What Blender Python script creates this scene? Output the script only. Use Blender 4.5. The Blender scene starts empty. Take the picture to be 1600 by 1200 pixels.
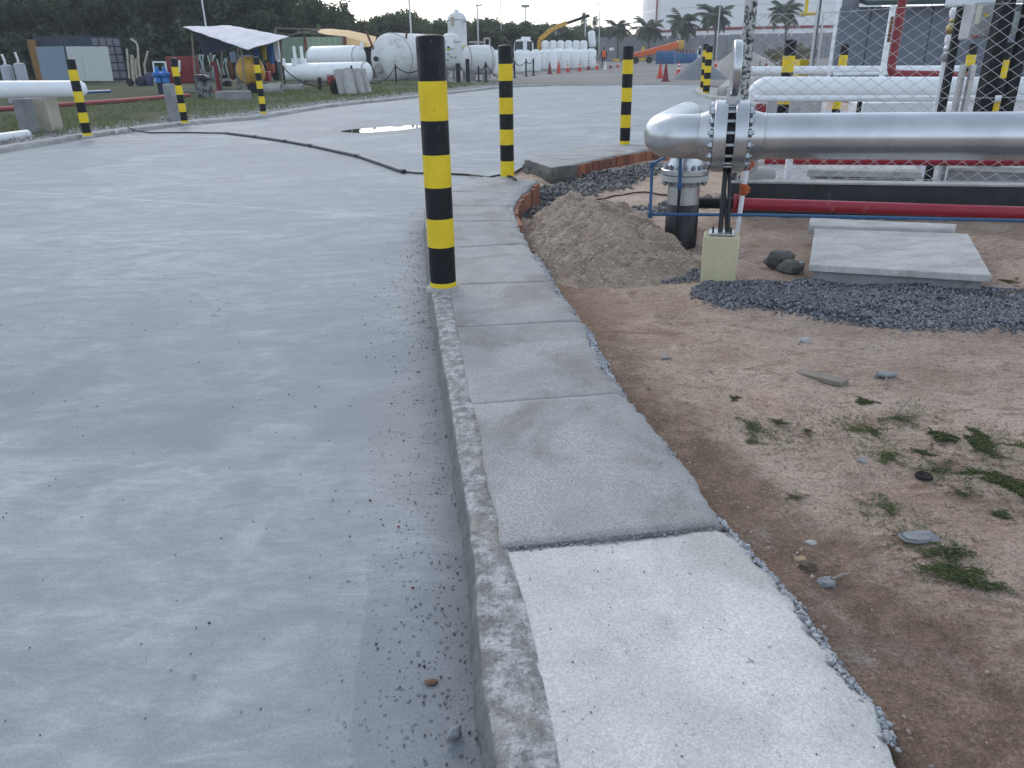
import bpy, bmesh, math, random
import numpy as np
from mathutils import Vector, Matrix
random.seed(7); rng = np.random.default_rng(11)
R = math.radians
sc = bpy.context.scene
COL = sc.collection

# ------------------------------------------------------------------ camera, sky, sun, exposure
F = 1187.0; HC = 1.5                       # focal length in photo pixels, eye height
PITCH = math.atan(512 / F); ROLL = R(1.05)
cam_d = np.array([0, math.cos(PITCH), -math.sin(PITCH)]); _r0 = np.array([1.0, 0, 0]); _u0 = np.cross(_r0, cam_d)
cam_r = math.cos(ROLL) * _r0 - math.sin(ROLL) * _u0
cam_u = math.sin(ROLL) * _r0 + math.cos(ROLL) * _u0
cd = bpy.data.cameras.new('camera'); cam = bpy.data.objects.new('camera', cd); COL.objects.link(cam)
cd.sensor_fit = 'HORIZONTAL'; cd.sensor_width = 36; cd.lens = F / 1600 * 36
cd.clip_start = 0.05; cd.clip_end = 4000
m3 = Matrix((cam_r, cam_u, -cam_d)).transposed()
cam.matrix_world = Matrix.Translation((0, 0, HC)) @ m3.to_4x4()
cd.dof.use_dof = True; cd.dof.focus_distance = 4.5; cd.dof.aperture_fstop = 11.0
sc.camera = cam

SUN_EL, SUN_AZ = R(32), R(-18)             # azimuth clockwise from +Y (ahead), soft low sun behind thin cloud
w = bpy.data.worlds.new('World'); sc.world = w; w.use_nodes = True
nt = w.node_tree; nt.nodes.clear()
sky = nt.nodes.new('ShaderNodeTexSky'); sky.sky_type = 'NISHITA'; sky.sun_disc = False
sky.sun_elevation = SUN_EL; sky.sun_rotation = SUN_AZ
sky.air_density = 1.0; sky.dust_density = 1.2; sky.ozone_density = 2.0
bg = nt.nodes.new('ShaderNodeBackground'); bg.inputs[1].default_value = 0.06
# thin even cloud over the clear sky: the whole dome is veiled, a little brighter and warmer round the hidden sun
tcw = nt.nodes.new('ShaderNodeTexCoord'); cn_ = nt.nodes.new('ShaderNodeTexNoise'); cn_.inputs['Scale'].default_value = 1.6; cn_.inputs['Detail'].default_value = 5
nt.links.new(tcw.outputs['Generated'], cn_.inputs['Vector'])
cr_ = nt.nodes.new('ShaderNodeValToRGB'); nt.links.new(cn_.outputs['Fac'], cr_.inputs[0])
cr_.color_ramp.elements[0].position = .3; cr_.color_ramp.elements[0].color = (.405, .465, .54, 1)
cr_.color_ramp.elements[1].position = .7; cr_.color_ramp.elements[1].color = (.555, .60, .65, 1)
bg2 = nt.nodes.new('ShaderNodeBackground'); nt.links.new(cr_.outputs[0], bg2.inputs[0]); sz_ = nt.nodes.new('ShaderNodeSeparateXYZ'); nt.links.new(tcw.outputs['Generated'], sz_.inputs[0])
mz_ = nt.nodes.new('ShaderNodeMapRange'); nt.links.new(sz_.outputs[2], mz_.inputs[0])
for i_, v_ in zip((1, 2, 3, 4), (0.0, 0.85, 1.18, 0.62)): mz_.inputs[i_].default_value = v_
nt.links.new(mz_.outputs[0], bg2.inputs[1])
wa = nt.nodes.new('ShaderNodeAddShader'); wo = nt.nodes.new('ShaderNodeOutputWorld')
nt.links.new(sky.outputs[0], bg.inputs[0]); nt.links.new(bg.outputs[0], wa.inputs[0]); nt.links.new(bg2.outputs[0], wa.inputs[1]); nt.links.new(wa.outputs[0], wo.inputs[0])
sd = bpy.data.lights.new('sun', 'SUN'); sd.energy = 0.5; sd.angle = R(25); sd.color = (1, .93, .84)
so = bpy.data.objects.new('sun', sd); COL.objects.link(so)
sv = Vector((math.sin(SUN_AZ) * math.cos(SUN_EL), math.cos(SUN_AZ) * math.cos(SUN_EL), math.sin(SUN_EL)))
so.rotation_euler = (-sv).to_track_quat('-Z', 'Y').to_euler(); so.location = (0, 0, 30)
sc.view_settings.view_transform = 'Standard'; sc.view_settings.look = 'None'
sc.view_settings.exposure = 0.86; sc.view_settings.gamma = 1.0; sc.view_settings.use_curve_mapping = False
sc.render.engine = 'CYCLES'; sc.cycles.use_denoising = True; sc.cycles.max_bounces = 6
sc.cycles.transparent_max_bounces = 8

# ------------------------------------------------------------------ surveying: photo pixel -> place
def ray(a, b): return (a - 800) / F * cam_r - (b - 600) / F * cam_u + cam_d
def G(a, b, z=0.0):
    k = ray(a, b); t = (z - HC) / k[2]; return np.array([0, 0, HC]) + t * k
def D(a, b, Y):
    k = ray(a, b); return np.array([0, 0, HC]) + k * Y / k[1]
def zc(p): return float((np.array(p) - np.array([0, 0, HC])) @ cam_d)
def L(px, p): return px * zc(p) / F * 0.97  # length of px pixels at place p

# ------------------------------------------------------------------ value noise (numpy)
def _hash(ix, iy, s):
    n = (ix.astype(np.int64) * 374761393 + iy.astype(np.int64) * 668265263 + s * 974711) & 0x7fffffff
    n = ((n ^ (n >> 13)) * 1274126177) & 0x7fffffff
    return ((n ^ (n >> 16)) & 0xffff) / 65535.0
def vnoise(x, y, s=0):
    x = np.asarray(x, float); y = np.asarray(y, float)
    ix = np.floor(x); iy = np.floor(y); fx = x - ix; fy = y - iy
    fx = fx * fx * (3 - 2 * fx); fy = fy * fy * (3 - 2 * fy)
    a = _hash(ix, iy, s); b = _hash(ix + 1, iy, s); c = _hash(ix, iy + 1, s); d = _hash(ix + 1, iy + 1, s)
    return (a + (b - a) * fx) * (1 - fy) + (c + (d - c) * fx) * fy
def fbm(x, y, f, o=4, s=0):
    t = 0; a = 1.0; n = 0
    for k in range(o):
        t = t + a * (vnoise(x * f + 13.7 * k, y * f - 7.1 * k, s + k) - .5); n += a; a *= .5; f *= 2.03
    return t / n * 2
def sstep(a, b, x):
    t = np.clip((np.asarray(x, float) - a) / (b - a), 0, 1); return t * t * (3 - 2 * t)

# ------------------------------------------------------------------ materials
class N:
    def __init__(s, name):
        s.m = bpy.data.materials.new(name); s.m.use_nodes = True; s.t = s.m.node_tree
        s.b = s.t.nodes['Principled BSDF']; s._c = None
    def n(s, typ, **k):
        x = s.t.nodes.new('ShaderNode' + typ)
        for a, v in k.items(): setattr(x, a, v)
        return x
    def l(s, a, b): s.t.links.new(a, b)
    def co(s):
        if s._c is None:
            tc = s.n('TexCoord'); oi = s.n('ObjectInfo'); mu = s.n('Math', operation='MULTIPLY'); mu.inputs[1].default_value = 41.0
            s.l(oi.outputs['Random'], mu.inputs[0])
            ad = s.n('VectorMath', operation='ADD'); s.l(tc.outputs['Object'], ad.inputs[0]); s.l(mu.outputs[0], ad.inputs[1]); s._c = ad.outputs[0]
        return s._c
    def pos(s): return s.n('NewGeometry').outputs['Position']
    def scaled(s, v, sc3):
        m = s.n('VectorMath', operation='MULTIPLY'); s.l(v, m.inputs[0]); m.inputs[1].default_value = sc3; return m.outputs[0]
    def noise(s, scale, detail=4, rough=.6, dist=0, v=None):
        x = s.n('TexNoise'); x.inputs['Scale'].default_value = scale; x.inputs['Detail'].default_value = detail
        x.inputs['Roughness'].default_value = rough; x.inputs['Distortion'].default_value = dist
        s.l(v if v is not None else s.co(), x.inputs['Vector']); return x.outputs['Fac']
    def ramp(s, f, a, b, va=0., vb=1.):
        x = s.n('MapRange'); x.interpolation_type = 'SMOOTHSTEP'; s.l(f, x.inputs[0])
        for i, v in zip((1, 2, 3, 4), (a, b, va, vb)): x.inputs[i].default_value = v
        return x.outputs[0]
    def mth(s, op, a, b=None):
        x = s.n('Math', operation=op)
        for i, v in enumerate((a, b)):
            if v is None: continue
            if isinstance(v, (int, float)): x.inputs[i].default_value = v
            else: s.l(v, x.inputs[i])
        return x.outputs[0]
    def mix(s, f, a, b, mode='MIX'):
        x = s.n('Mix', data_type='RGBA', blend_type=mode)
        for i, v in ((0, f), (6, a), (7, b)):
            if isinstance(v, (int, float)): x.inputs[i].default_value = v
            elif isinstance(v, tuple): x.inputs[i].default_value = (*v[:3], 1)
            else: s.l(v, x.inputs[i])
        return x.outputs[2]
    def bump(s, h, strength=.3, dist=.01, prev=None):
        x = s.n('Bump'); x.inputs['Strength'].default_value = strength; x.inputs['Distance'].default_value = dist
        s.l(h, x.inputs['Height'])
        if prev is not None: s.l(prev, x.inputs['Normal'])
        return x.outputs[0]
    def grain(s, c, p, a=.2, sc_=420):
        n = s.mth('MULTIPLY', s.ramp(s.noise(sc_, 4, .75, 0, p), .3, .7, 1 - a, 1 + a), s.ramp(s.noise(sc_ * .31, 4, .75, 0, p), .3, .7, 1 - a * .8, 1 + a * .8))
        x = s.n('VectorMath', operation='SCALE'); s.l(c, x.inputs[0]); s.l(n, x.inputs['Scale']); return x.outputs[0]
    def col(s, c):
        if isinstance(c, tuple): s.b.inputs['Base Color'].default_value = (*c[:3], 1)
        else: s.l(c, s.b.inputs['Base Color'])
    def nrm(s, b): s.l(b, s.b.inputs['Normal'])
    def set(s, **k):
        for a, v in k.items():
            i = s.b.inputs[a.replace('_', ' ')]
            if isinstance(v, (int, float)): i.default_value = v
            else: s.l(v, i)
        return s
def mul(c, k): return tuple(min(1, x * k) for x in c)

_mc = {}
def mat(name, col, rough=.6, metal=0., var=.15, scale=4., dirt=None, damt=.0, bump=0., bscale=60., spec=.4):
    """painted / plain material: tone variation at two sizes, soft dirt patches, fine relief"""
    if name in _mc: return _mc[name]
    s = N(name); c = s.mix(s.ramp(s.noise(scale, 5), .3, .7), mul(col, 1 - var), mul(col, 1 + var))
    c = s.mix(s.ramp(s.noise(scale * 9, 3), .35, .65), c, s.mix(.5, c, mul(col, 1 - var)))
    if dirt: c = s.mix(s.ramp(s.noise(scale * 1.7, 8, .7), .62 - damt * .3, .72, 0, .85), c, dirt)
    s.col(c); s.set(Roughness=s.ramp(s.noise(scale * 3, 3), .3, .7, max(rough - .08, 0), min(rough + .08, 1)), Metallic=metal)
    s.b.inputs['Specular IOR Level'].default_value = spec
    if bump: s.nrm(s.bump(s.noise(bscale, 4), bump, .01))
    _mc[name] = s.m; return s.m

# --- concrete of the road
def m_road():
    s = N('road_concrete'); p = s.pos(); sp = s.n('SeparateXYZ'); s.l(p, sp.inputs[0]); X, Y = sp.outputs[0], sp.outputs[1]
    base = s.mix(s.ramp(s.noise(.35, 5, .55, 0, p), .3, .7), (.335, .35, .36), (.45, .463, .468))
    tw = s.noise(1.0, 7, .62, 3.6, s.scaled(p, (.7, 1.3, 1)))         # sweeping trowel marks
    base = s.mix(s.ramp(tw, .35, .68), s.mix(.75, base, (.235, .255, .272)), base)
    tw2 = s.noise(2.3, 8, .7, 3.0, s.scaled(p, (.5, 1.9, 1)))
    base = s.mix(s.ramp(tw2, .54, .72, 0, .6), base, (.42, .435, .45))
    fine = s.noise(9, 8, .75, 1.2, s.scaled(p, (.6, 1.7, 1)))
    base = s.mix(s.ramp(fine, .40, .62, .38, 0), base, (.20, .215, .228)); base = s.mix(s.ramp(fine, .60, .74, 0, .3), base, (.47, .49, .50))
    big = s.noise(.8, 4, .5, 1.4, p); base = s.mix(s.ramp(big, .50, .60, 0, .28), base, (.225, .245, .262)); base = s.mix(s.ramp(big, .40, .33, 0, .3), base, (.47, .485, .49))
    blot = s.noise(24, 6, .8, 0, p); base = s.mix(s.ramp(blot, .58, .72, 0, .28), base, (.17, .18, .195))
    wob = s.mth('MULTIPLY', s.noise(1.6, 6, .65, 0, p), .9)
    yw = s.mth('ADD', Y, s.mth('SUBTRACT', wob, .45))
    band = s.mth('MULTIPLY', s.ramp(yw, 2.70, 2.92), s.ramp(yw, 3.5, 5.4, 1, 0))
    base = s.mix(s.mth('MULTIPLY', s.mth('MULTIPLY', band, s.ramp(s.noise(1.3, 5, .6, 1., p), .35, .6)), .72), base, (.21, .23, .25))
    # distance to the right kerb
    dk = s.mth('SUBTRACT', s.mth('MULTIPLY', s.mth('ADD', X, s.mth('MULTIPLY', s.mth('SUBTRACT', Y, 1.15), .121)), -1.), .06)
    dkw = s.mth('ADD', dk, s.mth('MULTIPLY', s.mth('SUBTRACT', s.noise(5, 6, .7, 0, p), .5), .35))
    strip = s.mth('MULTIPLY', s.ramp(s.mth('ADD', dk, s.mth('MULTIPLY', s.noise(3, 5, .6, 0, p), .10)), .355, .37, 1, 0), s.ramp(yw, 1.75, 2.1, 1, 0))
    base = s.mix(s.mth('MULTIPLY', strip, .6), base, (.20, .215, .235))
    patch = s.mth('MULTIPLY', s.mth('MULTIPLY', s.ramp(dkw, .02, .75, 1, 0), s.ramp(yw, 2.1, 2.6)), s.ramp(yw, 3.3, 3.9, 1, 0))
    base = s.mix(s.mth('MULTIPLY', patch, .55), base, (.30, .285, .285))
    near = s.ramp(Y, 6.9, 8.2, 1, 0)
    grime = s.mth('MULTIPLY', near, s.ramp(dkw, -.05, .22, 1, 0))
    base = s.mix(s.mth('MULTIPLY', grime, .68), base, (.135, .143, .15))
    vo = s.n('TexVoronoi'); vo.inputs['Scale'].default_value = 52; s.l(p, vo.inputs['Vector']); vs = s.n('SeparateColor'); s.l(vo.outputs['Color'], vs.inputs[0]); thr = s.mth('MULTIPLY', vs.outputs[0], .36)
    clods = s.mth('MULTIPLY', s.mth('MULTIPLY', s.ramp(s.mth('SUBTRACT', vo.outputs['Distance'], thr), -.06, .02, 1, 0), s.ramp(vs.outputs[1], .22, .27)), s.mth('MULTIPLY', near, s.ramp(dkw, .05, .5, 1, .06)))
    base = s.mix(s.mth('MULTIPLY', clods, .8), base, (.085, .092, .10))
    pit = s.mth('MULTIPLY', s.ramp(s.noise(120, 4, .7, 0, p), .54, .63), s.mth('MULTIPLY', near, s.ramp(dkw, .08, .62, 1, 0))); base = s.mix(s.mth('MULTIPLY', pit, .6), base, (.14, .148, .155))
    spk = s.ramp(s.noise(75, 2, .5, 0, p), .72, .78)
    base = s.mix(s.mth('MULTIPLY', spk, .5), base, (.13, .14, .155))
    scr = s.ramp(s.noise(3.2, 9, .72, 1.5, s.scaled(p, (.8, 2.4, 1))), .70, .76)
    base = s.mix(s.mth('MULTIPLY', scr, .45), base, (.56, .58, .6))
    # pale chalked construction line across the slab
    a = G(0, 297); b = G(650, 342); d = (b - a)[:2]; d = d / np.linalg.norm(d); n_ = (-d[1], d[0]); off = n_[0] * a[0] + n_[1] * a[1]
    ln = s.mth('ABSOLUTE', s.mth('SUBTRACT', s.mth('ADD', s.mth('MULTIPLY', X, float(n_[0])), s.mth('MULTIPLY', Y, float(n_[1]))), float(off)))
    lm = s.mth('MULTIPLY', s.ramp(ln, .012, .05, 1, 0), s.ramp(s.noise(2.5, 5, .6, 0, p), .35, .65))
    base = s.mix(s.mth('MULTIPLY', lm, .5), base, (.55, .57, .6))
    # fine cracks
    cr = s.n('TexVoronoi', feature='DISTANCE_TO_EDGE'); cr.inputs['Scale'].default_value = .42
    vd = s.n('VectorMath', operation='ADD'); s.l(p, vd.inputs[0]); nz = s.n('TexNoise'); nz.inputs['Scale'].default_value = 2.2; nz.inputs['Detail'].default_value = 7; s.l(p, nz.inputs[0])
    s.l(s.scaled(nz.outputs['Color'], (.9, .9, 0)), vd.inputs[1]); s.l(vd.outputs[0], cr.inputs['Vector'])
    cm = s.mth('MULTIPLY', s.ramp(cr.outputs['Distance'], .0, .0035, 1, 0), s.ramp(s.noise(.5, 3, .5, 0, p), .5, .58))
    base = s.mix(s.mth('MULTIPLY', cm, .6), base, (.14, .15, .165))
    # damp ring round the puddle
    c = G(592, 203); rr = s.n('VectorMath', operation='DISTANCE'); s.l(s.scaled(p, (1, 1.0, 0)), rr.inputs[0]); rr.inputs[1].default_value = (c[0], c[1], 0)
    wet = s.ramp(s.mth('ADD', rr.outputs['Value'], s.mth('MULTIPLY', s.noise(1.2, 5, .6, 0, p), 1.2)), 1.1, 2.3, 1, 0)
    base = s.mix(s.mth('MULTIPLY', wet, .4), base, (.19, .195, .2))
    s.col(s.grain(base, p, .14)); s.set(Roughness=s.ramp(tw, .3, .7, .68, .8)); s.b.inputs['Specular IOR Level'].default_value = .15
    b1 = s.bump(tw, .3, .012); b1 = s.bump(fine, .35, .006, b1); b2 = s.bump(s.noise(130, 4, .65, 0, p), .45, .004, b1)
    b3 = s.bump(clods, .6, .008, b2); s.nrm(b3); return s.m
def m_slab(name, c0, c1, grain, stain, edge_dark=.0):
    s = N(name); p = s.pos()
    c = s.mix(s.ramp(s.noise(2.2, 6, .6, .4, p), .3, .7), c0, c1)
    st = s.ramp(s.noise(1.7, 6, .6, .6, p), .48, .66)
    c = s.mix(s.mth('MULTIPLY', st, .7), c, stain)
    c = s.mix(s.ramp(s.noise(6, 8, .75, .8, p), .55, .72, 0, .4), c, mul(c1, 1.15)); c = s.mix(s.ramp(s.noise(11, 8, .78, 0, p), .58, .70, 0, .35), c, mul(stain, .8))
    g = s.noise(170, 3, .7, 0, p); c = s.mix(s.ramp(g, .35, .6, grain, 0), c, mul(c0, .5))
    sp = s.ramp(s.noise(46, 2, .5, 0, p), .71, .76); c = s.mix(s.mth('MULTIPLY', sp, .65), c, (.13, .135, .14))
    br = s.ramp(s.noise(3.4, 9, .75, 0, p), .66, .73); c = s.mix(s.mth('MULTIPLY', br, .65), c, (.25, .205, .165))
    s.col(s.grain(c, p, .20)); s.set(Roughness=.8); s.b.inputs['Specular IOR Level'].default_value = .3
    b = s.bump(s.noise(190, 4, .7, 0, p), .45, .004); b = s.bump(s.noise(28, 5, .6, 0, p), .25, .006, b); s.nrm(b); return s.m
def m_kerb():
    s = N('kerb_concrete'); p = s.pos()
    c = s.mix(s.ramp(s.noise(16, 8, .72, 0, p), .38, .66), (.16, .155, .148), (.43, .43, .425))
    c = s.mix(s.ramp(s.noise(5, 6, .65, 0, p), .5, .7, 0, .6), c, (.23, .21, .18))
    c = s.mix(s.ramp(s.noise(60, 5, .75, 0, p), .54, .64, 0, .8), c, (.10, .10, .10))
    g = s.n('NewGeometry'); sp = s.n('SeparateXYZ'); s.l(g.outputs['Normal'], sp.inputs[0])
    side = s.ramp(sp.outputs[2], .45, .85, 1, 0)                       # steep faces: blended towards a darker olive grey
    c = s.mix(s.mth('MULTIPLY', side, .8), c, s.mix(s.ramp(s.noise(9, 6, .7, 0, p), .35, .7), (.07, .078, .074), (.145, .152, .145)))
    s.col(s.grain(c, p, .26)); s.set(Roughness=.85)
    b = s.bump(s.noise(55, 6, .7, 0, p), .7, .008); s.nrm(b); return s.m
def m_ground():
    s = N('sandy_soil'); p = s.pos()
    at = s.n('Attribute', attribute_name='soil'); sp = s.n('SeparateColor'); s.l(at.outputs['Color'], sp.inputs[0])
    gr, damp, red = sp.outputs[0], sp.outputs[1], sp.outputs[2]
    c = s.mix(s.ramp(s.noise(1.6, 8, .65, .3, p), .3, .7), (.41, .298, .23), (.60, .47, .38))
    c = s.mix(s.ramp(s.noise(7, 7, .72, .5, p), .48, .7, 0, .65), c, (.61, .49, .40))
    c = s.mix(s.ramp(s.noise(4.2, 8, .72, .8, s.scaled(p, (.7, 1.5, 1))), .52, .66, 0, .7), c, (.26, .165, .115))
    c = s.mix(s.mth('MULTIPLY', s.ramp(s.mth('ADD', damp, s.mth('MULTIPLY', s.mth('SUBTRACT', s.noise(6, 7, .72, 0, p), .5), 1.1)), .25, .8), .85), c,
              s.mix(s.ramp(s.noise(9, 6, .72, 0, p), .4, .65), (.15, .098, .068), (.285, .19, .135)))
    c = s.mix(s.mth('MULTIPLY', s.ramp(s.mth('ADD', red, s.mth('MULTIPLY', s.mth('SUBTRACT', s.noise(5, 7, .72, 0, p), .5), 1.3)),   .35, .95), .5), c, (.32, .20, .14))
    c = s.mix(s.ramp(s.noise(2.6, 8, .72, .6, p), .54, .70, 0, .55), c, (.40, .235, .165)); c = s.mix(s.ramp(s.noise(1.9, 6, .6, .3, s.scaled(p, (1, 1, 2))), .58, .72, 0, .5), c, (.50, .47, .44))
    grit = s.noise(26, 8, .8, .6, s.scaled(p, (.75, 1.5, 1))); c = s.mix(s.ramp(grit, .50, .64, 0, .7), c, (.18, .125, .09))
    g2 = s.noise(70, 5, .8, 0, p); c = s.mix(s.ramp(g2, .52, .66, 0, .6), c, (.15, .12, .10))
    c = s.mix(s.ramp(s.noise(110, 4, .75, 0, p), .57, .68, 0, .5), c, (.52, .48, .43))
    c = s.mix(s.ramp(s.mth('ADD', gr, s.mth('MULTIPLY', s.mth('SUBTRACT', s.noise(18, 5, .7, 0, p), .5), .8)), .6, .8), c, (.08, .083, .092))
    s.col(s.grain(c, p, .34, 300)); s.set(Roughness=.95); s.b.inputs['Specular IOR Level'].default_value = .12
    b = s.bump(s.noise(11, 8, .75, .4, p), .9, .035); b = s.bump(grit, .8, .012, b); b = s.bump(s.noise(85, 5, .8, 0, p), .9, .008, b); s.nrm(b); return s.m
def m_lawn():
    s = N('rough_grass'); p = s.pos(); sp = s.n('SeparateXYZ'); s.l(p, sp.inputs[0]); X, Y = sp.outputs[0], sp.outputs[1]
    dk = s.mth('SUBTRACT', s.mth('MULTIPLY', s.mth('SUBTRACT', Y, 14.7), .316), s.mth('ADD', X, 9.43))   # metres behind the left kerb
    c = s.mix(s.ramp(s.noise(.8, 6, .65, 0, p), .3, .7), (.04, .055, .03), (.09, .10, .055))
    c = s.mix(s.ramp(s.noise(5, 5, .7, 0, p), .45, .7, 0, .6), c, (.13, .12, .075))
    gv = s.mix(s.ramp(s.noise(14, 5, .75, 0, p), .4, .62), (.11, .11, .11), (.36, .36, .35))
    f = s.ramp(s.mth('ADD', dk, s.mth('MULTIPLY', s.mth('SUBTRACT', s.noise(.7, 6, .65, 0, p), .5), 4.5)), 1.2, 4.2, 1, 0)
    c = s.mix(f, c, gv); s.col(c); s.set(Roughness=.95); s.b.inputs['Specular IOR Level'].default_value = .1
    s.nrm(s.bump(s.noise(12, 6, .75, 0, p), .9, .05)); return s.m
def m_yard(name, a, b2, c3):
    s = N(name); p = s.pos()
    c = s.mix(s.ramp(s.noise(.12, 7, .6, .5, s.scaled(p, (.5, 1, 1))), .3, .7), a, b2)
    c = s.mix(s.ramp(s.noise(.5, 8, .7, .3, s.scaled(p, (.35, 1, 1))), .5, .7, 0, .65), c, c3)
    c = s.mix(s.ramp(s.noise(6, 5, .8, 0, p), .45, .65, 0, .5), c, mul(a, .6))
    s.col(c); s.set(Roughness=.95); s.nrm(s.bump(s.noise(3, 7, .75, 0, p), .6, .06)); return s.m
def m_islands(name, cs, rough=.9, trans=None):
    s = N(name); g = s.n('NewGeometry'); r = s.n('ValToRGB'); s.l(g.outputs['Random Per Island'], r.inputs[0])
    e = r.color_ramp.elements
    while len(e) < len(cs): e.new(.5)
    for i, c in enumerate(cs): e[i].position = i / (len(cs) - 1); e[i].color = (*c, 1)
    oi = s.n('ObjectInfo'); tone = s.mth('ADD', .72, s.mth('MULTIPLY', oi.outputs['Random'], .6)); hs = s.n('HueSaturation'); s.l(r.outputs[0], hs.inputs['Color']); s.l(tone, hs.inputs['Value'])
    s.col(hs.outputs[0] if trans else r.outputs[0]); s.set(Roughness=rough); s.b.inputs['Specular IOR Level'].default_value = .3 if trans is None else .2
    if trans:
        tr = s.n('BsdfTranslucent'); s.l(s.mix(.5, r.outputs[0], (.12, .16, .04)), tr.inputs[0]); mx = s.n('MixShader'); mx.inputs[0].default_value = trans
        s.l(s.b.outputs[0], mx.inputs[1]); s.l(tr.outputs[0], mx.inputs[2]); s.l(mx.outputs[0], s.t.nodes['Material Output'].inputs[0])
    return s.m
def m_silver():
    s = N('silver_pipe_paint')
    c = s.mix(s.ramp(s.noise(3, 5), .3, .7), (.40, .41, .43), (.50, .51, .53))
    n = s.noise(6, 5, .7, .3, s.scaled(s.co(), (6.5, 2, .6)))
    c = s.mix(s.ramp(n, .715, .735, 0, .85), c, (.05, .055, .07))
    s.col(c); s.set(Metallic=.85, Roughness=s.ramp(s.noise(4, 2, .4), .3, .7, .26, .31))
    return s.m
def m_bollard(name, c, c2):
    s = N(name); k = s.mix(s.ramp(s.noise(9, 6, .7), .35, .7), c, c2)
    k = s.mix(s.ramp(s.noise(34, 8, .78, 0, s.scaled(s.co(), (1, 1, .45))), .60, .66, 0, .55), k, mul(c2, .5) if c[0] > .2 else (.12, .12, .125))
    s.col(k); s.set(Roughness=s.ramp(s.noise(14, 4), .3, .7, .42, .6)); s.b.inputs['Specular IOR Level'].default_value = .22
    s.nrm(s.bump(s.noise(20, 4), .06, .01)); return s.m
def m_mottle(name, a, b, sc_=22):
    s = N(name); s.col(s.mix(s.ramp(s.noise(sc_, 6, .7), .42, .56), a, b)); s.set(Roughness=.9); s.nrm(s.bump(s.noise(sc_ * 2, 5), .5, .01)); return s.m
def m_slabtop():
    s = N('chamber_concrete'); p = s.pos()
    c = s.mix(s.ramp(s.noise(2.5, 6, .65, .8, s.scaled(p, (1, 2, 1))), .3, .7), (.30, .30, .29), (.46, .455, .44))
    c = s.mix(s.ramp(s.noise(3.1, 8, .7, 1.5, s.scaled(p, (.6, 2.6, 1))), .6, .72, 0, .6), c, (.2, .2, .2))
    c = s.mix(s.ramp(s.noise(9, 7, .75, 0, p), .62, .72, 0, .5), c, (.24, .21, .165))
    s.col(s.grain(c, p, .16, 200)); s.set(Roughness=.85); s.nrm(s.bump(s.noise(60, 5, .7, 0, p), .35, .006)); return s.m

M_ROAD = m_road()
M_SLAB = m_slab('fresh_sidewalk_concrete', (.285, .283, .278), (.40, .395, .385), .6, (.19, .172, .155))
M_OLD = m_slab('old_sidewalk_concrete', (.46, .452, .435), (.60, .59, .568), .3, (.36, .345, .32))
M_KERB = m_kerb(); M_GROUND = m_ground(); M_LAWN = m_lawn()
M_YARD = m_yard('gravel_yard', (.15, .14, .13), (.235, .225, .21), (.13, .12, .11))
M_PAD = m_yard('concrete_pad', (.33, .33, .325), (.42, .42, .41), (.27, .27, .265))
M_SILVER = m_silver()
M_BLACK = m_bollard('black_bollard_paint', (.007, .0078, .0098), (.012, .013, .016))
M_YELLOW = m_bollard('yellow_bollard_paint', (.70, .51, .025), (.62, .44, .022))
M_STONE = m_islands('crushed_granite', [(.05, .053, .062), (.13, .135, .15), (.22, .225, .24), (.085, .09, .10), (.31, .315, .33)])
M_RUBBLE = m_islands('rubble_stone', [(.07, .068, .066), (.16, .155, .15), (.27, .265, .255), (.11, .095, .082)])
M_CLOD = m_islands('dirt_clod', [(.05, .05, .054), (.085, .087, .092), (.13, .13, .135), (.09, .075, .065)])
M_WHITE = mat('white_tank_paint', (.78, .79, .80), .5, 0, .06, 2., (.50, .48, .45), .1, .05)
M_WHITE2 = mat('white_pipe_paint', (.69, .71, .735), .4, 0, .04, 3.)
M_TANKOLD = mat('weathered_tank_paint', (.62, .625, .62), .6, 0, .10, .9, (.36, .32, .27), .25, .05)
M_RED = mat('red_pipe_paint', (.27, .018, .034), .38, 0, .12, 5., (.42, .18, .17), .02)
M_REDD = mat('dark_red_paint', (.20, .022, .028), .5, 0, .15, 5.)
M_BLUE = mat('blue_pipe_paint', (.022, .085, .20), .4, 0, .12, 6.)
M_ORANGE = mat('orange_paint', (.62, .11, .02), .5, 0, .15, 5., (.3, .1, .05), .05)
M_CONE = mat('red_cone_plastic', (.50, .06, .045), .55, 0, .2, 3., (.2, .06, .05), .1)
M_OCHRE = mat('ochre_paint', (.52, .30, .05), .55, 0, .2, 3.)
M_DARK = mat('dark_steel', (.02, .021, .024), .5, .3, .2, 8.)
M_STEEL = mat('galvanized_steel', (.48, .49, .5), .38, .85, .12, 12.)
M_NUT = mat('zinc_plated_steel', (.34, .355, .38), .3, .9, .2, 20.)
M_WIRE = mat('galvanized_wire', (.46, .465, .47), .55, .3, .15, 3.)
M_CONC = mat('plain_concrete', (.36, .355, .34), .85, 0, .18, 3., (.2, .19, .17), .15, .4, 40)
M_CONCD = mat('grey_concrete', (.24, .245, .25), .85, 0, .2, 3., (.12, .12, .12), .15, .4, 40)
M_BLOCK = mat('yellowed_block_paint', (.45, .41, .27), .75, 0, .1, 4., (.30, .20, .11), .08, .15, 30)
M_WALLD = mat('black_waterproofed_wall', (.028, .031, .035), .7, 0, .3, 3., (.11, .11, .105), .1, .3, 30)
M_CHAMB = m_slabtop()
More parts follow.
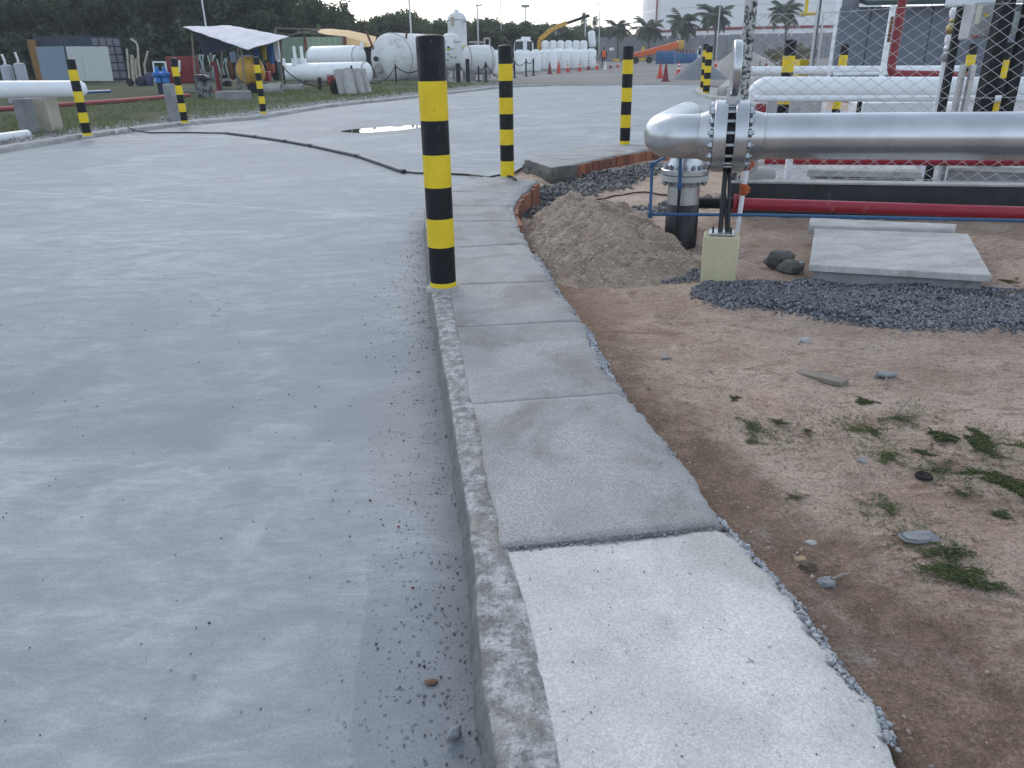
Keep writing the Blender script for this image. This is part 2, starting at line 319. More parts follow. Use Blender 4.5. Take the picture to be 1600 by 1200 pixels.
def m_brick():
    s = N('hollow_clay_brick'); oi = s.n('ObjectInfo'); r = s.n('ValToRGB'); s.l(oi.outputs['Random'], r.inputs[0]); e = r.color_ramp.elements
    for i, (q, c) in enumerate(((0, (.16, .062, .04)), (1, (.34, .15, .09)))): e[i].position = q; e[i].color = (*c, 1)
    for q, c in ((.3, (.25, .09, .055)), (.6, (.20, .085, .06)), (.8, (.30, .11, .06))): x = e.new(q); x.color = (*c, 1)
    c = s.mix(s.ramp(s.noise(18, 7, .75), .45, .7, 0, .6), r.outputs[0], (.12, .06, .045)); c = s.mix(s.ramp(s.noise(9, 7, .75), .58, .7, 0, .7), c, (.25, .235, .22))
    s.col(c); s.set(Roughness=.9); s.nrm(s.bump(s.noise(60, 5, .7), .5, .006)); return s.m
M_BRICK = m_brick()
M_MOTTLE = m_mottle('mottled_concrete_post', (.03, .032, .035), (.42, .42, .41), 26)
M_CORR = mat('navy_container_paint', (.035, .045, .075), .6, 0, .12, 2.)
M_CORRG = mat('grey_container_paint', (.17, .175, .21), .6, 0, .12, 2.)
M_GREENC = mat('green_container_paint', (.17, .23, .17), .6, 0, .15, 1.5, (.22, .12, .07), .1)
M_PANEL = mat('pale_wall_panel', (.42, .45, .44), .5, 0, .05, 2.)
M_PANELB = mat('blue_grey_panel', (.16, .215, .27), .5, 0, .06, 2.)
M_TARP = mat('pale_blue_tarp', (.235, .285, .375), .6, 0, .06, 3.)
M_TARPD = mat('dark_blue_tarp', (.02, .03, .06), .6, 0, .1, 3.)
M_TARPO = mat('tan_orange_tarp', (.58, .38, .17), .7, 0, .12, 1.5)
M_WOOD = mat('weathered_wood', (.22, .19, .155), .85, 0, .25, 7., None, 0, .3, 40)
M_BARK = mat('bark', (.10, .085, .068), .95, 0, .3, 5., None, 0, .5, 20)
M_BLDG = mat('blue_grey_cladding', (.115, .13, .165), .6, 0, .07, 1.)
M_ROOFG = mat('dark_green_roof', (.03, .05, .045), .6, 0, .1, 1.)
M_WALLF = mat('precast_wall_panel', (.25, .25, .265), .85, 0, .12, .6, (.17, .165, .165), .1)
M_STORE = mat('storage_tank_paint', (.66, .68, .70), .5, 0, .03, .1)
M_RUBBER = mat('black_rubber', (.018, .018, .018), .85, 0, .2, 10.)
M_GLASS = mat('dark_window_glass', (.02, .025, .03), .12, 0, .1, 1., spec=.35)
M_BRASS = mat('brass_valve', (.34, .25, .09), .4, .6, .2, 9.)
M_ORV = mat('rust_orange_valve', (.36, .085, .025), .6, 0, .2, 20.)
M_BOX = mat('grey_cabinet_paint', (.40, .405, .41), .5, 0, .05, 4.)
M_BCYL = mat('blue_cylinder_paint', (.03, .12, .27), .45, 0, .15, 3.)
M_SKIN = mat('skin', (.22, .12, .08), .6, 0, .05, 5.)
M_CLOTHN = mat('navy_cloth', (.03, .035, .06), .9, 0, .1, 5.)
M_CLOTHW = mat('white_cloth', (.7, .7, .7), .9, 0, .05, 5.)
M_CLOTHO = mat('orange_vest_cloth', (.75, .13, .03), .8, 0, .1, 5.)
M_CLOTHB = mat('blue_cloth', (.04, .12, .33), .9, 0, .15, 5.)
M_CLOTHY = mat('yellow_cloth', (.42, .33, .06), .9, 0, .15, 5.)
M_RUST = mat('rusty_steel', (.17, .075, .04), .8, .2, .3, 6.)
M_SANDH = mat('sand_heap_sand', (.36, .34, .30), .95, 0, .15, 1.2, (.25, .23, .2), .1, .6, 8)
M_GRAVH = mat('grey_gravel_heap', (.19, .195, .205), .95, 0, .1, 2., None, 0, .5, 14)
M_LEAF = [m_islands('dark_leaf', [(.03, .042, .03), (.055, .073, .048), (.09, .11, .07), (.042, .057, .04)], .75, .25),
          m_islands('olive_leaf', [(.05, .063, .042), (.085, .10, .065), (.125, .14, .09), (.065, .08, .052)], .75, .3)]
M_PALM = m_islands('palm_leaf', [(.06, .075, .05), (.10, .12, .075), (.14, .155, .09)], .6, .25)
M_WEED = m_islands('weed_leaf', [(.06, .09, .035), (.10, .135, .055), (.15, .18, .085), (.26, .24, .15)], .7, .3)
M_DRY = m_islands('dry_shrub_leaf', [(.11, .085, .035), (.2, .15, .06), (.09, .09, .04)], .8, .2)

# ------------------------------------------------------------------ mesh building
class MB:
    def __init__(s): s.v = []; s.f = []; s.mi = []; s.n = 0
    def add(s, v, f, mi=0):
        v = np.asarray(v, float); o = s.n; s.v.append(v); s.n += len(v)
        s.f += [tuple(i + o for i in q) for q in f]; s.mi += [mi] * len(f); return s
    def box(s, c, d, rz=0., mi=0, rot=None):
        c = np.array(c, float); h = np.array(d, float) / 2
        v = np.array([(x, y, z) for x in (-1, 1) for y in (-1, 1) for z in (-1, 1)]) * h
        m = np.array(rot.to_3x3()) if rot is not None else np.array(Matrix.Rotation(rz, 3, 'Z'))
        return s.add(v @ m.T + c, [(0, 1, 3, 2), (4, 6, 7, 5), (0, 4, 5, 1), (2, 3, 7, 6), (0, 2, 6, 4), (1, 5, 7, 3)], mi)
    def bar(s, a, b, wd, ht, up=(0, 0, 1), mi=0):
        a = np.array(a, float); b = np.array(b, float); t = b - a; ln = np.linalg.norm(t); t /= ln
        x = np.cross(np.array(up, float), t); x /= np.linalg.norm(x); z = np.cross(t, x)
        v = [p + x * i * wd / 2 + z * j * ht / 2 for p in (a, b) for i, j in ((-1, -1), (1, -1), (1, 1), (-1, 1))]
        return s.add(v, [(3, 2, 1, 0), (4, 5, 6, 7), (0, 1, 5, 4), (1, 2, 6, 5), (2, 3, 7, 6), (3, 0, 4, 7)], mi)
    def tube(s, path, r, n=10, cap=True, mi=0):
        P = np.array(path, float); m = len(P); r = np.full(m, r, float) if np.isscalar(r) else np.array(r, float)
        T = np.gradient(P, axis=0) if m > 2 else np.repeat((P[1] - P[0])[None], 2, 0)
        T /= np.linalg.norm(T, axis=1)[:, None]
        u = np.cross(T[0], (0, 0, 1) if abs(T[0][2]) < .9 else (1, 0, 0)); u /= np.linalg.norm(u)
        vs = []; a = np.linspace(0, 2 * math.pi, n, endpoint=False)
        for i in range(m):
            u = u - T[i] * (u @ T[i]); u /= np.linalg.norm(u); w_ = np.cross(T[i], u)
            vs.append(P[i] + r[i] * (np.cos(a)[:, None] * u + np.sin(a)[:, None] * w_))
        f = [(i * n + j, i * n + (j + 1) % n, (i + 1) * n + (j + 1) % n, (i + 1) * n + j) for i in range(m - 1) for j in range(n)]
        if cap: f += [tuple(range(n - 1, -1, -1)), tuple((m - 1) * n + j for j in range(n))]
        return s.add(np.vstack(vs), f, mi)
    def lathe(s, prof, o=(0, 0, 0), axis=(0, 0, 1), n=24, mi=0):
        """prof: (radius, height) along axis; radius 0 ends close"""
        o = np.array(o, float); t = np.array(axis, float); t /= np.linalg.norm(t)
        u = np.cross(t, (0, 0, 1) if abs(t[2]) < .9 else (1, 0, 0)); u /= np.linalg.norm(u); w_ = np.cross(t, u)
        a = np.linspace(0, 2 * math.pi, n, endpoint=False); ring = np.cos(a)[:, None] * u + np.sin(a)[:, None] * w_
        vs = np.vstack([o + h * t + max(r, 1e-4) * ring for r, h in prof]); m = len(prof)
        f = [(i * n + j, i * n + (j + 1) % n, (i + 1) * n + (j + 1) % n, (i + 1) * n + j) for i in range(m - 1) for j in range(n)]
        if prof[0][0] > 0: f.append(tuple(range(n - 1, -1, -1)))
        if prof[-1][0] > 0: f.append(tuple((m - 1) * n + j for j in range(n)))
        return s.add(vs, f, mi)
    def prism(s, poly, z0, z1, mi=0):
        n = len(poly); P = [(p[0], p[1]) for p in poly]
        ar = sum(P[i][0] * P[(i + 1) % n][1] - P[(i + 1) % n][0] * P[i][1] for i in range(n))
        if ar < 0: P = P[::-1]
        v = [(x, y, z0) for x, y in P] + [(x, y, z1) for x, y in P]
        f = [tuple(range(n - 1, -1, -1)), tuple(range(n, 2 * n))] + [(i, (i + 1) % n, n + (i + 1) % n, n + i) for i in range(n)]
        return s.add(v, f, mi)
    def grid(s, V, mi=0):
        V = np.asarray(V, float); a, b = V.shape[:2]
        f = [(i * b + j, (i + 1) * b + j, (i + 1) * b + j + 1, i * b + j + 1) for i in range(a - 1) for j in range(b - 1)]
        return s.add(V.reshape(-1, 3), f, mi)
    def mesh(s, name, mats, o=(0, 0, 0), smooth=True, bevel=0., ang=38):
        me = bpy.data.meshes.new(name); V = np.vstack(s.v) - np.array(o, float)
        me.from_pydata(V.tolist(), [], s.f)
        mats = mats if isinstance(mats, (list, tuple)) else [mats]
        for m in mats: me.materials.append(m)
        if len(mats) > 1: me.polygons.foreach_set('material_index', s.mi)
        if bevel:
            bm = bmesh.new(); bm.from_mesh(me)
            bm.normal_update()
            ed = [e for e in bm.edges if len(e.link_faces) == 2 and e.calc_face_angle(0) > R(40)]
            bmesh.ops.bevel(bm, geom=ed, offset=bevel, segments=1, affect='EDGES', clamp_overlap=True); bm.to_mesh(me); bm.free()
        if smooth:
            me.polygons.foreach_set('use_smooth', [True] * len(me.polygons)); me.set_sharp_from_angle(angle=R(ang))
        me.update(); return me
    def build(s, name, mats, parent=None, o=None, **k):
        if o is None: o = tuple(parent.location) if parent is not None and parent.get('world') else (0, 0, 0)
        return link(name, s.mesh(name, mats, o, **k), parent)
def link(name, me, parent=None, loc=None, rz=0):
    ob = bpy.data.objects.new(name, me); COL.objects.link(ob); ob.parent = parent
    if loc is not None: ob.location = loc
    if rz: ob.rotation_euler[2] = rz
    return ob
def tag(o, label=None, cat=None, group=None, kind=None):
    if label: o['label'] = label
    if cat: o['category'] = cat
    if group: o['group'] = group
    if kind: o['kind'] = kind
    return o
def thing(name, label, cat, loc=(0, 0, 0), group=None, rz=0, world=False):
    """an Empty at the thing's base; world=True lets parts be given in world coordinates"""
    o = bpy.data.objects.new(name, None); COL.objects.link(o); o.location = [float(x) for x in loc]; o.rotation_euler[2] = rz
    o.empty_display_size = .2
    if world: o['world'] = True
    return tag(o, label, cat, group)
def mono(name, mb, mats, label, cat, group=None, base=None, kind=None, **k):
    """a thing that is one mesh in world coordinates, origin at its base"""
    V = np.vstack(mb.v); b = base if base is not None else (V[:, 0].mean(), V[:, 1].mean(), V[:, 2].min())
    ob = link(name, mb.mesh(name, mats, b, **k)); ob.location = [float(x) for x in b]; return tag(ob, label, cat, group, kind)
def dup(root, loc, rz=None, label=None, scale=None, group=None):
    r = root.copy(); COL.objects.link(r); r.location = [float(x) for x in loc]
    if rz is not None: r.rotation_euler[2] = rz
    if label: r['label'] = label
    if group: r['group'] = group
    if scale is not None: r.scale = scale if not np.isscalar(scale) else (scale,) * 3
    for ch in list(root.children):
        c = ch.copy(); COL.objects.link(c); c.parent = r
        for g in list(ch.children):
            d = g.copy(); COL.objects.link(d); d.parent = c
    return r
def struct(o): o['kind'] = 'structure'; return o
def arc(c, a, b, n):
    """points from corner rounding: centre c, start offset a, end offset b (perpendicular, equal length)"""
    return [np.array(c) + np.array(a) * math.cos(t) + np.array(b) * math.sin(t) for t in np.linspace(0, math.pi / 2, n)]
def fillet(pts, r, n=8):
    """polyline with rounded corners"""
    P = [np.array(p, float) for p in pts]; out = [P[0]]
    for i in range(1, len(P) - 1):
        a = P[i - 1] - P[i]; b = P[i + 1] - P[i]; la, lb = np.linalg.norm(a), np.linalg.norm(b); a /= la; b /= lb
        th = math.acos(np.clip(a @ b, -1, 1))
        if th > 3.12: out.append(P[i]); continue
        t = min(r / math.tan(th / 2), la * .49, lb * .49); rr = t * math.tan(th / 2)
        bis = a + b; bis /= np.linalg.norm(bis); c = P[i] + bis * rr / math.sin(th / 2)
        s_, e_ = P[i] + a * t - c, P[i] + b * t - c; om = math.pi - th
        for k in range(n + 1):
            q = k / n; out.append(c + (math.sin((1 - q) * om) * s_ + math.sin(q * om) * e_) / math.sin(om))
    out.append(P[-1]); return np.array(out)
_ph = (1 + 5 ** .5) / 2
ICO_V = np.array([(-1, _ph, 0), (1, _ph, 0), (-1, -_ph, 0), (1, -_ph, 0), (0, -1, _ph), (0, 1, _ph), (0, -1, -_ph), (0, 1, -_ph), (_ph, 0, -1), (_ph, 0, 1), (-_ph, 0, -1), (-_ph, 0, 1)]) / 1.9
ICO_F = np.array([(0, 11, 5), (0, 5, 1), (0, 1, 7), (0, 7, 10), (0, 10, 11), (1, 5, 9), (5, 11, 4), (11, 10, 2), (10, 7, 6), (7, 1, 8), (3, 9, 4), (3, 4, 2), (3, 2, 6), (3, 6, 8), (3, 8, 9), (4, 9, 5), (2, 4, 11), (6, 2, 10), (8, 6, 7), (9, 8, 1)])
def tri_mesh(name, V, Fc, m):
    me = bpy.data.meshes.new(name); V = np.asarray(V, np.float32).reshape(-1, 3); Fc = np.asarray(Fc, np.int32); k = Fc.shape[1]
    me.vertices.add(len(V)); me.vertices.foreach_set('co', V.ravel()); me.loops.add(Fc.size); me.loops.foreach_set('vertex_index', Fc.ravel())
    me.polygons.add(len(Fc)); me.polygons.foreach_set('loop_start', np.arange(0, Fc.size, k, dtype=np.int32))
    me.materials.append(m); me.update(calc_edges=True); me.validate(); return me
def rand_rot(n):
    q = rng.normal(size=(n, 4)); q /= np.linalg.norm(q, axis=1)[:, None]; w_, x, y, z = q.T
    return np.stack([np.stack([1 - 2 * (y * y + z * z), 2 * (x * y - z * w_), 2 * (x * z + y * w_)], -1), np.stack([2 * (x * y + z * w_), 1 - 2 * (x * x + z * z), 2 * (y * z - x * w_)], -1), np.stack([2 * (x * z - y * w_), 2 * (y * z + x * w_), 1 - 2 * (x * x + y * y)], -1)], 1)
def stones(name, P, size, m, label, cat, flat=.7):
    """angular stones at points P (n,3), one joined mesh"""
    n = len(P); V = ICO_V[None] * (1 + rng.uniform(-.32, .32, (n, 12, 1))); V = V * np.stack([rng.uniform(.7, 1.3, n), rng.uniform(.6, 1.1, n), rng.uniform(.5, .9, n) * flat / .7], -1)[:, None]
    V = np.einsum('nij,nkj->nki', rand_rot(n), V) * (np.asarray(size).reshape(-1, 1, 1) / 2) + P[:, None]
    Fc = (ICO_F[None] + (np.arange(n) * 12)[:, None, None]).reshape(-1, 3)
    ob = link(name, tri_mesh(name, V, Fc, m)); return tag(ob, label, cat, None, 'stuff')

# ------------------------------------------------------------------ the ground and the surfaces on it
def px_line(pts, z): return np.array([G(u, v, z) for u, v in pts])
KERB_OUT = px_line([(783, 1300), (771, 1190), (762, 1125), (752, 1050), (742, 950), (737, 862), (728, 788), (713, 715), (706, 653), (695, 587), (684, 513), (675, 462), (669, 400), (664, 343)], .12)
KERB_IN = px_line([(880, 1300), (855, 1190), (845, 1125), (825, 1025), (805, 940), (782, 870), (777, 807), (761, 763), (750, 675), (735, 623), (719, 543), (704, 462), (694, 400), (686, 350)], .12)
EDGE_L_FAR = px_line([(664, 343), (666, 322), (682, 306), (709, 297), (747, 279), (768, 274)], .12)
EDGE_R = px_line([(1490, 1310), (1405, 1190), (1360, 1100), (1305, 1030), (1260, 960), (1200, 890), (1140, 825), (1115, 800), (1029, 682), (970, 616), (911, 506), (860, 440), (840, 400), (824, 378), (805, 348), (798, 325), (812, 303), (838, 282)], .12)
def xr(y): return np.interp(y, EDGE_R[:, 1], EDGE_R[:, 0])
def xk(y): return np.interp(y, KERB_OUT[:, 1], KERB_OUT[:, 0])

def seg_d(x, y, a, b):
    ax, ay = a; bx, by = b; dx, dy = bx - ax, by - ay; t = np.clip(((x - ax) * dx + (y - ay) * dy) / (dx * dx + dy * dy), 0, 1)
    return np.hypot(x - ax - t * dx, y - ay - t * dy), t
def gravel_w(x, y):
    d, t = seg_d(x, y, (1.52, 4.93), (4.2, 4.0)); wob = .09 * fbm(x, y, 3.2, 3, 5)
    w1 = sstep(1, .72, (d + wob) / (.34 + .30 * sstep(0, .3, t)))
    d2, _ = seg_d(x, y, (1.12, 5.55), (1.45, 5.55)); w2 = sstep(1, .6, (d2 + wob) / .24)
    d3, _ = seg_d(x, y, (.32, 8.3), (.55, 9.9)); w3 = sstep(1, .6, (d3 + wob * 2) / .42)
    d4, _ = seg_d(x, y, (.75, 9.9), (2.3, 11.5)); w4 = sstep(1, .5, (d4 + wob * 2) / .55)
    d5, _ = seg_d(x, y, (1.2, 7.9), (2.2, 8.6)); w5 = .8 * sstep(1, .5, (d5 + wob * 2) / .35)
    return np.maximum.reduce([w1, w2, w3, w4, w5]), w1
def terrain(x, y):
    x = np.asarray(x, float); y = np.asarray(y, float)
    near = sstep(.05, .35, x - xr(y)) * sstep(14, 9, y) * sstep(8, 5, x)
    rgt = sstep(-.05, .05, x - xr(np.clip(y, .5, 9.7))) * sstep(14, 11, y) * sstep(9, 6, x)
    h = np.full(np.broadcast(x, y).shape, -.03)
    h = h + rgt * .085 * sstep(5.4, 3.2, y) + near * (.035 * fbm(x, y, 1.1, 4, 1) + .018 * fbm(x, y, 5.5, 4, 2) - .012 * np.abs(fbm(x * .7, y * 1.3, 11, 3, 51)))
    g, g1 = gravel_w(x, y); h = h + rgt * g1 * (.05 + .03 * fbm(x, y, 2.2, 3, 8)) + rgt * (g - g1).clip(0) * .02
    d, _ = seg_d(x, y, (.2, 7.4), (.5, 9.4)); h = h - .07 * rgt * sstep(.38, .12, d)
    d, _ = seg_d(x, y, (.55, 9.5), (1.2, 10.1)); h = h - .085 * rgt * sstep(1.0, .4, d)
    h = h - .12 * rgt * sstep(.55, .2, np.hypot(x - 1.55, y - 6.75))                    # the pit the riser stands in
    d, _ = seg_d(x, y, (3.9, 6.1), (5.6, 5.2)); h = h + rgt * sstep(.6, .1, d) * (.10 + .06 * fbm(x, y, 4, 4, 3))
    d, _ = seg_d(x, y, (1.9, 6.0), (2.35, 7.2)); h = h + rgt * sstep(.35, .05, d) * (.03 + .04 * fbm(x, y, 5, 4, 4))
    h = h + rgt * sstep(.5, .1, np.abs(y - 7.6 + .2 * (x - 2.3))) * .03
    d, _ = seg_d(x, y, (.95, 4.5), (1.35, 2.0)); h = h + rgt * .03 * sstep(.35, 0, d) * fbm(x, y, 6, 3, 9)
    h = np.where(rgt > .02, h, np.where(np.abs(x) + np.abs(y) > 9999, h, -.045))
    return h
gx = np.concatenate([[-1500, -600, -250, -110, -60, -30, -15, -8, -4, -2, -1, -.4, 0], np.arange(.06, 4.7, .026), [4.8, 5.0, 5.3, 5.7, 6.2, 7, 8, 9, 12, 20, 40, 80, 200, 600, 1500]])
gy = np.concatenate([[-1500, -300, -60, -20, -8, -3, -1, 0, .35], np.arange(.6, 9.7, .032), np.arange(9.8, 13, .09), [13.5, 15, 18, 25, 40, 80, 160, 400, 900, 1800]])
XX, YY = np.meshgrid(gx, gy, indexing='ij'); ZZ = terrain(XX, YY)
def ground_mesh():
    a, b = XX.shape; V = np.stack([XX, YY, ZZ], -1); i = np.arange(a - 1)[:, None] * b; j = np.arange(b - 1)[None]
    Fc = np.stack([i + j, i + b + j, i + b + j + 1, i + j + 1], -1).reshape(-1, 4)
    me = tri_mesh('ground', V, Fc, M_GROUND)
    g, g1 = gravel_w(XX, YY); dx = XX - xr(YY)
    damp = sstep(.62, .05, dx) * sstep(8.5, 7, YY) * (.75 + .25 * sstep(3.5, 1, YY)) + .9 * sstep(.5, .1, np.abs(dx - .35 - .1 * YY)) * sstep(2.6, 1.4, YY) * .5
    red = sstep(.5, .0, np.abs(dx - .25)) * sstep(3.5, 4.6, YY) * sstep(6.5, 5.8, YY) + sstep(.7, .2, np.hypot(XX - 4.2, YY - 6.1)) * .8 + .35 * fbm(XX, YY, .9, 3, 6).clip(0)
    C = np.stack([g, damp.clip(0, 1), red.clip(0, 1), np.ones_like(g)], -1).reshape(-1, 4).astype(np.float32)
    at = me.color_attributes.new('soil', 'FLOAT_COLOR', 'POINT'); at.data.foreach_set('color', C.ravel())
    me.polygons.foreach_set('use_smooth', [True] * len(me.polygons)); return me
struct(link('ground', ground_mesh()))

# road: one sheet between the two kerbs
LK_OUT = px_line([(-140, 266), (0, 240), (137, 216), (290, 196), (400, 187), (520, 167), (640, 154.5), (720, 145), (790, 137), (860, 134.5)], 0)
far = [G(1045, 132.5), G(1100, 134)]
ISL = px_line([(1085, 142), (1092, 150), (1112, 156), (1150, 160), (1210, 164)], 0)
poly = [(-14, -2), (LK_OUT[0][0], LK_OUT[0][1])] + [tuple(p[:2]) for p in LK_OUT[1:]] + [tuple(p[:2]) for p in far] + [(ISL[0][0], ISL[0][1])] + [tuple(p[:2]) for p in ISL[1:]] + [(9.5, 20), (4.2, 13.6), (2.3, 13.2), (1.2, 12.9), (.3, 11.9), (.05, 10.9), (0.1, 9.9), (-.1, 9.6), (-.35, 9.3), (-.6, 8.5), (-.7, 7.4)] + [(float(xk(y)) + .05, y) for y in (6.5, 5, 3, 1.5, .6)] + [(.15, -2)]
mb = MB(); mb.add([(x, y, 0.) for x, y in poly], [tuple(range(len(poly) - 1, -1, -1))])
ob = struct(mb.build('road', M_ROAD, smooth=False))
bm = bmesh.new(); bm.from_mesh(ob.data); bmesh.ops.triangulate(bm, faces=bm.faces[:]); bmesh.ops.recalc_face_normals(bm, faces=bm.faces[:]); bm.to_mesh(ob.data); bm.free()

def sheet(name, poly, z, m):
    mb = MB(); mb.add([(p[0], p[1], z) for p in poly], [tuple(range(len(poly)))]); ob = struct(mb.build(name, m, smooth=False))
    bm = bmesh.new(); bm.from_mesh(ob.data); bmesh.ops.triangulate(bm, faces=bm.faces[:]); bmesh.ops.recalc_face_normals(bm, faces=bm.faces[:])
    if sum(f.normal.z for f in bm.faces) < 0: bmesh.ops.reverse_faces(bm, faces=bm.faces[:])
    bm.to_mesh(ob.data); bm.free(); return ob
LK2 = LK_OUT[:, :2] + np.array([-.25, .08])
sheet('lawn', [tuple(p) for p in LK2[:9]] + [(-6, 60), (-60, 80), (-80, 40), (-40, 5)], .06, M_LAWN)
sheet('gravel_yard', [(-9, 50), (LK_OUT[8][0] - .3, LK_OUT[8][1] + .3), tuple(LK_OUT[9][:2] + np.array([0, .05])), tuple(far[0][:2] + np.array([.1, .1])), tuple(far[1][:2] + np.array([.1, .1])), (11, 34), (60, 34), (160, 190), (-130, 190), (-60, 82)], -.012, M_YARD)
sheet('concrete_pad', [(3.0, 9.6), (7.5, 8.2), (30, 10), (40, 33), (12, 33), (9.9, 19.5), (4.6, 13.8)], -.016, M_PAD)

# left kerb: long cast strip with a worn edge
def extrude_path(path, prof, mb, jit=.0, seed=0, step=None):
    P = np.array(path, float)[:, :2]
    if step:
        d = np.concatenate([[0], np.cumsum(np.linalg.norm(np.diff(P, axis=0), axis=1))]); q = np.linspace(0, d[-1], int(d[-1] / step) + 2)
        P = np.stack([np.interp(q, d, P[:, 0]), np.interp(q, d, P[:, 1])], -1)
    T = np.gradient(P, axis=0); T /= np.linalg.norm(T, axis=1)[:, None]; Nn = np.stack([T[:, 1], -T[:, 0]], -1)
    V = np.zeros((len(P), len(prof), 3))
    for k, (o, z) in enumerate(prof):
        V[:, k, :2] = P + Nn * o; V[:, k, 2] = z
    if jit:
        s_ = np.arange(len(P)) * (step or 1.)
        for k in range(len(prof)):
            V[:, k, :2] += Nn * (jit * fbm(s_, np.full(len(P), k * 3.1 + seed), 6, 4, seed))[:, None]; V[:, k, 2] += jit * .6 * fbm(s_, np.full(len(P), k * 2.3 + 50 + seed), 7, 4, seed + 3)
    mb.grid(V); return V
mb = MB(); extrude_path(LK_OUT[:10], [(0, -.05), (0, .075), (-.03, .10), (-.27, .10), (-.30, .07), (-.30, -.05)], mb, .02, 2, .25)
struct(mb.build('left_kerb', M_CONC))
mb = MB(); extrude_path(ISL, [(0, -.05), (0, .09), (-.04, .12), (-.3, .12), (-.3, -.05)], mb, .03, 4, .15); struct(mb.build('island_kerb', M_CONC))
sheet('traffic_island', [tuple(p[:2] + np.array([.1, .15])) for p in ISL] + [(14, 30), (11, 33), (8.2, 36)], .1, M_PAD)
mb = MB(); a, b = LK_OUT[9], far[0]; extrude_path([a, (a + b) / 2, b, far[1]], [(0, -.05), (0, .045), (-.12, .05), (-.14, -.05)], mb, .02, 8, .4); struct(mb.build('road_end_kerb', M_CONC))

# right kerb beside the sidewalk: chipped arris, hand-finished top
def kerb():
    mb = MB(); y = np.arange(.62, 7.1, .022); xo = np.interp(y, KERB_OUT[:, 1], KERB_OUT[:, 0]); xi = np.interp(y, KERB_IN[:, 1], KERB_IN[:, 0]); n = len(y)
    xo = xo + .006 * fbm(y, y * 0, 5, 4, 1); xi = xi + .03
    prof = [(0, -.05, 0), (0, .02, 0), (0, .055, 0), (0, .085, 0), (.0, .106, .1), (.06, .117, .5), (.2, .122, 1), (.4, .124, 1), (.6, .125, 1), (.8, .124, 1), (.96, .121, 1), (1.0, .105, 0)]
    V = np.zeros((n, len(prof), 3))
    for k, (t, z, a) in enumerate(prof):
        V[:, k, 0] = xo + (xi - xo) * t - .022 * (1 - min(z, .106) / .106) * (k < 6) + .006 * fbm(y, y * 0 + k * .8, 17, 5, 7) * (k < 10); V[:, k, 1] = y
        V[:, k, 2] = z + ((.005 * fbm(y, y * 0 + k * .9, 15, 5, 9) - .010 * sstep(.25, .7, fbm(y, y * 0 + k * .5, 11, 5, 31))) * (1 if k < 9 else .3) if z > .08 else 0)
    mb.grid(V[:, ::-1]); return struct(mb.build('kerb', M_KERB, ang=60))
kerb()

# sidewalk: each cast bay is a slab of its own, ragged towards the soil
JOINTS = [((860, 1300), (1478, 1290)), ((783, 858), (1128, 822)), ((746, 635), (968, 617)), ((721, 513), (905, 503)), ((706, 446), (862, 440)), ((694, 388), (824, 381)), ((686, 347), (803, 345)), ((668, 321), (799, 322)), ((700, 299), (813, 302)), ((760, 276), (838, 282))]
INNER = np.vstack([KERB_IN, [[EDGE_L_FAR[1][0], EDGE_L_FAR[1][1] - .25, .12]], EDGE_L_FAR[1:]])
INNER = INNER[np.argsort(INNER[:, 1])]
side = struct(bpy.data.objects.new('sidewalk', None)); COL.objects.link(side)
def bay(j0, j1, m, z, last=False, seed=0):
    (l0, r0), (l1, r1) = [[G(*p, .12) for p in q] for q in (j0, j1)]
    ln = max(abs(l1[1] - l0[1]), abs(r1[1] - r0[1])); nv = int(ln / .026) + 2; nu = 30; g = .0055
    t = np.linspace(0, 1, nu)[None]; s_ = np.linspace(0, 1, nv)[:, None]
    yl = l0[1] + g + (l1[1] - l0[1] - 2 * g) * s_; yr = r0[1] + g + (r1[1] - r0[1] - 2 * g) * s_; y = yl + (yr - yl) * t
    xl = np.interp(y, INNER[:, 1], INNER[:, 0]) + .010 * fbm(y, y * 0 + 5, 9, 5, 2); xr_ = xr(y)
    rag = (.028 * fbm(y, y * 0 + 3, 7, 5, 21) + .02 * np.abs(fbm(y, y * 0 + 9, 23, 3, 23)))
    wr = sstep(.86, 1, t); x = xl + (xr_ - xl) * t + rag * wr
    zz = z + .006 * fbm(x, y, 3, 3, 12 + seed) + .0025 * fbm(x, y, 16, 3, 14) - .018 * sstep(.93, 1.0, t) * (1 + fbm(x, y, 16, 3, 5)) - .004 * (sstep(.012, 0, s_ * ln) + sstep(.012, 0, (1 - s_) * ln))
    V = np.stack([x, y, zz], -1)
    def skirt(row): b = row.copy(); b[:, 2] = -.06; return b
    mb = MB(); mb.grid(V[:, :]); o = mb
    V2 = V.transpose(1, 0, 2)[::-1]; V2 = V.transpose(1, 0, 2)
    mb2 = MB(); mb2.grid(np.stack([V[:, 0], skirt(V[:, 0])])); mb2.grid(np.stack([skirt(V[:, -1]), V[:, -1]])); mb2.grid(np.stack([skirt(V[0]), V[0]])); mb2.grid(np.stack([V[-1], skirt(V[-1])]))
    mb.add(np.vstack(mb2.v), mb2.f)
    ob = mb.build('sidewalk_slab', m, side, ang=32)
    bm = bmesh.new(); bm.from_mesh(ob.data); bmesh.ops.remove_doubles(bm, verts=bm.verts[:], dist=1e-5); bmesh.ops.recalc_face_normals(bm, faces=bm.faces[:]); bm.to_mesh(ob.data); bm.free()
    return ob
o = bay(JOINTS[0], JOINTS[1], M_OLD, .118); tag(o, 'whitish older slab with a worn surface')
for k in range(1, 9): bay(JOINTS[k], JOINTS[k + 1], M_SLAB, .134 if k == 1 else .13 - .001 * k, seed=k)

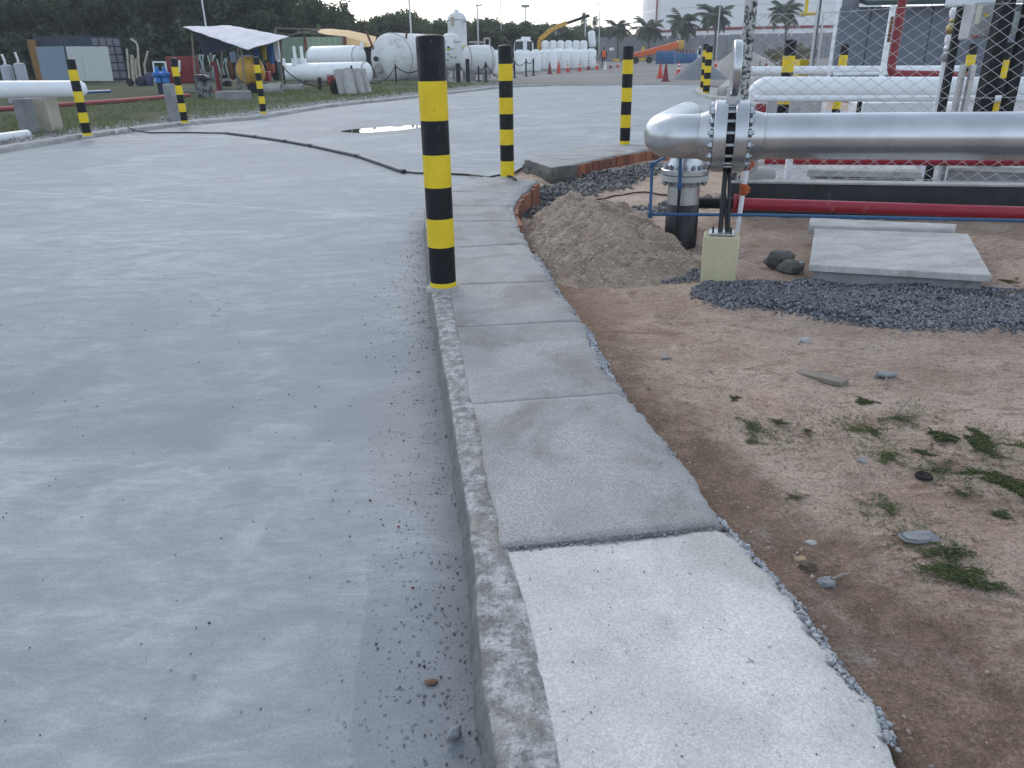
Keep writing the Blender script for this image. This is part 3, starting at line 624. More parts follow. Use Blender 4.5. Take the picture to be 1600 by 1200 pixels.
a, b = G(783, 858, .12), G(1128, 822, .12); q = np.linspace(0.01, .97, 420)
sp_ = a + np.outer(q, b - a); sp_[:, 1] -= rng.uniform(-.008, .045, 420) ** 1 * (.2 + .6 * vnoise(q * 14, q * 0, 3)); sp_[:, 2] = .120
stones('mortar_spill', sp_, rng.uniform(.003, .012, 420) * rng.uniform(.5, 1.4, 420), m_islands('mortar_crumb', [(.14, .145, .15), (.26, .265, .27), (.2, .2, .2), (.33, .33, .33)]), 'grey mortar crumbs spilled along the joint onto the whitish slab', 'mortar', flat=.25)

# the second stretch of sidewalk beyond the gap
S2 = [G(*p, .12) for p in [(822, 250), (850, 240), (925, 230), (985, 226.5), (1060, 226), (1060, 236), (1020, 233), (960, 244), (893, 258), (862, 263)]]
mb = MB(); mb.prism([p[:2] for p in S2], -.1, .13); o = mb.build('sidewalk_slab', M_SLAB, side, bevel=.015); tag(o, 'separate slab beyond the gap')

mb = MB(); q = [S2[0], S2[9], S2[8]]; V = extrude_path([S2[0] + np.array([-.02, .0, 0]), S2[9] + np.array([-.01, -.03, 0]), S2[8] + np.array([.06, -.05, 0])], [(0, -.1), (.03, -.02), (.02, .06), (.0, .126)], mb, .035, 11, .05); mb.build('broken_end', mat('old_dark_concrete', (.11, .108, .10), .9, 0, .3, 8., (.2, .19, .18), .1, .6, 40), side, ang=25)
# hollow clay bricks edging both stretches
edging = thing('brick_edging', 'curved edging of red hollow bricks along the near sidewalk', 'brick edging', (float(EDGE_R[14][0]), float(EDGE_R[14][1]), -.1), world=True)
edging2 = thing('brick_edging', 'long edging of red hollow bricks along the far sidewalk slab beyond the gap', 'brick edging', (float(S2[8][0]), float(S2[8][1]), -.1), world=True)
def brick_mesh(w_, h):
    mb = MB(); n = 3; d = .085; xs = np.linspace(-w_ / 2, w_ / 2, 4 * n + 1); V = []
    for i, x in enumerate(xs):                       # ribbed outer face
        rib = .0 if i % 4 in (1, 2, 3) else .007
        V.append([(x, -d / 2 + rib, -h / 2), (x, -d / 2 + rib, h / 2), (x, d / 2, h / 2), (x, d / 2, -h / 2)])
    V = np.array(V); V = np.concatenate([V, V[:, :1]], 1); mb.grid(V[::-1]); k = len(mb.v[0])
    mb.f += [(0, 1, 2, 3), tuple(k - 5 + q for q in (3, 2, 1, 0))]; mb.mi += [0, 0]
    return mb.mesh('brick', M_BRICK, smooth=False)
BRT = [brick_mesh(.15, .27), brick_mesh(.16, .275), brick_mesh(.14, .265)]
BRS = [brick_mesh(.15, .2), brick_mesh(.16, .205), brick_mesh(.14, .195)]
def brick_row(path, par, off, ztop, step, BR=None, hh=.10):
    BR = BR or BRS
    P = np.array(path)[:, :2]; d = np.concatenate([[0], np.cumsum(np.linalg.norm(np.diff(P, axis=0), axis=1))]); n = int(d[-1] / step)
    for k in range(n):
        q = (k + .5) * step; c = np.array([np.interp(q, d, P[:, 0]), np.interp(q, d, P[:, 1])]); c2 = np.array([np.interp(q + .05, d, P[:, 0]), np.interp(q + .05, d, P[:, 1])]); t = (c2 - c) / np.linalg.norm(c2 - c); nn = np.array([t[1], -t[0]])
        p = c + nn * (off + random.uniform(-.008, .008)); ob = link('brick', BR[k % 3], par)
        ob.location = Vector((p[0], p[1], ztop - hh + random.uniform(-.014, .008))) - par.location
        ob.rotation_euler = (random.uniform(-.03, .03), random.uniform(-.03, .03), math.atan2(t[1], t[0]) + random.uniform(-.03, .03)); ob.scale[0] = (step - .014) / (.15, .16, .14)[k % 3]
RL = [p for p in EDGE_R[14:]]
brick_row(RL, edging, .022, .104, .165, BRT, .135)
brick_row([S2[8], S2[7], S2[6], S2[5], S2[5] + np.array([1.2, .1, 0])], edging2, .0, .112, .165)
# rough concrete haunching on the brick edge and the broken kerb in the gap
mb = MB(); V = extrude_path([RL[0] + np.array([.0, -.2, 0])] + RL, [(-.04, .10), (.0, .128), (.022, .122), (.03, .06)], mb, .02, 6, .05); o = mb.build('mortar_edge', M_CONCD, side)
rb = thing('broken_kerb', 'broken dark lump of old kerb in the gap between sidewalks', 'rubble', G(835, 268, .0), world=True)
def rock(c, d, seed, n1=10, n2=14, amp=.25):
    th = np.linspace(0, math.pi, n1); ph = np.linspace(0, 2 * math.pi, n2); T, P = np.meshgrid(th, ph, indexing='ij')
    x = np.sin(T) * np.cos(P); y = np.sin(T) * np.sin(P); z = np.cos(T)
    r = (np.maximum(np.maximum(abs(x), abs(y)), abs(z))) ** -.55; r = r * (1 + amp * fbm(x * 1.3 + z + seed, y * 1.3 - z * .7 + seed, 1.3, 3, seed) + .4 * amp * fbm(x * 2 + z * 1.7 + seed, y * 2 - z * 1.3, 3.1, 2, seed + 5))
    V = np.stack([c[0] + x * r * d[0] / 2, c[1] + y * r * d[1] / 2, c[2] + z * r * d[2] / 2], -1); V[:, -1] = V[:, 0]; mb = MB(); mb.grid(V); return mb
mb = rock(G(846, 262, .02), (.42, .42, .15), 3, 14, 20, .55); mb2 = rock(G(862, 270, .0), (.3, .3, .13), 9, 12, 16, .6); mb.add(mb2.v[0], mb2.f)
mb.build('broken_concrete', mat('old_dark_concrete', (.11, .108, .10), .9, 0, .3, 8., (.2, .19, .18), .1, .6, 40), rb, ang=20)

# sand heap beside the riser
def sand():
    x = np.arange(-.1, 1.85, .02); y = np.arange(5.0, 9.0, .028); X, Y = np.meshgrid(x, y, indexing='ij')
    d = np.sqrt(((X - .77) / .86) ** 2 + ((Y - 6.65) / 1.75) ** 2) + .22 * fbm(X, Y, 1.7, 4, 41)
    d2 = np.sqrt(((X - .5) / .5) ** 2 + ((Y - 7.9) / 1.0) ** 2)
    d3 = np.sqrt(((X - 1.2) / .5) ** 2 + ((Y - 6.3) / .75) ** 2)
    h = .27 * (1 - d).clip(0) ** .8 + .10 * (1 - d2).clip(0) + .06 * (1 - d3).clip(0)
    h = h * np.where(Y > 6.6, sstep(.06, .30, X - xr(np.clip(Y, .5, 9.6))), sstep(.0, .1, X - xr(Y))); h = h * sstep(5.02, 5.5, Y); inn = sstep(0, .12, h); h = h + inn * (.045 * fbm(X, Y, 3.2, 3, 42) + .10 * np.abs(fbm(X, Y, 6, 4, 43)) + .03 * fbm(X, Y, 17, 3, 44))
    Z = terrain(X, Y) * (X > xr(Y)) + np.where(X > xr(Y) , 0, -.1) + h - .03
    Z = np.where(X < xr(Y) + .01, -.05, Z); Z = np.where(h < .004, Z - .05, Z)
    q = np.argwhere(h > .05); q = q[rng.integers(0, len(q), 5200)]; P = np.stack([X[q[:, 0], q[:, 1]], Y[q[:, 0], q[:, 1]], Z[q[:, 0], q[:, 1]]], -1) + rng.normal(0, .006, (len(q), 3)) - np.array([0, 0, .004])
    stones('sand_clod', P, rng.uniform(.008, .030, len(q)) * rng.uniform(.5, 1.2, len(q)), m_islands('sand_clod_soil', [(.33, .255, .195), (.40, .32, .25), (.45, .365, .29), (.37, .285, .22)]), 'crumbly clods of sand covering the sand heap', 'sand')
    mb = MB(); mb.grid(np.stack([X, Y, Z], -1)); s = N('sand'); p = s.pos()
    c = s.mix(s.ramp(s.noise(3, 7, .65, .4, p), .3, .7), (.30, .225, .17), (.47, .375, .295)); c = s.mix(s.ramp(s.noise(14, 6, .7, 0, p), .5, .7, 0, .6), c, (.54, .45, .365)); c = s.mix(s.ramp(s.noise(45, 5, .75, 0, p), .53, .66, 0, .7), c, (.15, .12, .095))
    s.col(s.grain(c, p, .34, 260)); s.set(Roughness=.95); b = s.bump(s.noise(24, 7, .75, 0, p), 1., .03); s.nrm(s.bump(s.noise(90, 4, .75, 0, p), .9, .008, b))
    return mono('sand_heap', mb, s.m, 'lumpy heap of beige sand beside the brick edged sidewalk', 'sand heap', ang=70)
sand()

# gravel, stone by stone
def scatter(n, x0, x1, y0, y1, wfun):
    x = rng.uniform(x0, x1, n); y = rng.uniform(y0, y1, n); k = rng.uniform(0, 1, n) < wfun(x, y); return x[k], y[k]
x, y = scatter(62000, 1.1, 4.7, 3.3, 5.9, lambda x, y: sstep(.25, .6, gravel_w(x, y)[0]) * (x > xr(y)))
stones('gravel', np.stack([x, y, terrain(x, y) + .004], -1), rng.uniform(.010, .024, len(x)), M_STONE, 'dark grey crushed gravel spread in front of the concrete chamber', 'gravel')
x, y = scatter(4600, .2, 3.0, 7.6, 12.4, lambda x, y: sstep(.2, .6, gravel_w(x, y)[0]) * (x > xr(np.clip(y, .5, 9.7)) + .06))
stones('coarse_gravel', np.stack([x, y, terrain(x, y) + .01], -1), rng.uniform(.02, .065, len(x)), M_RUBBLE, 'coarse grey rubble along the foot of the brick edging', 'gravel')
x, y = scatter(11000, -1.2, .0, .7, 7.2, lambda x, y: np.exp(-((xk(y) - x - .02).clip(0) / (.085 + .03 * np.abs(y - 2.5).clip(0, 2)))) * (1 + .8 * sstep(1.8, 1.2, y)) * (x < xk(y) - .005) * (.25 + .75 * sstep(-.3, .25, fbm(x, y, 1.7, 3, 77))))
stones('loose_grit', np.stack([x, y, np.full(len(x), .003)], -1), rng.uniform(.002, .0085, len(x)) * rng.uniform(.6, 1.5, len(x)), M_CLOD, 'loose dark grit lying along the foot of the kerb', 'grit')
x, y = scatter(700, -3.5, -.1, .7, 8, lambda x, y: (x < xk(y) - .1) * .8)
stones('loose_crumb', np.stack([x, y, np.full(len(x), .002)], -1), rng.uniform(.003, .008, len(x)), M_CLOD, 'scattered crumbs of cement on the concrete road', 'grit')
x, y = scatter(230, -.1, .85, .9, 2.1, lambda x, y: (x > xk(y) + .14) * (x < xr(y) - .03))
stones('slab_crumb', np.stack([x, y, np.full(len(x), .121)], -1), rng.uniform(.002, .0065, len(x)) * rng.uniform(.5, 1, len(x)), M_RUBBLE, 'dark crumbs scattered on the whitish near slab', 'grit')
yy = rng.uniform(.9, 6.6, 3600); xx = xr(yy) + rng.normal(.0, .014, len(yy)) + .012 + .028 * fbm(yy, yy * 0 + 3, 7, 5, 21); kk = vnoise(yy * 3.1, yy * 0, 6) > .35; xx, yy = xx[kk], yy[kk]
stones('edge_rubble', np.stack([xx, yy, .108 - (xx - xr(yy)).clip(0, .06) * .8], -1), rng.uniform(.006, .019, len(xx)), m_islands('pale_edge_stone', [(.12, .13, .15), (.3, .31, .33), (.45, .46, .47), (.2, .21, .23)]), 'exposed pale aggregate on the ragged slab edge', 'gravel')
x, y = scatter(9000, .5, 4.6, .9, 7.2, lambda x, y: (x > xr(y) + .06) * (.10 + .7 * sstep(.35, .05, x - xr(y))))
stones('soil_pebble', np.stack([x, y, terrain(x, y)], -1), rng.uniform(.004, .017, len(x)) * rng.uniform(.6, 1.5, len(x)), m_islands('soil_pebble_stone', [(.15, .105, .08), (.27, .195, .15), (.40, .32, .26), (.17, .15, .14), (.33, .23, .17)]), 'small pebbles and crumbs lying on the sandy soil', 'gravel')
x, y = scatter(5200, -16, -4, 15, 42, lambda x, y: sstep(3.4, .4, (y - 14.7) * .316 - (x + 9.43)) * ((y - 14.7) * .316 - (x + 9.43) > .4))
stones('verge_stone', np.stack([x, y, np.full(len(x), .07)], -1), rng.uniform(.02, .11, len(x)), m_islands('pale_verge_stone', [(.15, .15, .15), (.35, .35, .34), (.5, .5, .48), (.22, .21, .2)]), 'pale stones strewn along the grassy verge', 'gravel')

# puddle on the road
def puddle():
    a = np.linspace(0, 2 * math.pi, 40, endpoint=False); c = G(600, 202.5); L1 = G(536, 204.5); R1 = G(655, 199.5); ax = (R1 - L1)[:2] / 2; c = ((L1 + R1) / 2)[:2]
    pts = []
    for t in a:
        w_ = .30 * (1 + .25 * math.cos(t)) * (1 + .25 * fbm(np.array([math.cos(t)]), np.array([math.sin(t)]), 2, 3, 4)[0]); p = c + ax * math.cos(t) + np.array([.25, 1.0]) * math.sin(t) * 2.7 * w_
        pts.append(p)
    s = N('puddle_water'); s.col((.03, .03, .032)); s.set(Roughness=.02); s.b.inputs['IOR'].default_value = 1.33; s.b.inputs['Specular IOR Level'].default_value = .8
    s.nrm(s.bump(s.noise(3, 3, .5, 0, s.pos()), .02, .01))
    return sheet('puddle', pts, .004, s.m)
puddle()
# ------------------------------------------------------------------ bollards
def bollard(p, label, cuts=(1.5, 1.30, 1.09, .885, .675, .475, .275, .07, 0), sc_=(1, 1, 1), n=24, lean=0.):
    t = thing('bollard', label, 'bollard', p, 'striped bollards round the yard'); t.scale = sc_; t.rotation_euler[1] = lean
    r = .084; H = cuts[0]
    MB().lathe([(r, 0), (r, H - .02), (r - .004, H - .006), (r - .015, H), (0, H + .006)], n=n).build('post', M_BLACK, t)
    MB().lathe([(r + .03, -.012), (r + .026, .004), (r + .008, .014), (r - .002, .016)], n=n).build('mortar_collar', M_CONC, t)
    for i in range(1, len(cuts) - 1, 2):
        mb = MB(); mb.lathe([(r - .002, cuts[i + 1]), (r + .0015, cuts[i + 1] + .001), (r + .0015, cuts[i] - .001), (r - .002, cuts[i])], n=n); mb.build('yellow_band', M_YELLOW, t)
    return t
C0 = (1.5, 1.255, 1.035, .84, .645, .455, .275, .045, 0)
bollard(G(693, 449, .12), 'nearest tall black and yellow bollard on the kerb of the sidewalk', C0, n=40)
bollard(G(793, 277, .12), 'second black and yellow bollard at the far end of the bricked sidewalk', (1.5, 1.3, 1.115, .93, .745, .57, .39, .20, 0))
bollard(G(976, 226.5, .12), 'black and yellow bollard on the slab beyond the gap, left of the silver elbow')
bollard(G(137, 213, .1), 'leftmost black and yellow bollard on the left kerb before the white pipe', sc_=(1.05, 1.05, 1))
bollard(G(289, 193, .1), 'black and yellow bollard on the left kerb before the red cabinet')
bollard(G(412, 178, .1), 'black and yellow bollard on the left kerb before the concrete mixer')
bollard(G(1103, 146.5, .1), 'front one of two overlapping bollards on the far traffic island', sc_=(1.45, 1.45, 1.08))
bollard(G(1098, 140, .1), 'rear one of two overlapping bollards on the far traffic island', sc_=(1.3, 1.3, 1.15))
FB = [(1236, 62, 12.5, 'black and yellow bollard behind the fence above the white elbow'), (1321, 69, 18, 'thin black and yellow bollard before the blue grey building'), (1522, 68, 17, 'black and yellow bollard behind the grey cabinet struts'), (1573, 66, 10.6, 'wide black and yellow bollard nearest the right edge of the picture')]
for u, v, Y, lab in FB:
    p = D(u, v, Y); z0 = p[2] - 1.5
    bollard((p[0], p[1], z0 if z0 < 0 else 0), lab, sc_=(1.05, 1.05, 1 if z0 < 0 else p[2] / 1.5), n=18, lean=0)

# ------------------------------------------------------------------ the silver pipeline
P0 = D(1165, 213, 5.35); Aang = R(-14); A3 = np.array([math.cos(Aang), math.sin(Aang), 0])
tt = (np.tan(0) if False else 0)
k = ray(1600, 212.5); # where the right end leaves the picture
sol = np.linalg.solve(np.array([[A3[0], -k[0]], [A3[1], -k[1]]]), -P0[:2]); Q0 = np.array([0, 0, HC]) + k * sol[1]
A3 = (Q0 - P0) / np.linalg.norm(Q0 - P0); B3 = np.array([-A3[1], A3[0], 0]); B3 /= np.linalg.norm(B3); RP = .146
pipe = thing('pipeline', 'thick silver pipeline with flanged joint, back elbow and buried black riser', 'pipeline', (P0[0], P0[1], 0), world=True)
at = lambda s, b=0., z=0.: P0 + A3 * s + B3 * b + np.array([0, 0, z])
mb = MB(); mb.tube([at(.105), at(1.5), at(3), at(5.2)], RP, 40); mb.build('pipe', M_SILVER, pipe)
RISER = np.array([1.587, 7.0]); C = at(-.56); rz_ = P0[2] + .0
dv = np.array([RISER[0] - C[0], RISER[1] - C[1], 0]); topz = C[2]
path = fillet([at(-.205), C, np.array([RISER[0], RISER[1], topz]), np.array([RISER[0], RISER[1], .66])], .33, 14)
mb = MB(); mb.tube(path, RP, 40); mb.build('elbow', M_SILVER, pipe)
# weld beads at the elbow and neck joints
for s_ in (-.315, .118):
    mb = MB(); mb.lathe([(RP - .004, -.008), (RP + .003, -.004), (RP + .003, .004), (RP - .004, .008)], at(s_), A3, 40); mb.build('weld_bead', M_STEEL, pipe)
FR = .232
def flange(s0, s1, neck0, neck1, name='flange'):
    mb = MB(); sg = 1 if s1 > s0 else -1; lo, hi = (s0, s1)
    prof = [(RP - .01, neck0), (RP + .003, neck0), (RP + .03, neck1), (FR - .004, neck1), (FR, neck1 + (.004 if neck1 > neck0 else -.004)), (FR, s1 - (.004 if s1 > neck1 else -.004)), (FR - .004, s1), (.10, s1)]
    mb.lathe(prof if True else prof, at(0), A3, 48); return mb.build(name, M_SILVER, pipe, ang=30)
flange(0, -.130, -.305, -.212); flange(0, -.078, .105, .004)
mb = MB(); mb.lathe([(0, -.020), (.172, -.020), (.172, .020), (0, .020)], at(-.104), A3, 40); mb.build('gasket_ring', M_DARK, pipe)
# spectacle blind: paddle disc standing above the joint
mb = MB(); cz = .425; tr = A3
mb.lathe([(0, -.026), (.165, -.026), (.172, -.020), (.172, .020), (.165, .026), (0, .026)], at(-.104, 0, cz), A3 * math.cos(R(2.5)) + B3 * math.sin(R(2.5)), 48)
mb.bar(at(-.104, 0, .15), at(-.104, 0, .30), .04, .09, up=A3); mb.build('blind_plate', M_SILVER, pipe, ang=30)
def bolt_mesh(l, r, hr):
    mb = MB(); h = l / 2
    mb.lathe([(0, -h), (r, -h), (r, h), (0, h)], n=10)
    for z in (-h + .012, h - .012 - hr * .9): mb.lathe([(hr * .8, z), (hr, z + .004), (hr, z + hr * .9 - .004), (hr * .8, z + hr * .9)], n=6)
    return mb.mesh('bolt', M_NUT, smooth=True, ang=25)
BM = bolt_mesh(.292, .0125, .028); rotA = Vector((0, 0, 1)).rotation_difference(Vector(A3)).to_euler()
for k in range(16):
    a = (k + .5) / 16 * 2 * math.pi; p = at(-.104) + .196 * (math.cos(a) * B3 + math.sin(a) * np.array([0, 0, 1])); o = link('bolt', BM, pipe); o.location = Vector(p) - pipe.location; o.rotation_euler = rotA
# riser with its own flange pair
rx, ry = RISER; zf = lambda v, Y=6.78: float(D(1078, v, Y)[2])
z1, z2, z3 = zf(268), zf(277), zf(287)
mb = MB(); mb.lathe([(RP - .012, .675), (RP + .003, .672), (RP + .003, .66), (RP - .003, .655), (RP + .006, z1 + .05), (RP + .035, z1), (.205, z1), (.213, z1 - .006), (.213, z2 + .006), (.207, z2 + .003), (.1, z2 + .003)], (rx, ry, 0), n=40); mb.build('flange', M_SILVER, pipe, ang=30)
mb = MB(); mb.lathe([(.1, z2 - .003), (.207, z2 - .003), (.213, z2 - .006), (.213, z3 + .006), (.205, z3), (RP + .02, z3), (RP, z3 - .05), (.1, z3 - .05)], (rx, ry, 0), n=40); mb.build('flange', M_BOX, pipe, ang=30)
BM2 = bolt_mesh(z1 - z3 + .085, .011, .021)
for k in range(16):
    a = (k + .5) / 16 * 2 * math.pi; o = link('bolt', BM2, pipe); o.location = Vector((rx + .182 * math.cos(a), ry + .182 * math.sin(a), (z1 + z3) / 2)) - pipe.location
zb = zf(322, 6.86)
mb = MB(); mb.lathe([(RP - .004, z3 - .04), (RP - .004, zb)], (rx, ry, 0), n=40); mb.build('bare_pipe', M_STEEL, pipe)
mb = MB(); mb.lathe([(RP - .002, zb + .004), (RP + .001, zb), (RP + .001, -.45)], (rx, ry, 0), n=40); mb.build('black_wrap', mat('black_pipe_wrap', (.012, .013, .016), .38, 0, .2, 8.), pipe)

# support block with its black steel props
bl, br_ = G(1092, 446, -.01), G(1149, 449, -.01); bc = (bl + br_) / 2; bw = np.linalg.norm(br_ - bl) * .97; bd = .2; ba = math.atan2(br_[1] - bl[1], br_[0] - bl[0]); bn = np.array([-math.sin(ba), math.cos(ba), 0])
bh = float(D(1122, 370, bc[1] + .02)[2]); cc = bc + bn * bd / 2
sup = thing('pipe_support', 'yellowish concrete block with black steel props under the flanged joint', 'pipe support', (cc[0], cc[1], -.1), world=True)
mb = MB(); mb.box((cc[0], cc[1], (bh - .1) / 2), (bw, bd, bh + .1), ba); mb.build('block', M_BLOCK, sup, bevel=.008)
mb = MB(); mb.box((cc[0], cc[1], bh + .012), (.17, .15, .014), ba); mb.build('base_plate', M_STEEL, sup, bevel=.002)
for dx, dy in ((-.06, -.05), (.06, -.05), (.06, .05), (-.06, .05)):
    q = cc + np.array([math.cos(ba), math.sin(ba), 0]) * dx + bn * dy; mb = MB(); mb.box((q[0], q[1], bh + .028), (.012, .006, .024), ba + .5); mb.build('anchor_nut', M_DARK, sup)
for q, s1, rr in ((-.012, -.11, .017), (.045, -.085, .012), (.03, -.12, .008)):
    a = np.array([cc[0], cc[1], bh]) + np.array([math.cos(ba), math.sin(ba), 0]) * q; b = at(s1, .0, -.2); mb = MB(); mb.tube([a, b], rr, 10); mb.build('prop', M_DARK, sup)

# ------------------------------------------------------------------ smaller pipes of the pipe yard
def pipe_thing(name, label, pts, r, m, n=12, fil=0.1, cat='pipe', group=None):
    path = fillet(pts, fil, 6) if len(pts) > 2 else pts
    mb = MB(); mb.tube(path, r, n); return mono(name, mb, m, label, cat, group)
b0 = D(1043, 243, 6.9); b1 = D(1019, 257, 6.55); b2 = D(1016, 335, 6.5); b3 = D(1180, 336, 6.42); b4 = D(1600, 345, 6.1); b5 = b4 + (b4 - b3) * 1.0
bp = thing('blue_pipe', 'thin blue pipe framing the riser and running right along the red pipe', 'pipe', (b2[0], b2[1], b2[2]), world=True)
mb = MB(); mb.tube(fillet([b0, b1, b2, b3, b4, b5], .03, 5), .0135, 10); mb.build('tube', M_BLUE, bp)
for q in (b1, b2): mb = MB(); mb.lathe([(0, -.03), (.02, -.028), (.021, .02), (0, .024)], q, n=10); mb.build('elbow_joint', M_BLUE, bp)
c0, c1 = D(1063, 243, 6.74), D(1062, 292, 6.74); dr = thing('drain_tube', 'blue and black drain tube down the front of the riser', 'tube', (c1[0], c1[1], -.2), world=True)
mb = MB(); mb.tube([c0 + np.array([0, 0, .06]), c1], .015, 10); mb.lathe([(0, -.02), (.022, -.02), (.022, .02), (0, .02)], c1, n=10); mb.build('tube', M_BLUE, dr)
mb = MB(); mb.tube([c1, np.array([c1[0], c1[1], -.25])], .014, 10); mb.build('hose', M_DARK, dr)
r0, r1, r2 = D(1088, 317, 7.3), D(1146, 318, 7.18), D(1600, 333, 6.55); r3 = r2 + (r2 - r1) * 1.0
rp = thing('red_pipe', 'red pipe with black coupling lying along the foot of the black wall', 'pipe', (r1[0], r1[1], r1[2] - .06), world=True)
mb = MB(); mb.tube([r1, r2, r3], .055, 20); mb.build('tube', M_RED, rp)
mb = MB(); mb.tube([r0, r1], .05, 20); mb.build('black_coupling', M_BLACK, rp)
rd = (r2 - r1) / np.linalg.norm(r2 - r1); mb = MB(); mb.lathe([(0, -.014), (.088, -.014), (.088, .014), (0, .014)], r1 + rd * .012, rd, 20); mb.lathe([(0, -.014), (.088, -.014), (.088, .014), (0, .014)], r1 + rd * .05, rd, 20); mb.build('flange', M_RED, rp)
w0, w1 = D(1169, 250, 6.85), D(1150, 372, 6.85); wt = thing('vent_pipe', 'thin white pipe with two rust orange valves beside the support block', 'pipe', (w1[0], w1[1], -.1), world=True)
mb = MB(); mb.tube([np.array([w1[0], w1[1], -.1]), w1, np.array([w0[0], w0[1], w0[2]])], .021, 12); mb.build('tube', M_WHITE2, wt)
for v in (256, 296):
    q = D(1166 if v < 280 else 1160, v, 6.85); q = np.array([w0[0] + (w1[0] - w0[0]) * (q[2] - w0[2]) / (w1[2] - w0[2]), w0[1], q[2]])
    mb = MB(); mb.lathe([(0, -.05), (.03, -.05), (.036, -.03), (.03, 0), (.036, .03), (.03, .05), (0, .05)], q, n=10); mb.box(q + np.array([.02, -.02, 0]), (.05, .05, .05)); o = mb.build('valve', M_ORV, wt)
    mb = MB(); mb.tube([q + np.array([.03, -.02, .0]), q + np.array([.055, -.03, -.005]), q + np.array([.11, -.05, -.03])], .006, 6); mb.build('valve_handle', M_STEEL, o)
cb = [G(812, 298, -.0), G(880, 296, .0), G(960, 297, .02), G(1040, 300, .0)]
# thin black cable on soil
mb = MB(); P = np.array([(p[0], p[1], float(terrain(p[0], p[1])) + .012) for p in [G(u, v, -.02) for u, v in np.stack([np.linspace(855, 1048, 30), 299 + 2.5 * np.sin(np.linspace(0, 7, 30)) + np.linspace(0, 3, 30)], -1)]]); mb.tube(P, .009, 6); mono('cable', mb, M_RUBBER, 'thin black cable lying on the soil between brick edging and riser', 'cable')

# ------------------------------------------------------------------ chambers with concrete lids
def chamber(pl, zt, zl, zb, label, lid_t=.055, inset=.03):
    """pl: four plan corners of the lid (front-left, front-right, back-right, back-left)"""
    P = [np.array(p[:2]) for p in pl]; c = sum(P) / 4; t = thing('concrete_chamber', label, 'inspection chamber', (c[0], c[1], zb), 'concrete chambers with slab lids', world=True)
    mb = MB(); mb.prism([p for p in P], zt - lid_t, zt); mb.build('lid', M_CHAMB, t, bevel=.006)
    mb = MB(); mb.prism([c + (p - c) * (1 - inset / np.linalg.norm(p - c) * 2) for p in P], zb, zt - lid_t - .004); mb.build('wall', M_CONCD, t, bevel=.004); return t
zt = .15
chamber([G(1264, 413, zt), G(1550, 430, zt), G(1513, 365, zt), G(1273, 357, zt)], zt, .1, -.15, 'wide low chamber with pale slab lid behind the gravel', .05)
zt2 = .165
chamber([G(1264, 352, zt2 - .0), G(1493, 358, zt2), G(1495, 350, zt2), G(1266, 340, zt2)], zt2, .1, -.15, 'narrow concrete chamber lid pressed against the blue pipe behind the wide lid', .07)
# grey rubble and pipe stub left of the chamber
mb = rock(G(1216, 405, .05), (.24, .18, .15), 5, 6, 8, .5); q = rock(G(1235, 418, .02), (.18, .16, .10), 6, 6, 8, .5); mono('concrete_lump', mb, mat('old_dark_concrete', (.11, .108, .10)), 'grey lump of broken concrete left of the wide chamber', 'rubble', ang=15); mono('concrete_lump', q, mat('old_dark_concrete', (.11, .108, .10)), 'small flat piece of broken concrete below the grey lump by the chamber', 'rubble', ang=15)
p = G(1251, 424, 0); mb = MB(); mb.tube([(p[0], p[1], -.1), (p[0], p[1], .07)], .022, 12); mono('pipe_stub', mb, M_CONCD, 'short grey plastic pipe stub at the left corner of the wide chamber', 'pipe')

# ------------------------------------------------------------------ low black wall and the chain-link fence on it
W0 = D(1150, 282.6, 7.62); W1 = D(1600, 290, 7.08); Wd = (W1 - W0); Wd[2] = 0; Wd /= np.linalg.norm(Wd); zw = float((W0[2] + W1[2]) / 2)
Wn = np.array([-Wd[1], Wd[0], 0])
wall = thing('low_wall', 'low black waterproofed wall with a pale concrete coping under the fence', 'wall', (W0[0], W0[1], -.15), world=True)
def wbox(s0, s1, d0, d1, z0, z1, name, m, par, **k):
    c = W0 + Wd * (s0 + s1) / 2 + Wn * (d0 + d1) / 2; mb = MB(); mb.box((c[0], c[1], (z0 + z1) / 2), (s1 - s0, d1 - d0, z1 - z0), math.atan2(Wd[1], Wd[0])); return mb.build(name, m, par, **k)
wbox(-.05, 5, .01, .16, -.2, zw - .022, 'wall_face', M_WALLD, wall)
wbox(-.06, 5.01, 0, .17, zw - .02, zw, 'coping', M_CONC, wall, bevel=.004)
fence = thing('chain_link_fence', 'galvanized chain link fence with wide diamonds on the low black wall', 'fence', (W0[0], W0[1], zw), world=True)
ftop = float(D(1183, 14, 7.6)[2])
def fmesh():
    mb = MB(); Hh = ftop - zw; pw, phh = .152, .105; s0, s1 = .0, 5.0; slope = phh / pw
    lines = []; off = -Hh / slope
    k = 0
    while off < s1:
        for sg in (1, -1):
            a = [max(off, s0), None]; z_a = (a[0] - off) * slope; b_s = min(off + Hh / slope, s1); z_b = (b_s - off) * slope
            if b_s > a[0] + .01:
                n = max(2, int((b_s - a[0]) / .05)); S = np.linspace(a[0], b_s, n); Z = np.linspace(z_a, z_b, n)
                if sg < 0: Z = Hh - Z
                lines.append((S, Z))
        off += pw
    for S, Z in lines:
        sag = .012 * fbm(S, Z, 1.1, 2, 3); bulge = .03 * fbm(S, Z, .8, 2, 9)
        zz = zw + .01 + Z * (1 + .015 * (S - 2)) + sag; P = W0 + np.outer(S, Wd) + np.outer(.085 + bulge, Wn); P[:, 2] = zz
        mb.tube(P, .0022, 4, False)
    return mb
fmesh().build('wire_mesh', M_WIRE, fence)
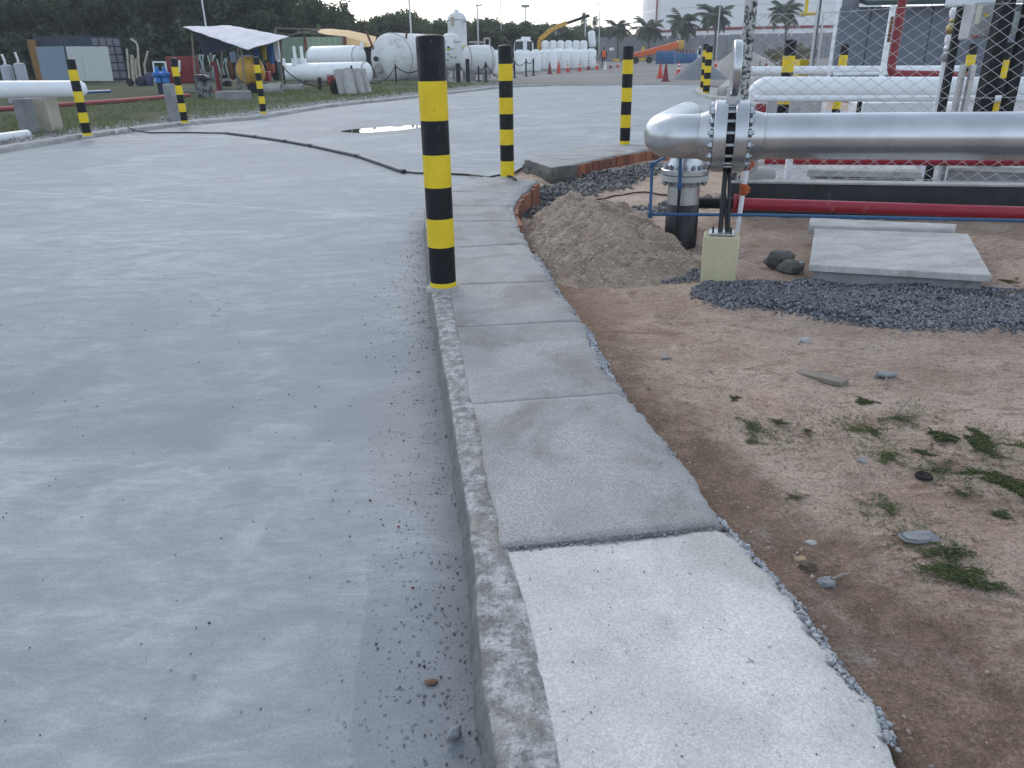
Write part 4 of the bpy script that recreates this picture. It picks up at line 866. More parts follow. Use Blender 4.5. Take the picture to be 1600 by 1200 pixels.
for z in (ftop + .0, zw + .03, (ftop + zw) / 2):
    S = np.linspace(0, 5.0, 30); P = W0 + np.outer(S, Wd) + Wn * .085; P[:, 2] = z + (z - zw) * .015 * (S - 2) - .012 * np.sin(S * 2.2) ** 2; mb = MB(); mb.tube(P, .0026, 4); mb.build('line_wire', M_WIRE, fence)
p0, p1 = D(1159, 150, 7.72), D(1180, 0, 7.72); lean = 0
mb = MB(); px, py = D(1157, 180, 7.72)[:2]; mb.box((px, py, 1.1), (.105, .10, 2.6), math.atan2(Wd[1], Wd[0])); mb.build('post', M_MOTTLE, fence, bevel=.012)
pq = D(1177, 265, 7.75); mb = MB(); mb.box((pq[0], pq[1], .45), (.075, .06, .75), math.atan2(Wd[1], Wd[0])); mb.build('stub_post', M_CONC, fence, bevel=.006)

# ------------------------------------------------------------------ pipes and gear inside the fence
a0, a1 = D(1215, 138, 11.6), D(1660, 140, 10.6); a_l = D(1186, 150, 11.75); az = float(a0[2])
pth = fillet([np.array([a_l[0] - .03, a_l[1], -.1]), np.array([a_l[0] - .03, a_l[1], az]), a0 * np.array([1, 1, 0]) + np.array([0, 0, az]), a1], .34, 10)
mb = MB(); mb.tube(pth, .155, 24); t = mono('white_pipe', mb, M_WHITE2, 'thick white pipe with a rounded elbow right behind the fence', 'pipe')
q0, q1 = D(1178, 154, 11.2), D(1660, 154, 10.25); mb = MB(); mb.tube([q0, q1], .04, 14); mono('white_pipe', mb, M_WHITE2, 'thin white pipe along the front of the thick white pipe', 'pipe')
q0, q1 = D(1172, 110, 15.6), D(1500, 109, 14.8); mb = MB(); mb.tube([q0, q1], .075, 14); mono('white_pipe', mb, M_WHITE2, 'white pipe farther behind the fence crossing before the building', 'pipe')
q0, q1 = D(1302, 116, 15.2), D(1500, 113, 14.4); mb = MB(); mb.tube([q0, q1], .03, 10); mono('white_pipe', mb, M_WHITE2, 'thinnest white pipe just under the farther white pipe', 'pipe')
q0 = D(1407, -30, 14.2); q1 = D(1391, 116, 14.2); q0 = np.array([q1[0] , q1[1], q0[2]]); q2 = D(1520, 119, 13.8)
mb = MB(); mb.tube(fillet([q0, q1, q2], .12, 6), .07, 16); mono('red_riser', mb, M_REDD, 'red fire pipe rising before the blue grey building and bending right', 'pipe')
q1 = D(1380, 106, 13.7); q0 = D(1395, 8, 13.7); mb = MB(); mb.box((q1[0], q1[1], (q0[2] - .1) / 2), (.07, .07, q0[2] + .1)); rpost = mono('white_post', mb, M_WHITE2, 'white square post with a rusty middle left of the red riser', 'post')
mb = MB(); zz0, zz1 = D(1385, 66, 13.7)[2], D(1391, 26, 13.7)[2]; mb.box((q1[0], q1[1], (zz0 + zz1) / 2), (.055, .074, zz1 - zz0)); o = mb.build('rust_patch', M_RUST, None, o=tuple(rpost.location)); o.parent = rpost
q1 = D(1296, 108, 14.5); q0 = D(1310, -10, 14.5); mb = MB(); mb.tube([(q1[0], q1[1], 0), (q1[0], q1[1], q0[2])], .03, 8); mono('white_post', mb, M_WHITE2, 'slim white post at the left corner of the blue grey building', 'post')
q1 = D(1268, 100, 33); mb = MB(); mb.tube([(q1[0], q1[1], 0), (q1[0], q1[1], 9)], .09, 10); mono('grey_pole', mb, M_STEEL, 'tall grey metal pole left of the blue grey building', 'pole')
for u0, u1, v0, v1, Y, m, lab in ((1487, 1497, 10, 175, 9.6, M_BLACK, 'narrow black steel post left of the grey cabinet'), (1547, 1569, 0, 175, 8.7, M_BLACK, 'wide black steel post right of the grey cabinet'), (1588, 1604, 60, 175, 8.6, M_BLACK, 'black steel post at the right edge of the picture')):
    p = D((u0 + u1) / 2 - 3, 80, Y); wd = L(u1 - u0 + 1, p); mb = MB(); mb.box((p[0], p[1], 1.25), (wd, wd * .8, 2.9), .1); mono('steel_post', mb, m, lab, 'post', 'black posts of the cabinet frame', bevel=.006)
for u, Y, lab in ((1519, 9.3, 'grey metal strut right under the grey cabinet'), (1504, 9.35, 'thin grey metal strut under the left of the grey cabinet'), (1585, 8.9, 'pale green mottled strut near the right edge')):
    p = D(u, 110, Y); mb = MB(); mb.box((p[0], p[1], .55), (.055, .05, 1.55), .1); mono('strut', mb, M_STEEL if u < 1570 else m_mottle('lichen_strut', (.18, .22, .17), (.36, .37, .35), 30), lab, 'strut', 'struts behind the fence')
def cabinet(u0, v0, u1, v1, Y, label, m, stickers):
    a, b = D(u0, v1, Y), D(u1, v0, Y); c = (a + b) / 2; wd, hh = b[0] - a[0], b[2] - a[2]
    t = thing('cabinet', label, 'cabinet', (c[0], c[1], a[2]), world=True); mb = MB(); mb.box(c, (wd, .22, hh), .0); mb.build('housing', m, t, bevel=.012)
    mb = MB(); mb.box(c + np.array([0, -.116, 0]), (wd - .05, .014, hh - .05)); mb.build('door', m, t, bevel=.004)
    mb = MB(); mb.box(c + np.array([wd * .4, -.128, 0]), (.02, .012, .07)); mb.build('handle', M_DARK, t)
    for fx, fz, sw, sh, mm, nm in stickers: mb = MB(); mb.box(c + np.array([wd * fx, -.125, hh * fz]), (sw, .004, sh)); mb.build(nm, mm, t)
M_LABEL = mat('label_plate', (.72, .71, .55), .6, 0, .05, 4.); M_YST = mat('yellow_sticker', (.6, .5, .08), .6, 0, .05, 4.); M_RST = mat('red_print', (.4, .1, .1), .6, 0, .05, 4.)
cabinet(1504, 4, 1552, 62, 9.1, 'light grey electrical cabinet behind the fence with a yellowish label strip', M_BOX, [(-.30, .18, .05, .19, M_LABEL, 'label_strip'), (.02, .15, .05, .035, M_YST, 'warning_sticker'), (-.3, -.42, .07, .03, M_RST, 'print'), (.3, -.42, .09, .035, M_CONCD, 'print')])
cabinet(1570, 18, 1640, 53, 8.75, 'grey green cabinet cut by the right edge of the picture', mat('grey_green_cabinet', (.30, .33, .32), .5, 0, .06, 3.), [])
p, q = D(1478, 6, 9.4), D(1640, -6, 8.9); mb = MB(); mb.bar(p, q, .22, .07); mono('cable_tray', mb, M_WHITE2, 'pale cable tray running along the top right above the cabinets', 'cable tray', bevel=.004)
p = D(1478, 100, 9.9); vt = thing('valve_stack', 'white vertical pipe with brass valve left of the narrow black post', 'valve', (p[0], p[1], 0), world=True)
mb = MB(); mb.tube([(p[0], p[1], 0), (p[0], p[1], 2.5)], .05, 14); mb.build('tube', M_WHITE2, vt)
for v, r_, h_, m, nm in ((46, .075, .10, M_BRASS, 'valve_body'), (33, .055, .06, M_BRASS, 'valve_bonnet'), (62, .065, .10, M_WHITE, 'coupling'), (76, .06, .07, M_STEEL, 'gauge_ring'), (90, .07, .09, M_CONCD, 'coupling'), (20, .07, .1, M_WHITE, 'coupling')):
    z = D(1485, v, 9.9)[2]; mb = MB(); mb.lathe([(0, -h_ / 2), (r_ * .8, -h_ / 2), (r_, -h_ / 4), (r_, h_ / 4), (r_ * .8, h_ / 2), (0, h_ / 2)], (p[0], p[1], z), n=14); mb.build(nm, m, vt)
# slabs and low things just inside the wall
def slab_thing(pts, z, tk, label, m=M_CHAMB):
    mb = MB(); mb.prism([G(u, v, z)[:2] for u, v in pts], z - tk, z); return mono('concrete_slab', mb, m, label, 'slab', bevel=.006)
zsl = .27
chamber([G(1262, 266, zsl), G(1441, 269, zsl), G(1424, 252, zsl), G(1262, 251, zsl)], zsl, .1, -.1, 'pale chamber lid just inside the fence below the silver pipe', .07)
zs2 = .30
chamber([G(1482, 262, zs2), G(1620, 268, zs2), G(1620, 256, zs2), G(1488, 253, zs2)], zs2, .1, -.1, 'mossy grey chamber inside the fence at the right edge', .03, .008)
q = D(1232, 262, 8.4); mb = MB(); mb.box((q[0], q[1], .2), (.06, .06, .8)); mono('white_post', mb, M_WHITE2, 'short white stake seen under the silver pipe by the fence', 'post')
q = D(1192, 274, 8.1); mb = rock((q[0], q[1], .32), (.24, .2, .16), 12, amp=.08); mono('white_footing', mb, M_CONC, 'small pale concrete footing inside the fence corner', 'footing', ang=50)
q0, q1 = D(1195, 250, 8.9), D(1620, 252, 8.3); mb = MB(); mb.tube([q0, q1], .05, 12); mono('red_pipe', mb, M_RED, 'red pipe half hidden behind the silver pipe inside the fence', 'pipe')
# white boxes and beams between the pipes
def box_px(name, u0, v0, u1, v1, Y, depth, m, label, cat, group=None, bevel=.01, rz=0., ground=False):
    a, b = D(u0, v1, Y), D(u1, v0, Y); a[0] = D((u0), (v0 + v1) / 2, Y)[0]; b[0] = D(u1, (v0 + v1) / 2, Y)[0]
    z0 = 0 if ground else a[2]; mb = MB(); mb.box(((a[0] + b[0]) / 2, Y + depth / 2, (z0 + b[2]) / 2), (b[0] - a[0], depth, b[2] - z0), rz)
    return mono(name, mb, m, label, cat, group, bevel=bevel)
box_px('white_plinth', 1348, 159, 1470, 176, 11.9, .5, M_WHITE2, 'long white plinth under the thick white pipe', 'plinth', ground=True)
box_px('white_plinth', 1490, 160, 1506, 176, 10.0, .2, M_WHITE, 'small white plate box right of the long plinth', 'plinth')
box_px('pipe_stand', 1342, 157, 1347, 176, 11.3, .08, M_DARK, 'thin dark pipe stand below the thin white pipe', 'stand', ground=True)
box_px('pump_cover', 1183, 162, 1198, 176, 9.3, .16, M_REDD, 'small dark red device on the fence corner behind the silver flange', 'device')
box_px('concrete_ramp', 1180, 119, 1290, 131, 17.5, .4, M_CONC, 'low pale concrete kerb block behind the fence post', 'concrete block', ground=True, bevel=.03)
# ramp box on the island
p = G(1118, 148, .1); RB = [G(1120, 149, .1), G(1176, 151, .1), G(1176, 140, .1), G(1135, 139, .1)]
t = thing('ramp_block', 'hollow pale concrete ramp block on the far traffic island', 'concrete block', (RB[0][0], RB[0][1], .1), world=True)
V = [(RB[0], .12), (RB[1], .12), (RB[2], .12), (RB[3], .12)]; z1_ = float(D(1160, 127, RB[1][1])[2])
mb = MB(); v = [(*RB[0][:2], .1), (*RB[1][:2], .1), (*RB[2][:2], .1), (*RB[3][:2], .1), (*RB[0][:2], .35), (*RB[1][:2], z1_), (*RB[2][:2], z1_), (*RB[3][:2], .45)]
mb.add(v, [(3, 2, 1, 0), (4, 5, 6, 7), (0, 1, 5, 4), (1, 2, 6, 5), (2, 3, 7, 6), (3, 0, 4, 7)]); mb.build('ramp', M_CONC, t, bevel=.02)
mb = MB(); v2 = [np.array(v[0]) + (np.array(v[1]) - v[0]) * .25, np.array(v[1]) + 0]; a, b = v2; nn = np.array([0, -.02, 0]); mb.add([a + nn, b + nn, b + nn + np.array([0, 0, z1_ - .25]), a + nn + np.array([0, 0, .2])], [(0, 1, 2, 3)]); mb.build('opening_shade', M_DARK, t)  # flat dark sheet on the solid block, standing in for the shaded hollow

# ------------------------------------------------------------------ right background: building, storage tank, panel wall, palms
def corr_wall(a, b, z0, z1, pitch, dep, m, par, name='wall', seed=0):
    a = np.array(a[:2]); b = np.array(b[:2]); ln = np.linalg.norm(b - a); t = (b - a) / ln; nn = np.array([t[1], -t[0]]); n = max(2, int(ln / pitch)); mb = MB(); S = []; O = []
    for k in range(n): S += [k / n, (k + .35) / n, (k + .5) / n, (k + .85) / n]; O += [0, 0, dep, dep]
    S.append(1); O.append(0); P = a + np.outer(np.array(S) * ln, t) + np.outer(O, nn); V = np.stack([np.column_stack([P, np.full(len(P), z0)]), np.column_stack([P, np.full(len(P), z1)])], 1); mb.grid(V[::1]); return mb.build(name, m, par, smooth=False)
Yb = 30.0; ba_, bb_ = D(1299, 125, Yb), D(1720, 125, Yb); bz = float(D(1390, 10, Yb)[2])
bld = thing('industrial_building', 'blue grey metal clad building with dark green roof behind the pipes', 'building', (ba_[0], Yb, 0), world=True)
mb = MB(); mb.prism([(ba_[0] + .05, Yb + .1), (bb_[0], Yb + .1), (bb_[0], Yb + 8), (ba_[0] + 4.2, Yb + 8)], 0, bz); mb.build('wall', M_BLDG, bld)
npan = 9; xs = np.linspace(ba_[0], bb_[0], npan + 1)
for k in range(npan):
    mb = MB(); mb.box(((xs[k] + xs[k + 1]) / 2, Yb + .1, (bz + .5) / 2), (xs[k + 1] - xs[k] - .03, .12, bz - .5)); mb.build('panel', M_BLDG, bld, bevel=.01)
mb = MB(); mb.box(((ba_[0] + bb_[0]) / 2, Yb - .02, .24), (bb_[0] - ba_[0] + .2, .3, .48)); mb.build('plinth', M_DARK, bld)
rx0 = D(1346, 0, Yb)[0]; mb = MB(); v = [(rx0, Yb - .5, bz + .02), (bb_[0] + 1, Yb - .5, bz + .02), (bb_[0] + 1, Yb + 8, bz + 1.6), (rx0, Yb + 8, bz + 1.6)]; mb.add(v + [(a, b, c + .14) for a, b, c in v], [(3, 2, 1, 0), (4, 5, 6, 7), (0, 1, 5, 4), (1, 2, 6, 5), (2, 3, 7, 6), (3, 0, 4, 7)]); mb.build('roof', M_ROOFG, bld)
mb = MB(); x0_, x1_ = ba_[0], D(1346, 0, Yb)[0]; mb.prism([(x0_ + .06, Yb + .14), (x1_, Yb + .14), (x1_ + 1, Yb + 4), (x0_ + 2.2, Yb + 4)], bz + .003, bz + 1.8); mb.build('parapet', mat('grey_parapet', (.16, .165, .185), .7, 0, .08, 1.), bld)
Yt = 230.; tc = D(1215, 40, Yt); tr_ = D(1215, 40, Yt)[0] - D(1024, 40, Yt)[0]; tank = thing('storage_tank', 'huge white storage tank with a red band beyond the panel wall', 'storage tank', (tc[0], Yt + tr_ * .6, 0), world=True)
zr = float(D(1100, 47, Yt)[2]); tcy = Yt + tr_ * .6
mb = MB(); mb.lathe([(tr_, 0), (tr_, 34), (tr_ * .97, 34.6), (0, 39)], (tc[0], tcy, 0), n=96); mb.build('shell', M_STORE, tank)
mb = MB(); mb.lathe([(tr_ + .01, zr - .35), (tr_ + .2, zr - .3), (tr_ + .2, zr + .3), (tr_ + .01, zr + .35)], (tc[0], tcy, 0), n=96); mb.build('red_band', M_REDD, tank)
for z in (zr + 5.5, zr + 11, zr + 16.5):
    mb = MB(); mb.lathe([(tr_ + .005, z - .06), (tr_ + .05, z), (tr_ + .005, z + .06)], (tc[0], tcy, 0), n=96); mb.build('weld_seam', M_STEEL, tank)
p = D(1029, 20, Yt + tr_ * .45); a_ = R(200); q = (tc[0] + (tr_ + .4) * math.cos(a_), tcy + (tr_ + .4) * math.sin(a_)); mb = MB(); mb.tube([(q[0], q[1], 0), (q[0], q[1], 33)], .22, 8); mb.build('downpipe', M_REDD, tank)
# precast panel wall
Yw = 185.; wl, wr = D(930, 90, Yw + 6), D(1310, 90, Yw); zwt = float(D(1120, 54, Yw)[2]); pw = thing('panel_wall', 'long grey precast panel wall in front of the white storage tank', 'wall', (wl[0], wl[1], 0), world=True)
n = 20
for k in range(n):
    a = wl + (wr - wl) * k / n; b = wl + (wr - wl) * (k + 1) / n; mb = MB(); mb.bar(np.array([a[0] + .1, a[1], zwt / 2]), np.array([b[0] - .1, b[1], zwt / 2 + random.uniform(-.1, .1)]), .25, zwt); mb.build('panel', M_WALLF, pw)
    mb = MB(); mb.box((a[0], a[1] - .12, zwt / 2 - .3), (.45, .4, zwt - .6)); mb.build('pillar', M_CONCD, pw)
# palms
def frond_mesh(ln, droop, seed):
    r_ = random.Random(seed); V = []; Fc = []; n = 16; P = []
    for i in range(n + 1):
        t = i / n; x = ln * (t - .18 * t * t * droop); z = ln * (.42 * t - (.55 * droop) * t * t); P.append(np.array([x, 0, z]))
    P = np.array(P); T = np.gradient(P, axis=0); T /= np.linalg.norm(T, axis=1)[:, None]
    for i in range(n):
        w_ = .022 * ln * (1 - i / n * .8); o = len(V); V += [P[i] + (0, -w_ * .5, 0), P[i] + (0, w_ * .5, 0), P[i + 1] + (0, w_ * .4, 0), P[i + 1] + (0, -w_ * .4, 0)]; Fc.append((o, o + 1, o + 2, o + 3))
    for i in range(2, n + 1):
        for sub in (0, .5):
            for sg in (-1, 1):
                b = P[i] * (1 - sub) + P[i - 1] * sub; l2 = ln * .30 * math.sin(math.pi * (.14 + .80 * i / n)) * r_.uniform(.85, 1.1); d = T[i] * .55 + np.array([0, sg * .75, -.30 + r_.uniform(-.2, .1)]); d /= np.linalg.norm(d)
                tip = b + d * l2 + np.array([0, 0, -.22 * l2]); sd_ = T[i] * .020 * ln; o = len(V); V += [b - sd_, b + sd_, b + d * l2 * .55 + sd_ * .8, tip, b + d * l2 * .55 - sd_ * .8]; Fc.append((o, o + 1, o + 2, o + 3, o + 4))
    mb = MB(); mb.add(V, Fc); return mb.mesh('frond', M_PALM, smooth=False)
FRO = [frond_mesh(1, 1.0, 1), frond_mesh(1, 1.35, 2), frond_mesh(1, .7, 3)]
def palm(u, vb, vc, Y, size_px, label, seed, lean=0.):
    r_ = random.Random(seed); b = D(u, vb, Y); c = D(u + lean, vc, Y); h = c[2]; t = thing('palm_tree', label, 'palm tree', (b[0], b[1], 0), 'coconut palms along the panel wall'); ln = L(size_px * 1.22, c)
    mb = MB(); zs = np.linspace(0, 1, 9); tr0 = ln * .045; mb.tube([((c[0] - b[0]) * z * z, 0, h * z) for z in zs], [tr0 * (1.35 - .5 * z) for z in zs], 8); mb.lathe([(tr0, -.3 * ln * .2), (tr0 * 2.2, 0), (tr0, .06 * ln)], ((c[0] - b[0]), 0, h), n=8); mb.build('trunk', M_BARK, t)
    nf = 27
    for k in range(nf):
        o = link('frond', FRO[k % 3], t); o.location = (c[0] - b[0], 0, h); s_ = ln * r_.uniform(.85, 1.1); o.scale = (s_, s_, s_); el = [-.55, -.25, .1, .4, .75][k % 5] + r_.uniform(-.12, .12); o.rotation_euler = (r_.uniform(-.2, .2), -el + .1, k * 2.399 + r_.uniform(-.2, .2))
palm(965, 88, 44, 182, 24, 'dim coconut palm farthest left against the sky', 1)
palm(1013, 88, 44, 180, 27, 'coconut palm at the left edge of the white storage tank', 2)
palm(1067, 88, 36, 178, 29, 'coconut palm in front of the storage tank above the blue cylinders', 3)
palm(1117, 88, 24, 170, 31, 'tallest coconut palm left of the silver blind plate', 4)
palm(1226, 90, 18, 160, 30, 'coconut palm seen through the fence in front of the tank', 5)
ORD = ['first', 'second', 'third', 'fourth', 'fifth', 'sixth', 'seventh', 'eighth', 'ninth', 'tenth']
# ------------------------------------------------------------------ middle distance: yard goods
def heap(name, u0, u1, vb, vt, up, Y, m, label, seed, rough=.1):
    a, b, t = D(u0, vb, Y), D(u1, vb, Y), D(up, vt, Y); w_ = (b[0] - a[0]); h = t[2]; nx, ny = 50, 34; X = np.linspace(0, 1, nx)[:, None] + np.zeros((1, ny)); Yy = np.linspace(-1, 1, ny)[None] + np.zeros((nx, 1)); pk = (t[0] - a[0]) / w_
    rr = np.where(X < pk, (pk - X) / pk, (X - pk) / (1 - pk)); d = np.hypot(rr, Yy); hh = (1 - d).clip(0) ** .92 * h; hh = hh * (1 + rough * fbm(X * 4, Yy * 3, 2, 4, seed)) + rough * h * .25 * fbm(X * 9, Yy * 6, 2, 3, seed + 2) * (hh > .02)
    mb = MB(); mb.grid(np.stack([a[0] + X * w_, Y + Yy * w_ * .42 + w_ * .2, hh - .05], -1)); return mono(name, mb, m, label, 'heap', ang=70)
heap('gravel_heap', 1052, 1142, 122, 87, 1097, 50, M_GRAVH, 'smooth cone of grey gravel behind the far traffic island', 3, .04)
heap('sand_heap_pale', 1112, 1236, 112, 68, 1166, 62, M_SANDH, 'tall pale sand heap behind the silver blind plate', 5, .14)
# dry shrubs behind the fence
def leaf_blob(n, rx_, ry_, rz_, leaf, clumps, seed):
    g = np.random.default_rng(seed); cl = g.normal(size=(clumps, 3)); cl /= np.linalg.norm(cl, axis=1)[:, None]; cl *= g.uniform(.25, 1, (clumps, 1)) ** .5
    k = g.integers(0, clumps, n); P = cl[k] + g.normal(size=(n, 3)) * .17; P = P * np.array([rx_, ry_, rz_])
    return P, g
def leaf_mesh(name, P, size, m, g, droop=.3, aspect=.45):
    n = len(P); a = g.normal(size=(n, 3)); a[:, 2] -= droop; a /= np.linalg.norm(a, axis=1)[:, None]; b = np.cross(a, g.normal(size=(n, 3))); b /= np.linalg.norm(b, axis=1)[:, None]; s_ = size * g.uniform(.6, 1.4, (n, 1))
    V = np.stack([P - a * s_, P + b * s_ * aspect, P + a * s_, P - b * s_ * aspect], 1).reshape(-1, 3); Fc = np.arange(n * 4).reshape(-1, 4); return tri_mesh(name, V, Fc, m)
def shrub(u, vb, Y, w_px, h_px, label, seed, m, group):
    p = D(u, vb, Y); wd, hh = L(w_px, p) / 2, L(h_px, p); t = thing('shrub', label, 'shrub', (p[0], p[1], 0), group)
    P, g = leaf_blob(700, wd, wd, hh * .55, 1, 22, seed); P[:, 2] = np.abs(P[:, 2] + hh * .5); link('foliage', leaf_mesh('foliage', P, wd * .11, m, g), t)
    mb = MB()
    for k in range(5): a = k * 1.25; mb.tube([(0, 0, 0), (math.cos(a) * wd * .25, math.sin(a) * wd * .25, hh * .4), (math.cos(a) * wd * .5, math.sin(a) * wd * .5, hh * .75)], [.04, .03, .015], 5)
    mb.build('stem', M_BARK, t)
for k, (u, vb, Y, a, b) in enumerate([(1205, 92, 95, 26, 24), (1222, 92, 92, 28, 28), (1246, 92, 96, 30, 30), (1266, 92, 98, 24, 26)]):
    shrub(u, vb, Y, a, b, f'brownish dry shrub behind the pale sand heap, {ORD[k]} from the left', 60 + k, M_DRY, 'dry shrubs behind the sand heap')
box_px('yellow_block', 1250, 93, 1263, 104, 41, 1.2, M_YELLOW, 'yellow block at the foot of the grey pole', 'block', ground=True)
box_px('yellow_block', 1266, 93, 1271, 104, 41, .8, M_YELLOW, 'narrow yellow block right of the grey pole', 'block', ground=True)
p, q = D(1262, -5, 60), D(1261, 22, 60); yt = thing('yellow_gantry', 'yellow pipe gantry hanging in view above the dry shrubs', 'gantry', (p[0] + 1.3, p[1], 0), world=True)
mb = MB(); mb.tube([(p[0] + 1.3, 60, 0), (p[0] + 1.3, 60, q[2])], .08, 8); mb.build('leg', M_STEEL, yt); mb = MB(); mb.tube([(p[0], 60, q[2]), (p[0], 60, p[2] + 1.5)], .12, 8); mb.build('upright', M_YELLOW, yt); mb = MB(); mb.tube([D(1250, 22, 60), D(1277, 21, 60)], .11, 8); mb.build('crossbar', M_YELLOW, yt)

# traffic cones
def make_cone(p, h, label, m=None, bands=True, bent=0):
    m = m or M_CONE; t = thing('traffic_cone', label, 'traffic cone', p, 'traffic cones in the yard'); r = h * .2
    MB().lathe([(r, .04 * h), (h * .035, h), (0, h)], n=14).build('body', m, t)
    mb = MB(); mb.box((0, 0, .02 * h), (h * .5, h * .5, .04 * h)); mb.build('base', m if bands is not None else M_DARK, t, bevel=.01 * h)
    if bands:
        for a, b in ((.42, .56), (.70, .82)): rr = lambda q: r + (h * .035 - r) * (q - .04) / .96; MB().lathe([(rr(a) + .004, a * h), (rr(b) + .004, b * h)], n=14).build('white_band', M_CLOTHW, t)
    t.rotation_euler[1] = bent; return t
CN = [(859, 115.5, 18, 'dark red cone leftmost in the row before the white tanks', 0), (873, 114.5, 18, 'plain red cone second from the left before the white tanks', 0), (887, 113, 17, 'red cone with a white band third in the row', 1), (905.5, 111.5, 16, 'red and white cone fourth in the row before the tanks', 1), (919.5, 109.5, 15, 'dark cone with white tip by the last white tank', 1), (932.5, 108.5, 14, 'squat red cone just right of the last white tank', 1), (945.5, 108.3, 13, 'pale yellowish cone below the orange vested worker', 1), (954, 106.8, 12, 'dark red cone right of the pale cone', 1), (965, 106, 12, 'bright red cone last of the row by the tall bollard', 1)]
for u, v, h, lab, bd in CN:
    p = G(u, v, 0); make_cone(p, L(h, p), lab, M_CONE if u not in (859, 919.5, 954, 945.5) else (M_REDD if u != 945.5 else M_LABEL), bool(bd))
for u, v, h, lab, mm in ((1031, 122, 23, 'big faded red cone left of the gravel heap', M_CONE), (1039.5, 127, 27, 'tallest dark red cone standing at the road end', M_REDD), (1060, 117, 20, 'red cone with white top at the foot of the gravel heap', M_CONE), (1118, 105, 13, 'small red and white cone between gravel heap and sand heap', M_CONE), (1187, 104, 10, 'tiny red cone before the sand heap behind the fence', M_REDD), (1197, 104, 12, 'tiny red cone with white bands behind the fence', M_REDD), (1228, 104, 15, 'red and white cone hidden beside the bollard behind the fence', M_CONE)):
    p = G(u, v, 0) if v > 106 else D(u, v, 60); z = 0 if v > 106 else max(0., p[2]); p = np.array([p[0], p[1], z]); make_cone(p, L(h, p), lab, mm, u in (1060, 1118, 1197, 1228))

# white upright gas tanks
def tank_upright(r, h):
    t = thing('gas_tank', '', 'gas tank', (0, 0, 0), 'white upright gas tanks'); q = r * .28
    MB().lathe([(r * .8, .1), (r * .86, .12), (r, q + .1), (r, h - q - .12), (r * .95, h - q * .55 - .12), (r * .75, h - .14), (r * .3, h - .1), (0, h - .1)], n=24).build('shell', M_WHITE, t)
    MB().lathe([(r * .55, h - .22), (r * .6, h - .2), (r * .6, h), (r * .55, h), (r * .55, h - .18)], n=18).build('collar', M_WHITE, t)
    MB().lathe([(r * .78, 0), (r * .82, .0), (r * .82, .16), (r * .78, .16)], n=18).build('foot_ring', M_CONC, t)
    MB().lathe([(0, h - .1), (.05, h - .1), (.05, h - .02), (0, h - .02)], n=8).build('valve', M_BRASS, t)
    return t
pr0 = G(850, 113, 0); TW = L(17, pr0) / 2; TH = L(33, pr0)
t0 = tank_upright(TW, TH); first = True
ROW = [(776, 117), (790, 116), (812, 114.5), (837, 113), (862, 111), (882, 109.5), (896.5, 108.6), (910.5, 107.8), (923.5, 107.5)]
for i, (u, v) in enumerate(ROW):
    p = G(u, v, 0); s_ = L(17 if i != 8 else 16, p) / 2 / TW; lab = f'white upright gas tank, {ORD[i]} from the left in the front row'
    if i == 0: lab = 'white gas tank farthest left, partly behind the second bollard'
    if i == 2: lab = 'white gas tank just right of the second bollard'
    if i == 8: lab = 'white gas tank with small dark print at the right end of the front row'
    if first: t0.location = p; t0['label'] = lab; first = False; o = t0
    else: o = dup(t0, p, random.uniform(0, 6), lab)
    hh = L([36, 36, 33, 33, 31, 31, 30, 29.5, 29], p) / TH if False else L((117 - v) * -.0 + [37, 36, 35, 34, 33, 32, 31, 30, 30][i], p) / TH; o.scale = (s_, s_, hh)
    if i == 8:
        for k_, (du, vv, pw_, ph_) in enumerate(((.0, 91, 6, 1.2), (-.1, 88, 3, 1.5))):
            mb = MB(); c = p + np.array([(-.1 if k_ else .1) * TW, -TW * s_ * 1.0 - .01, 0]); z = D(923, vv, p[1])[2]; mb.box((c[0], c[1], z), (L(pw_, p), .02, L(ph_, p))); ob = mb.build('print', M_CONCD, None, o=tuple(p)); ob.parent = o; ob.scale = (1 / s_, 1 / s_, 1 / hh)
for i, (u, v) in enumerate([(823, 112), (850, 110.5), (872, 109.2), (890, 107.5)]):
    p = G(u, v, 0); s_ = L(15.5, p) / 2 / TW; o = dup(t0, p, random.uniform(0, 6), f'white gas tank half hidden behind the front row, {ORD[i]} from the left', (s_, s_, L(32, p) / TH))
# crane truck with a second row of tanks on its bed
Yc = 104.; ctr = thing('crane_truck', 'white cabbed truck with a yellow folding crane behind the white tanks', 'truck', (D(820, 100, Yc)[0], Yc, 0), world=True)
def ext(u0, v0, u1, v1, Y): a, b = D(u0, (v0 + v1) / 2, Y), D(u1, (v0 + v1) / 2, Y); return a[0], b[0], D(u0, v1, Y)[2], D(u0, v0, Y)[2]
x0, x1, z0, z1 = ext(802, 62, 833, 84, Yc); prof = [(x0, z0), (x1, z0), (x1, z1 - .5), (x1 - .3, z1 - .1), (x1 - .8, z1), (x0 + .5, z1), (x0 + .15, z1 - .25)]
mb = MB(); n = len(prof); v = [(a, Yc - 1.2, c) for a, c in prof] + [(a, Yc + 1.2, c) for a, c in prof]; mb.add(v, [tuple(range(n)), tuple(range(2 * n - 1, n - 1, -1))] + [(i, n + i, n + (i + 1) % n, (i + 1) % n) for i in range(n)]); cab = mb.build('cab', M_WHITE, ctr, bevel=.08)
for a, b, vt, vb in ((804, 817, 65, 81), (823, 831, 65, 81)):
    xa, xb, za, zb_ = ext(a, vt, b, vb, Yc); mb = MB(); mb.box(((xa + xb) / 2, Yc - 1.2, (za + zb_) / 2), (xb - xa, .06, zb_ - za)); mb.build('window', M_GLASS, cab, bevel=.02, o=tuple(ctr.location))
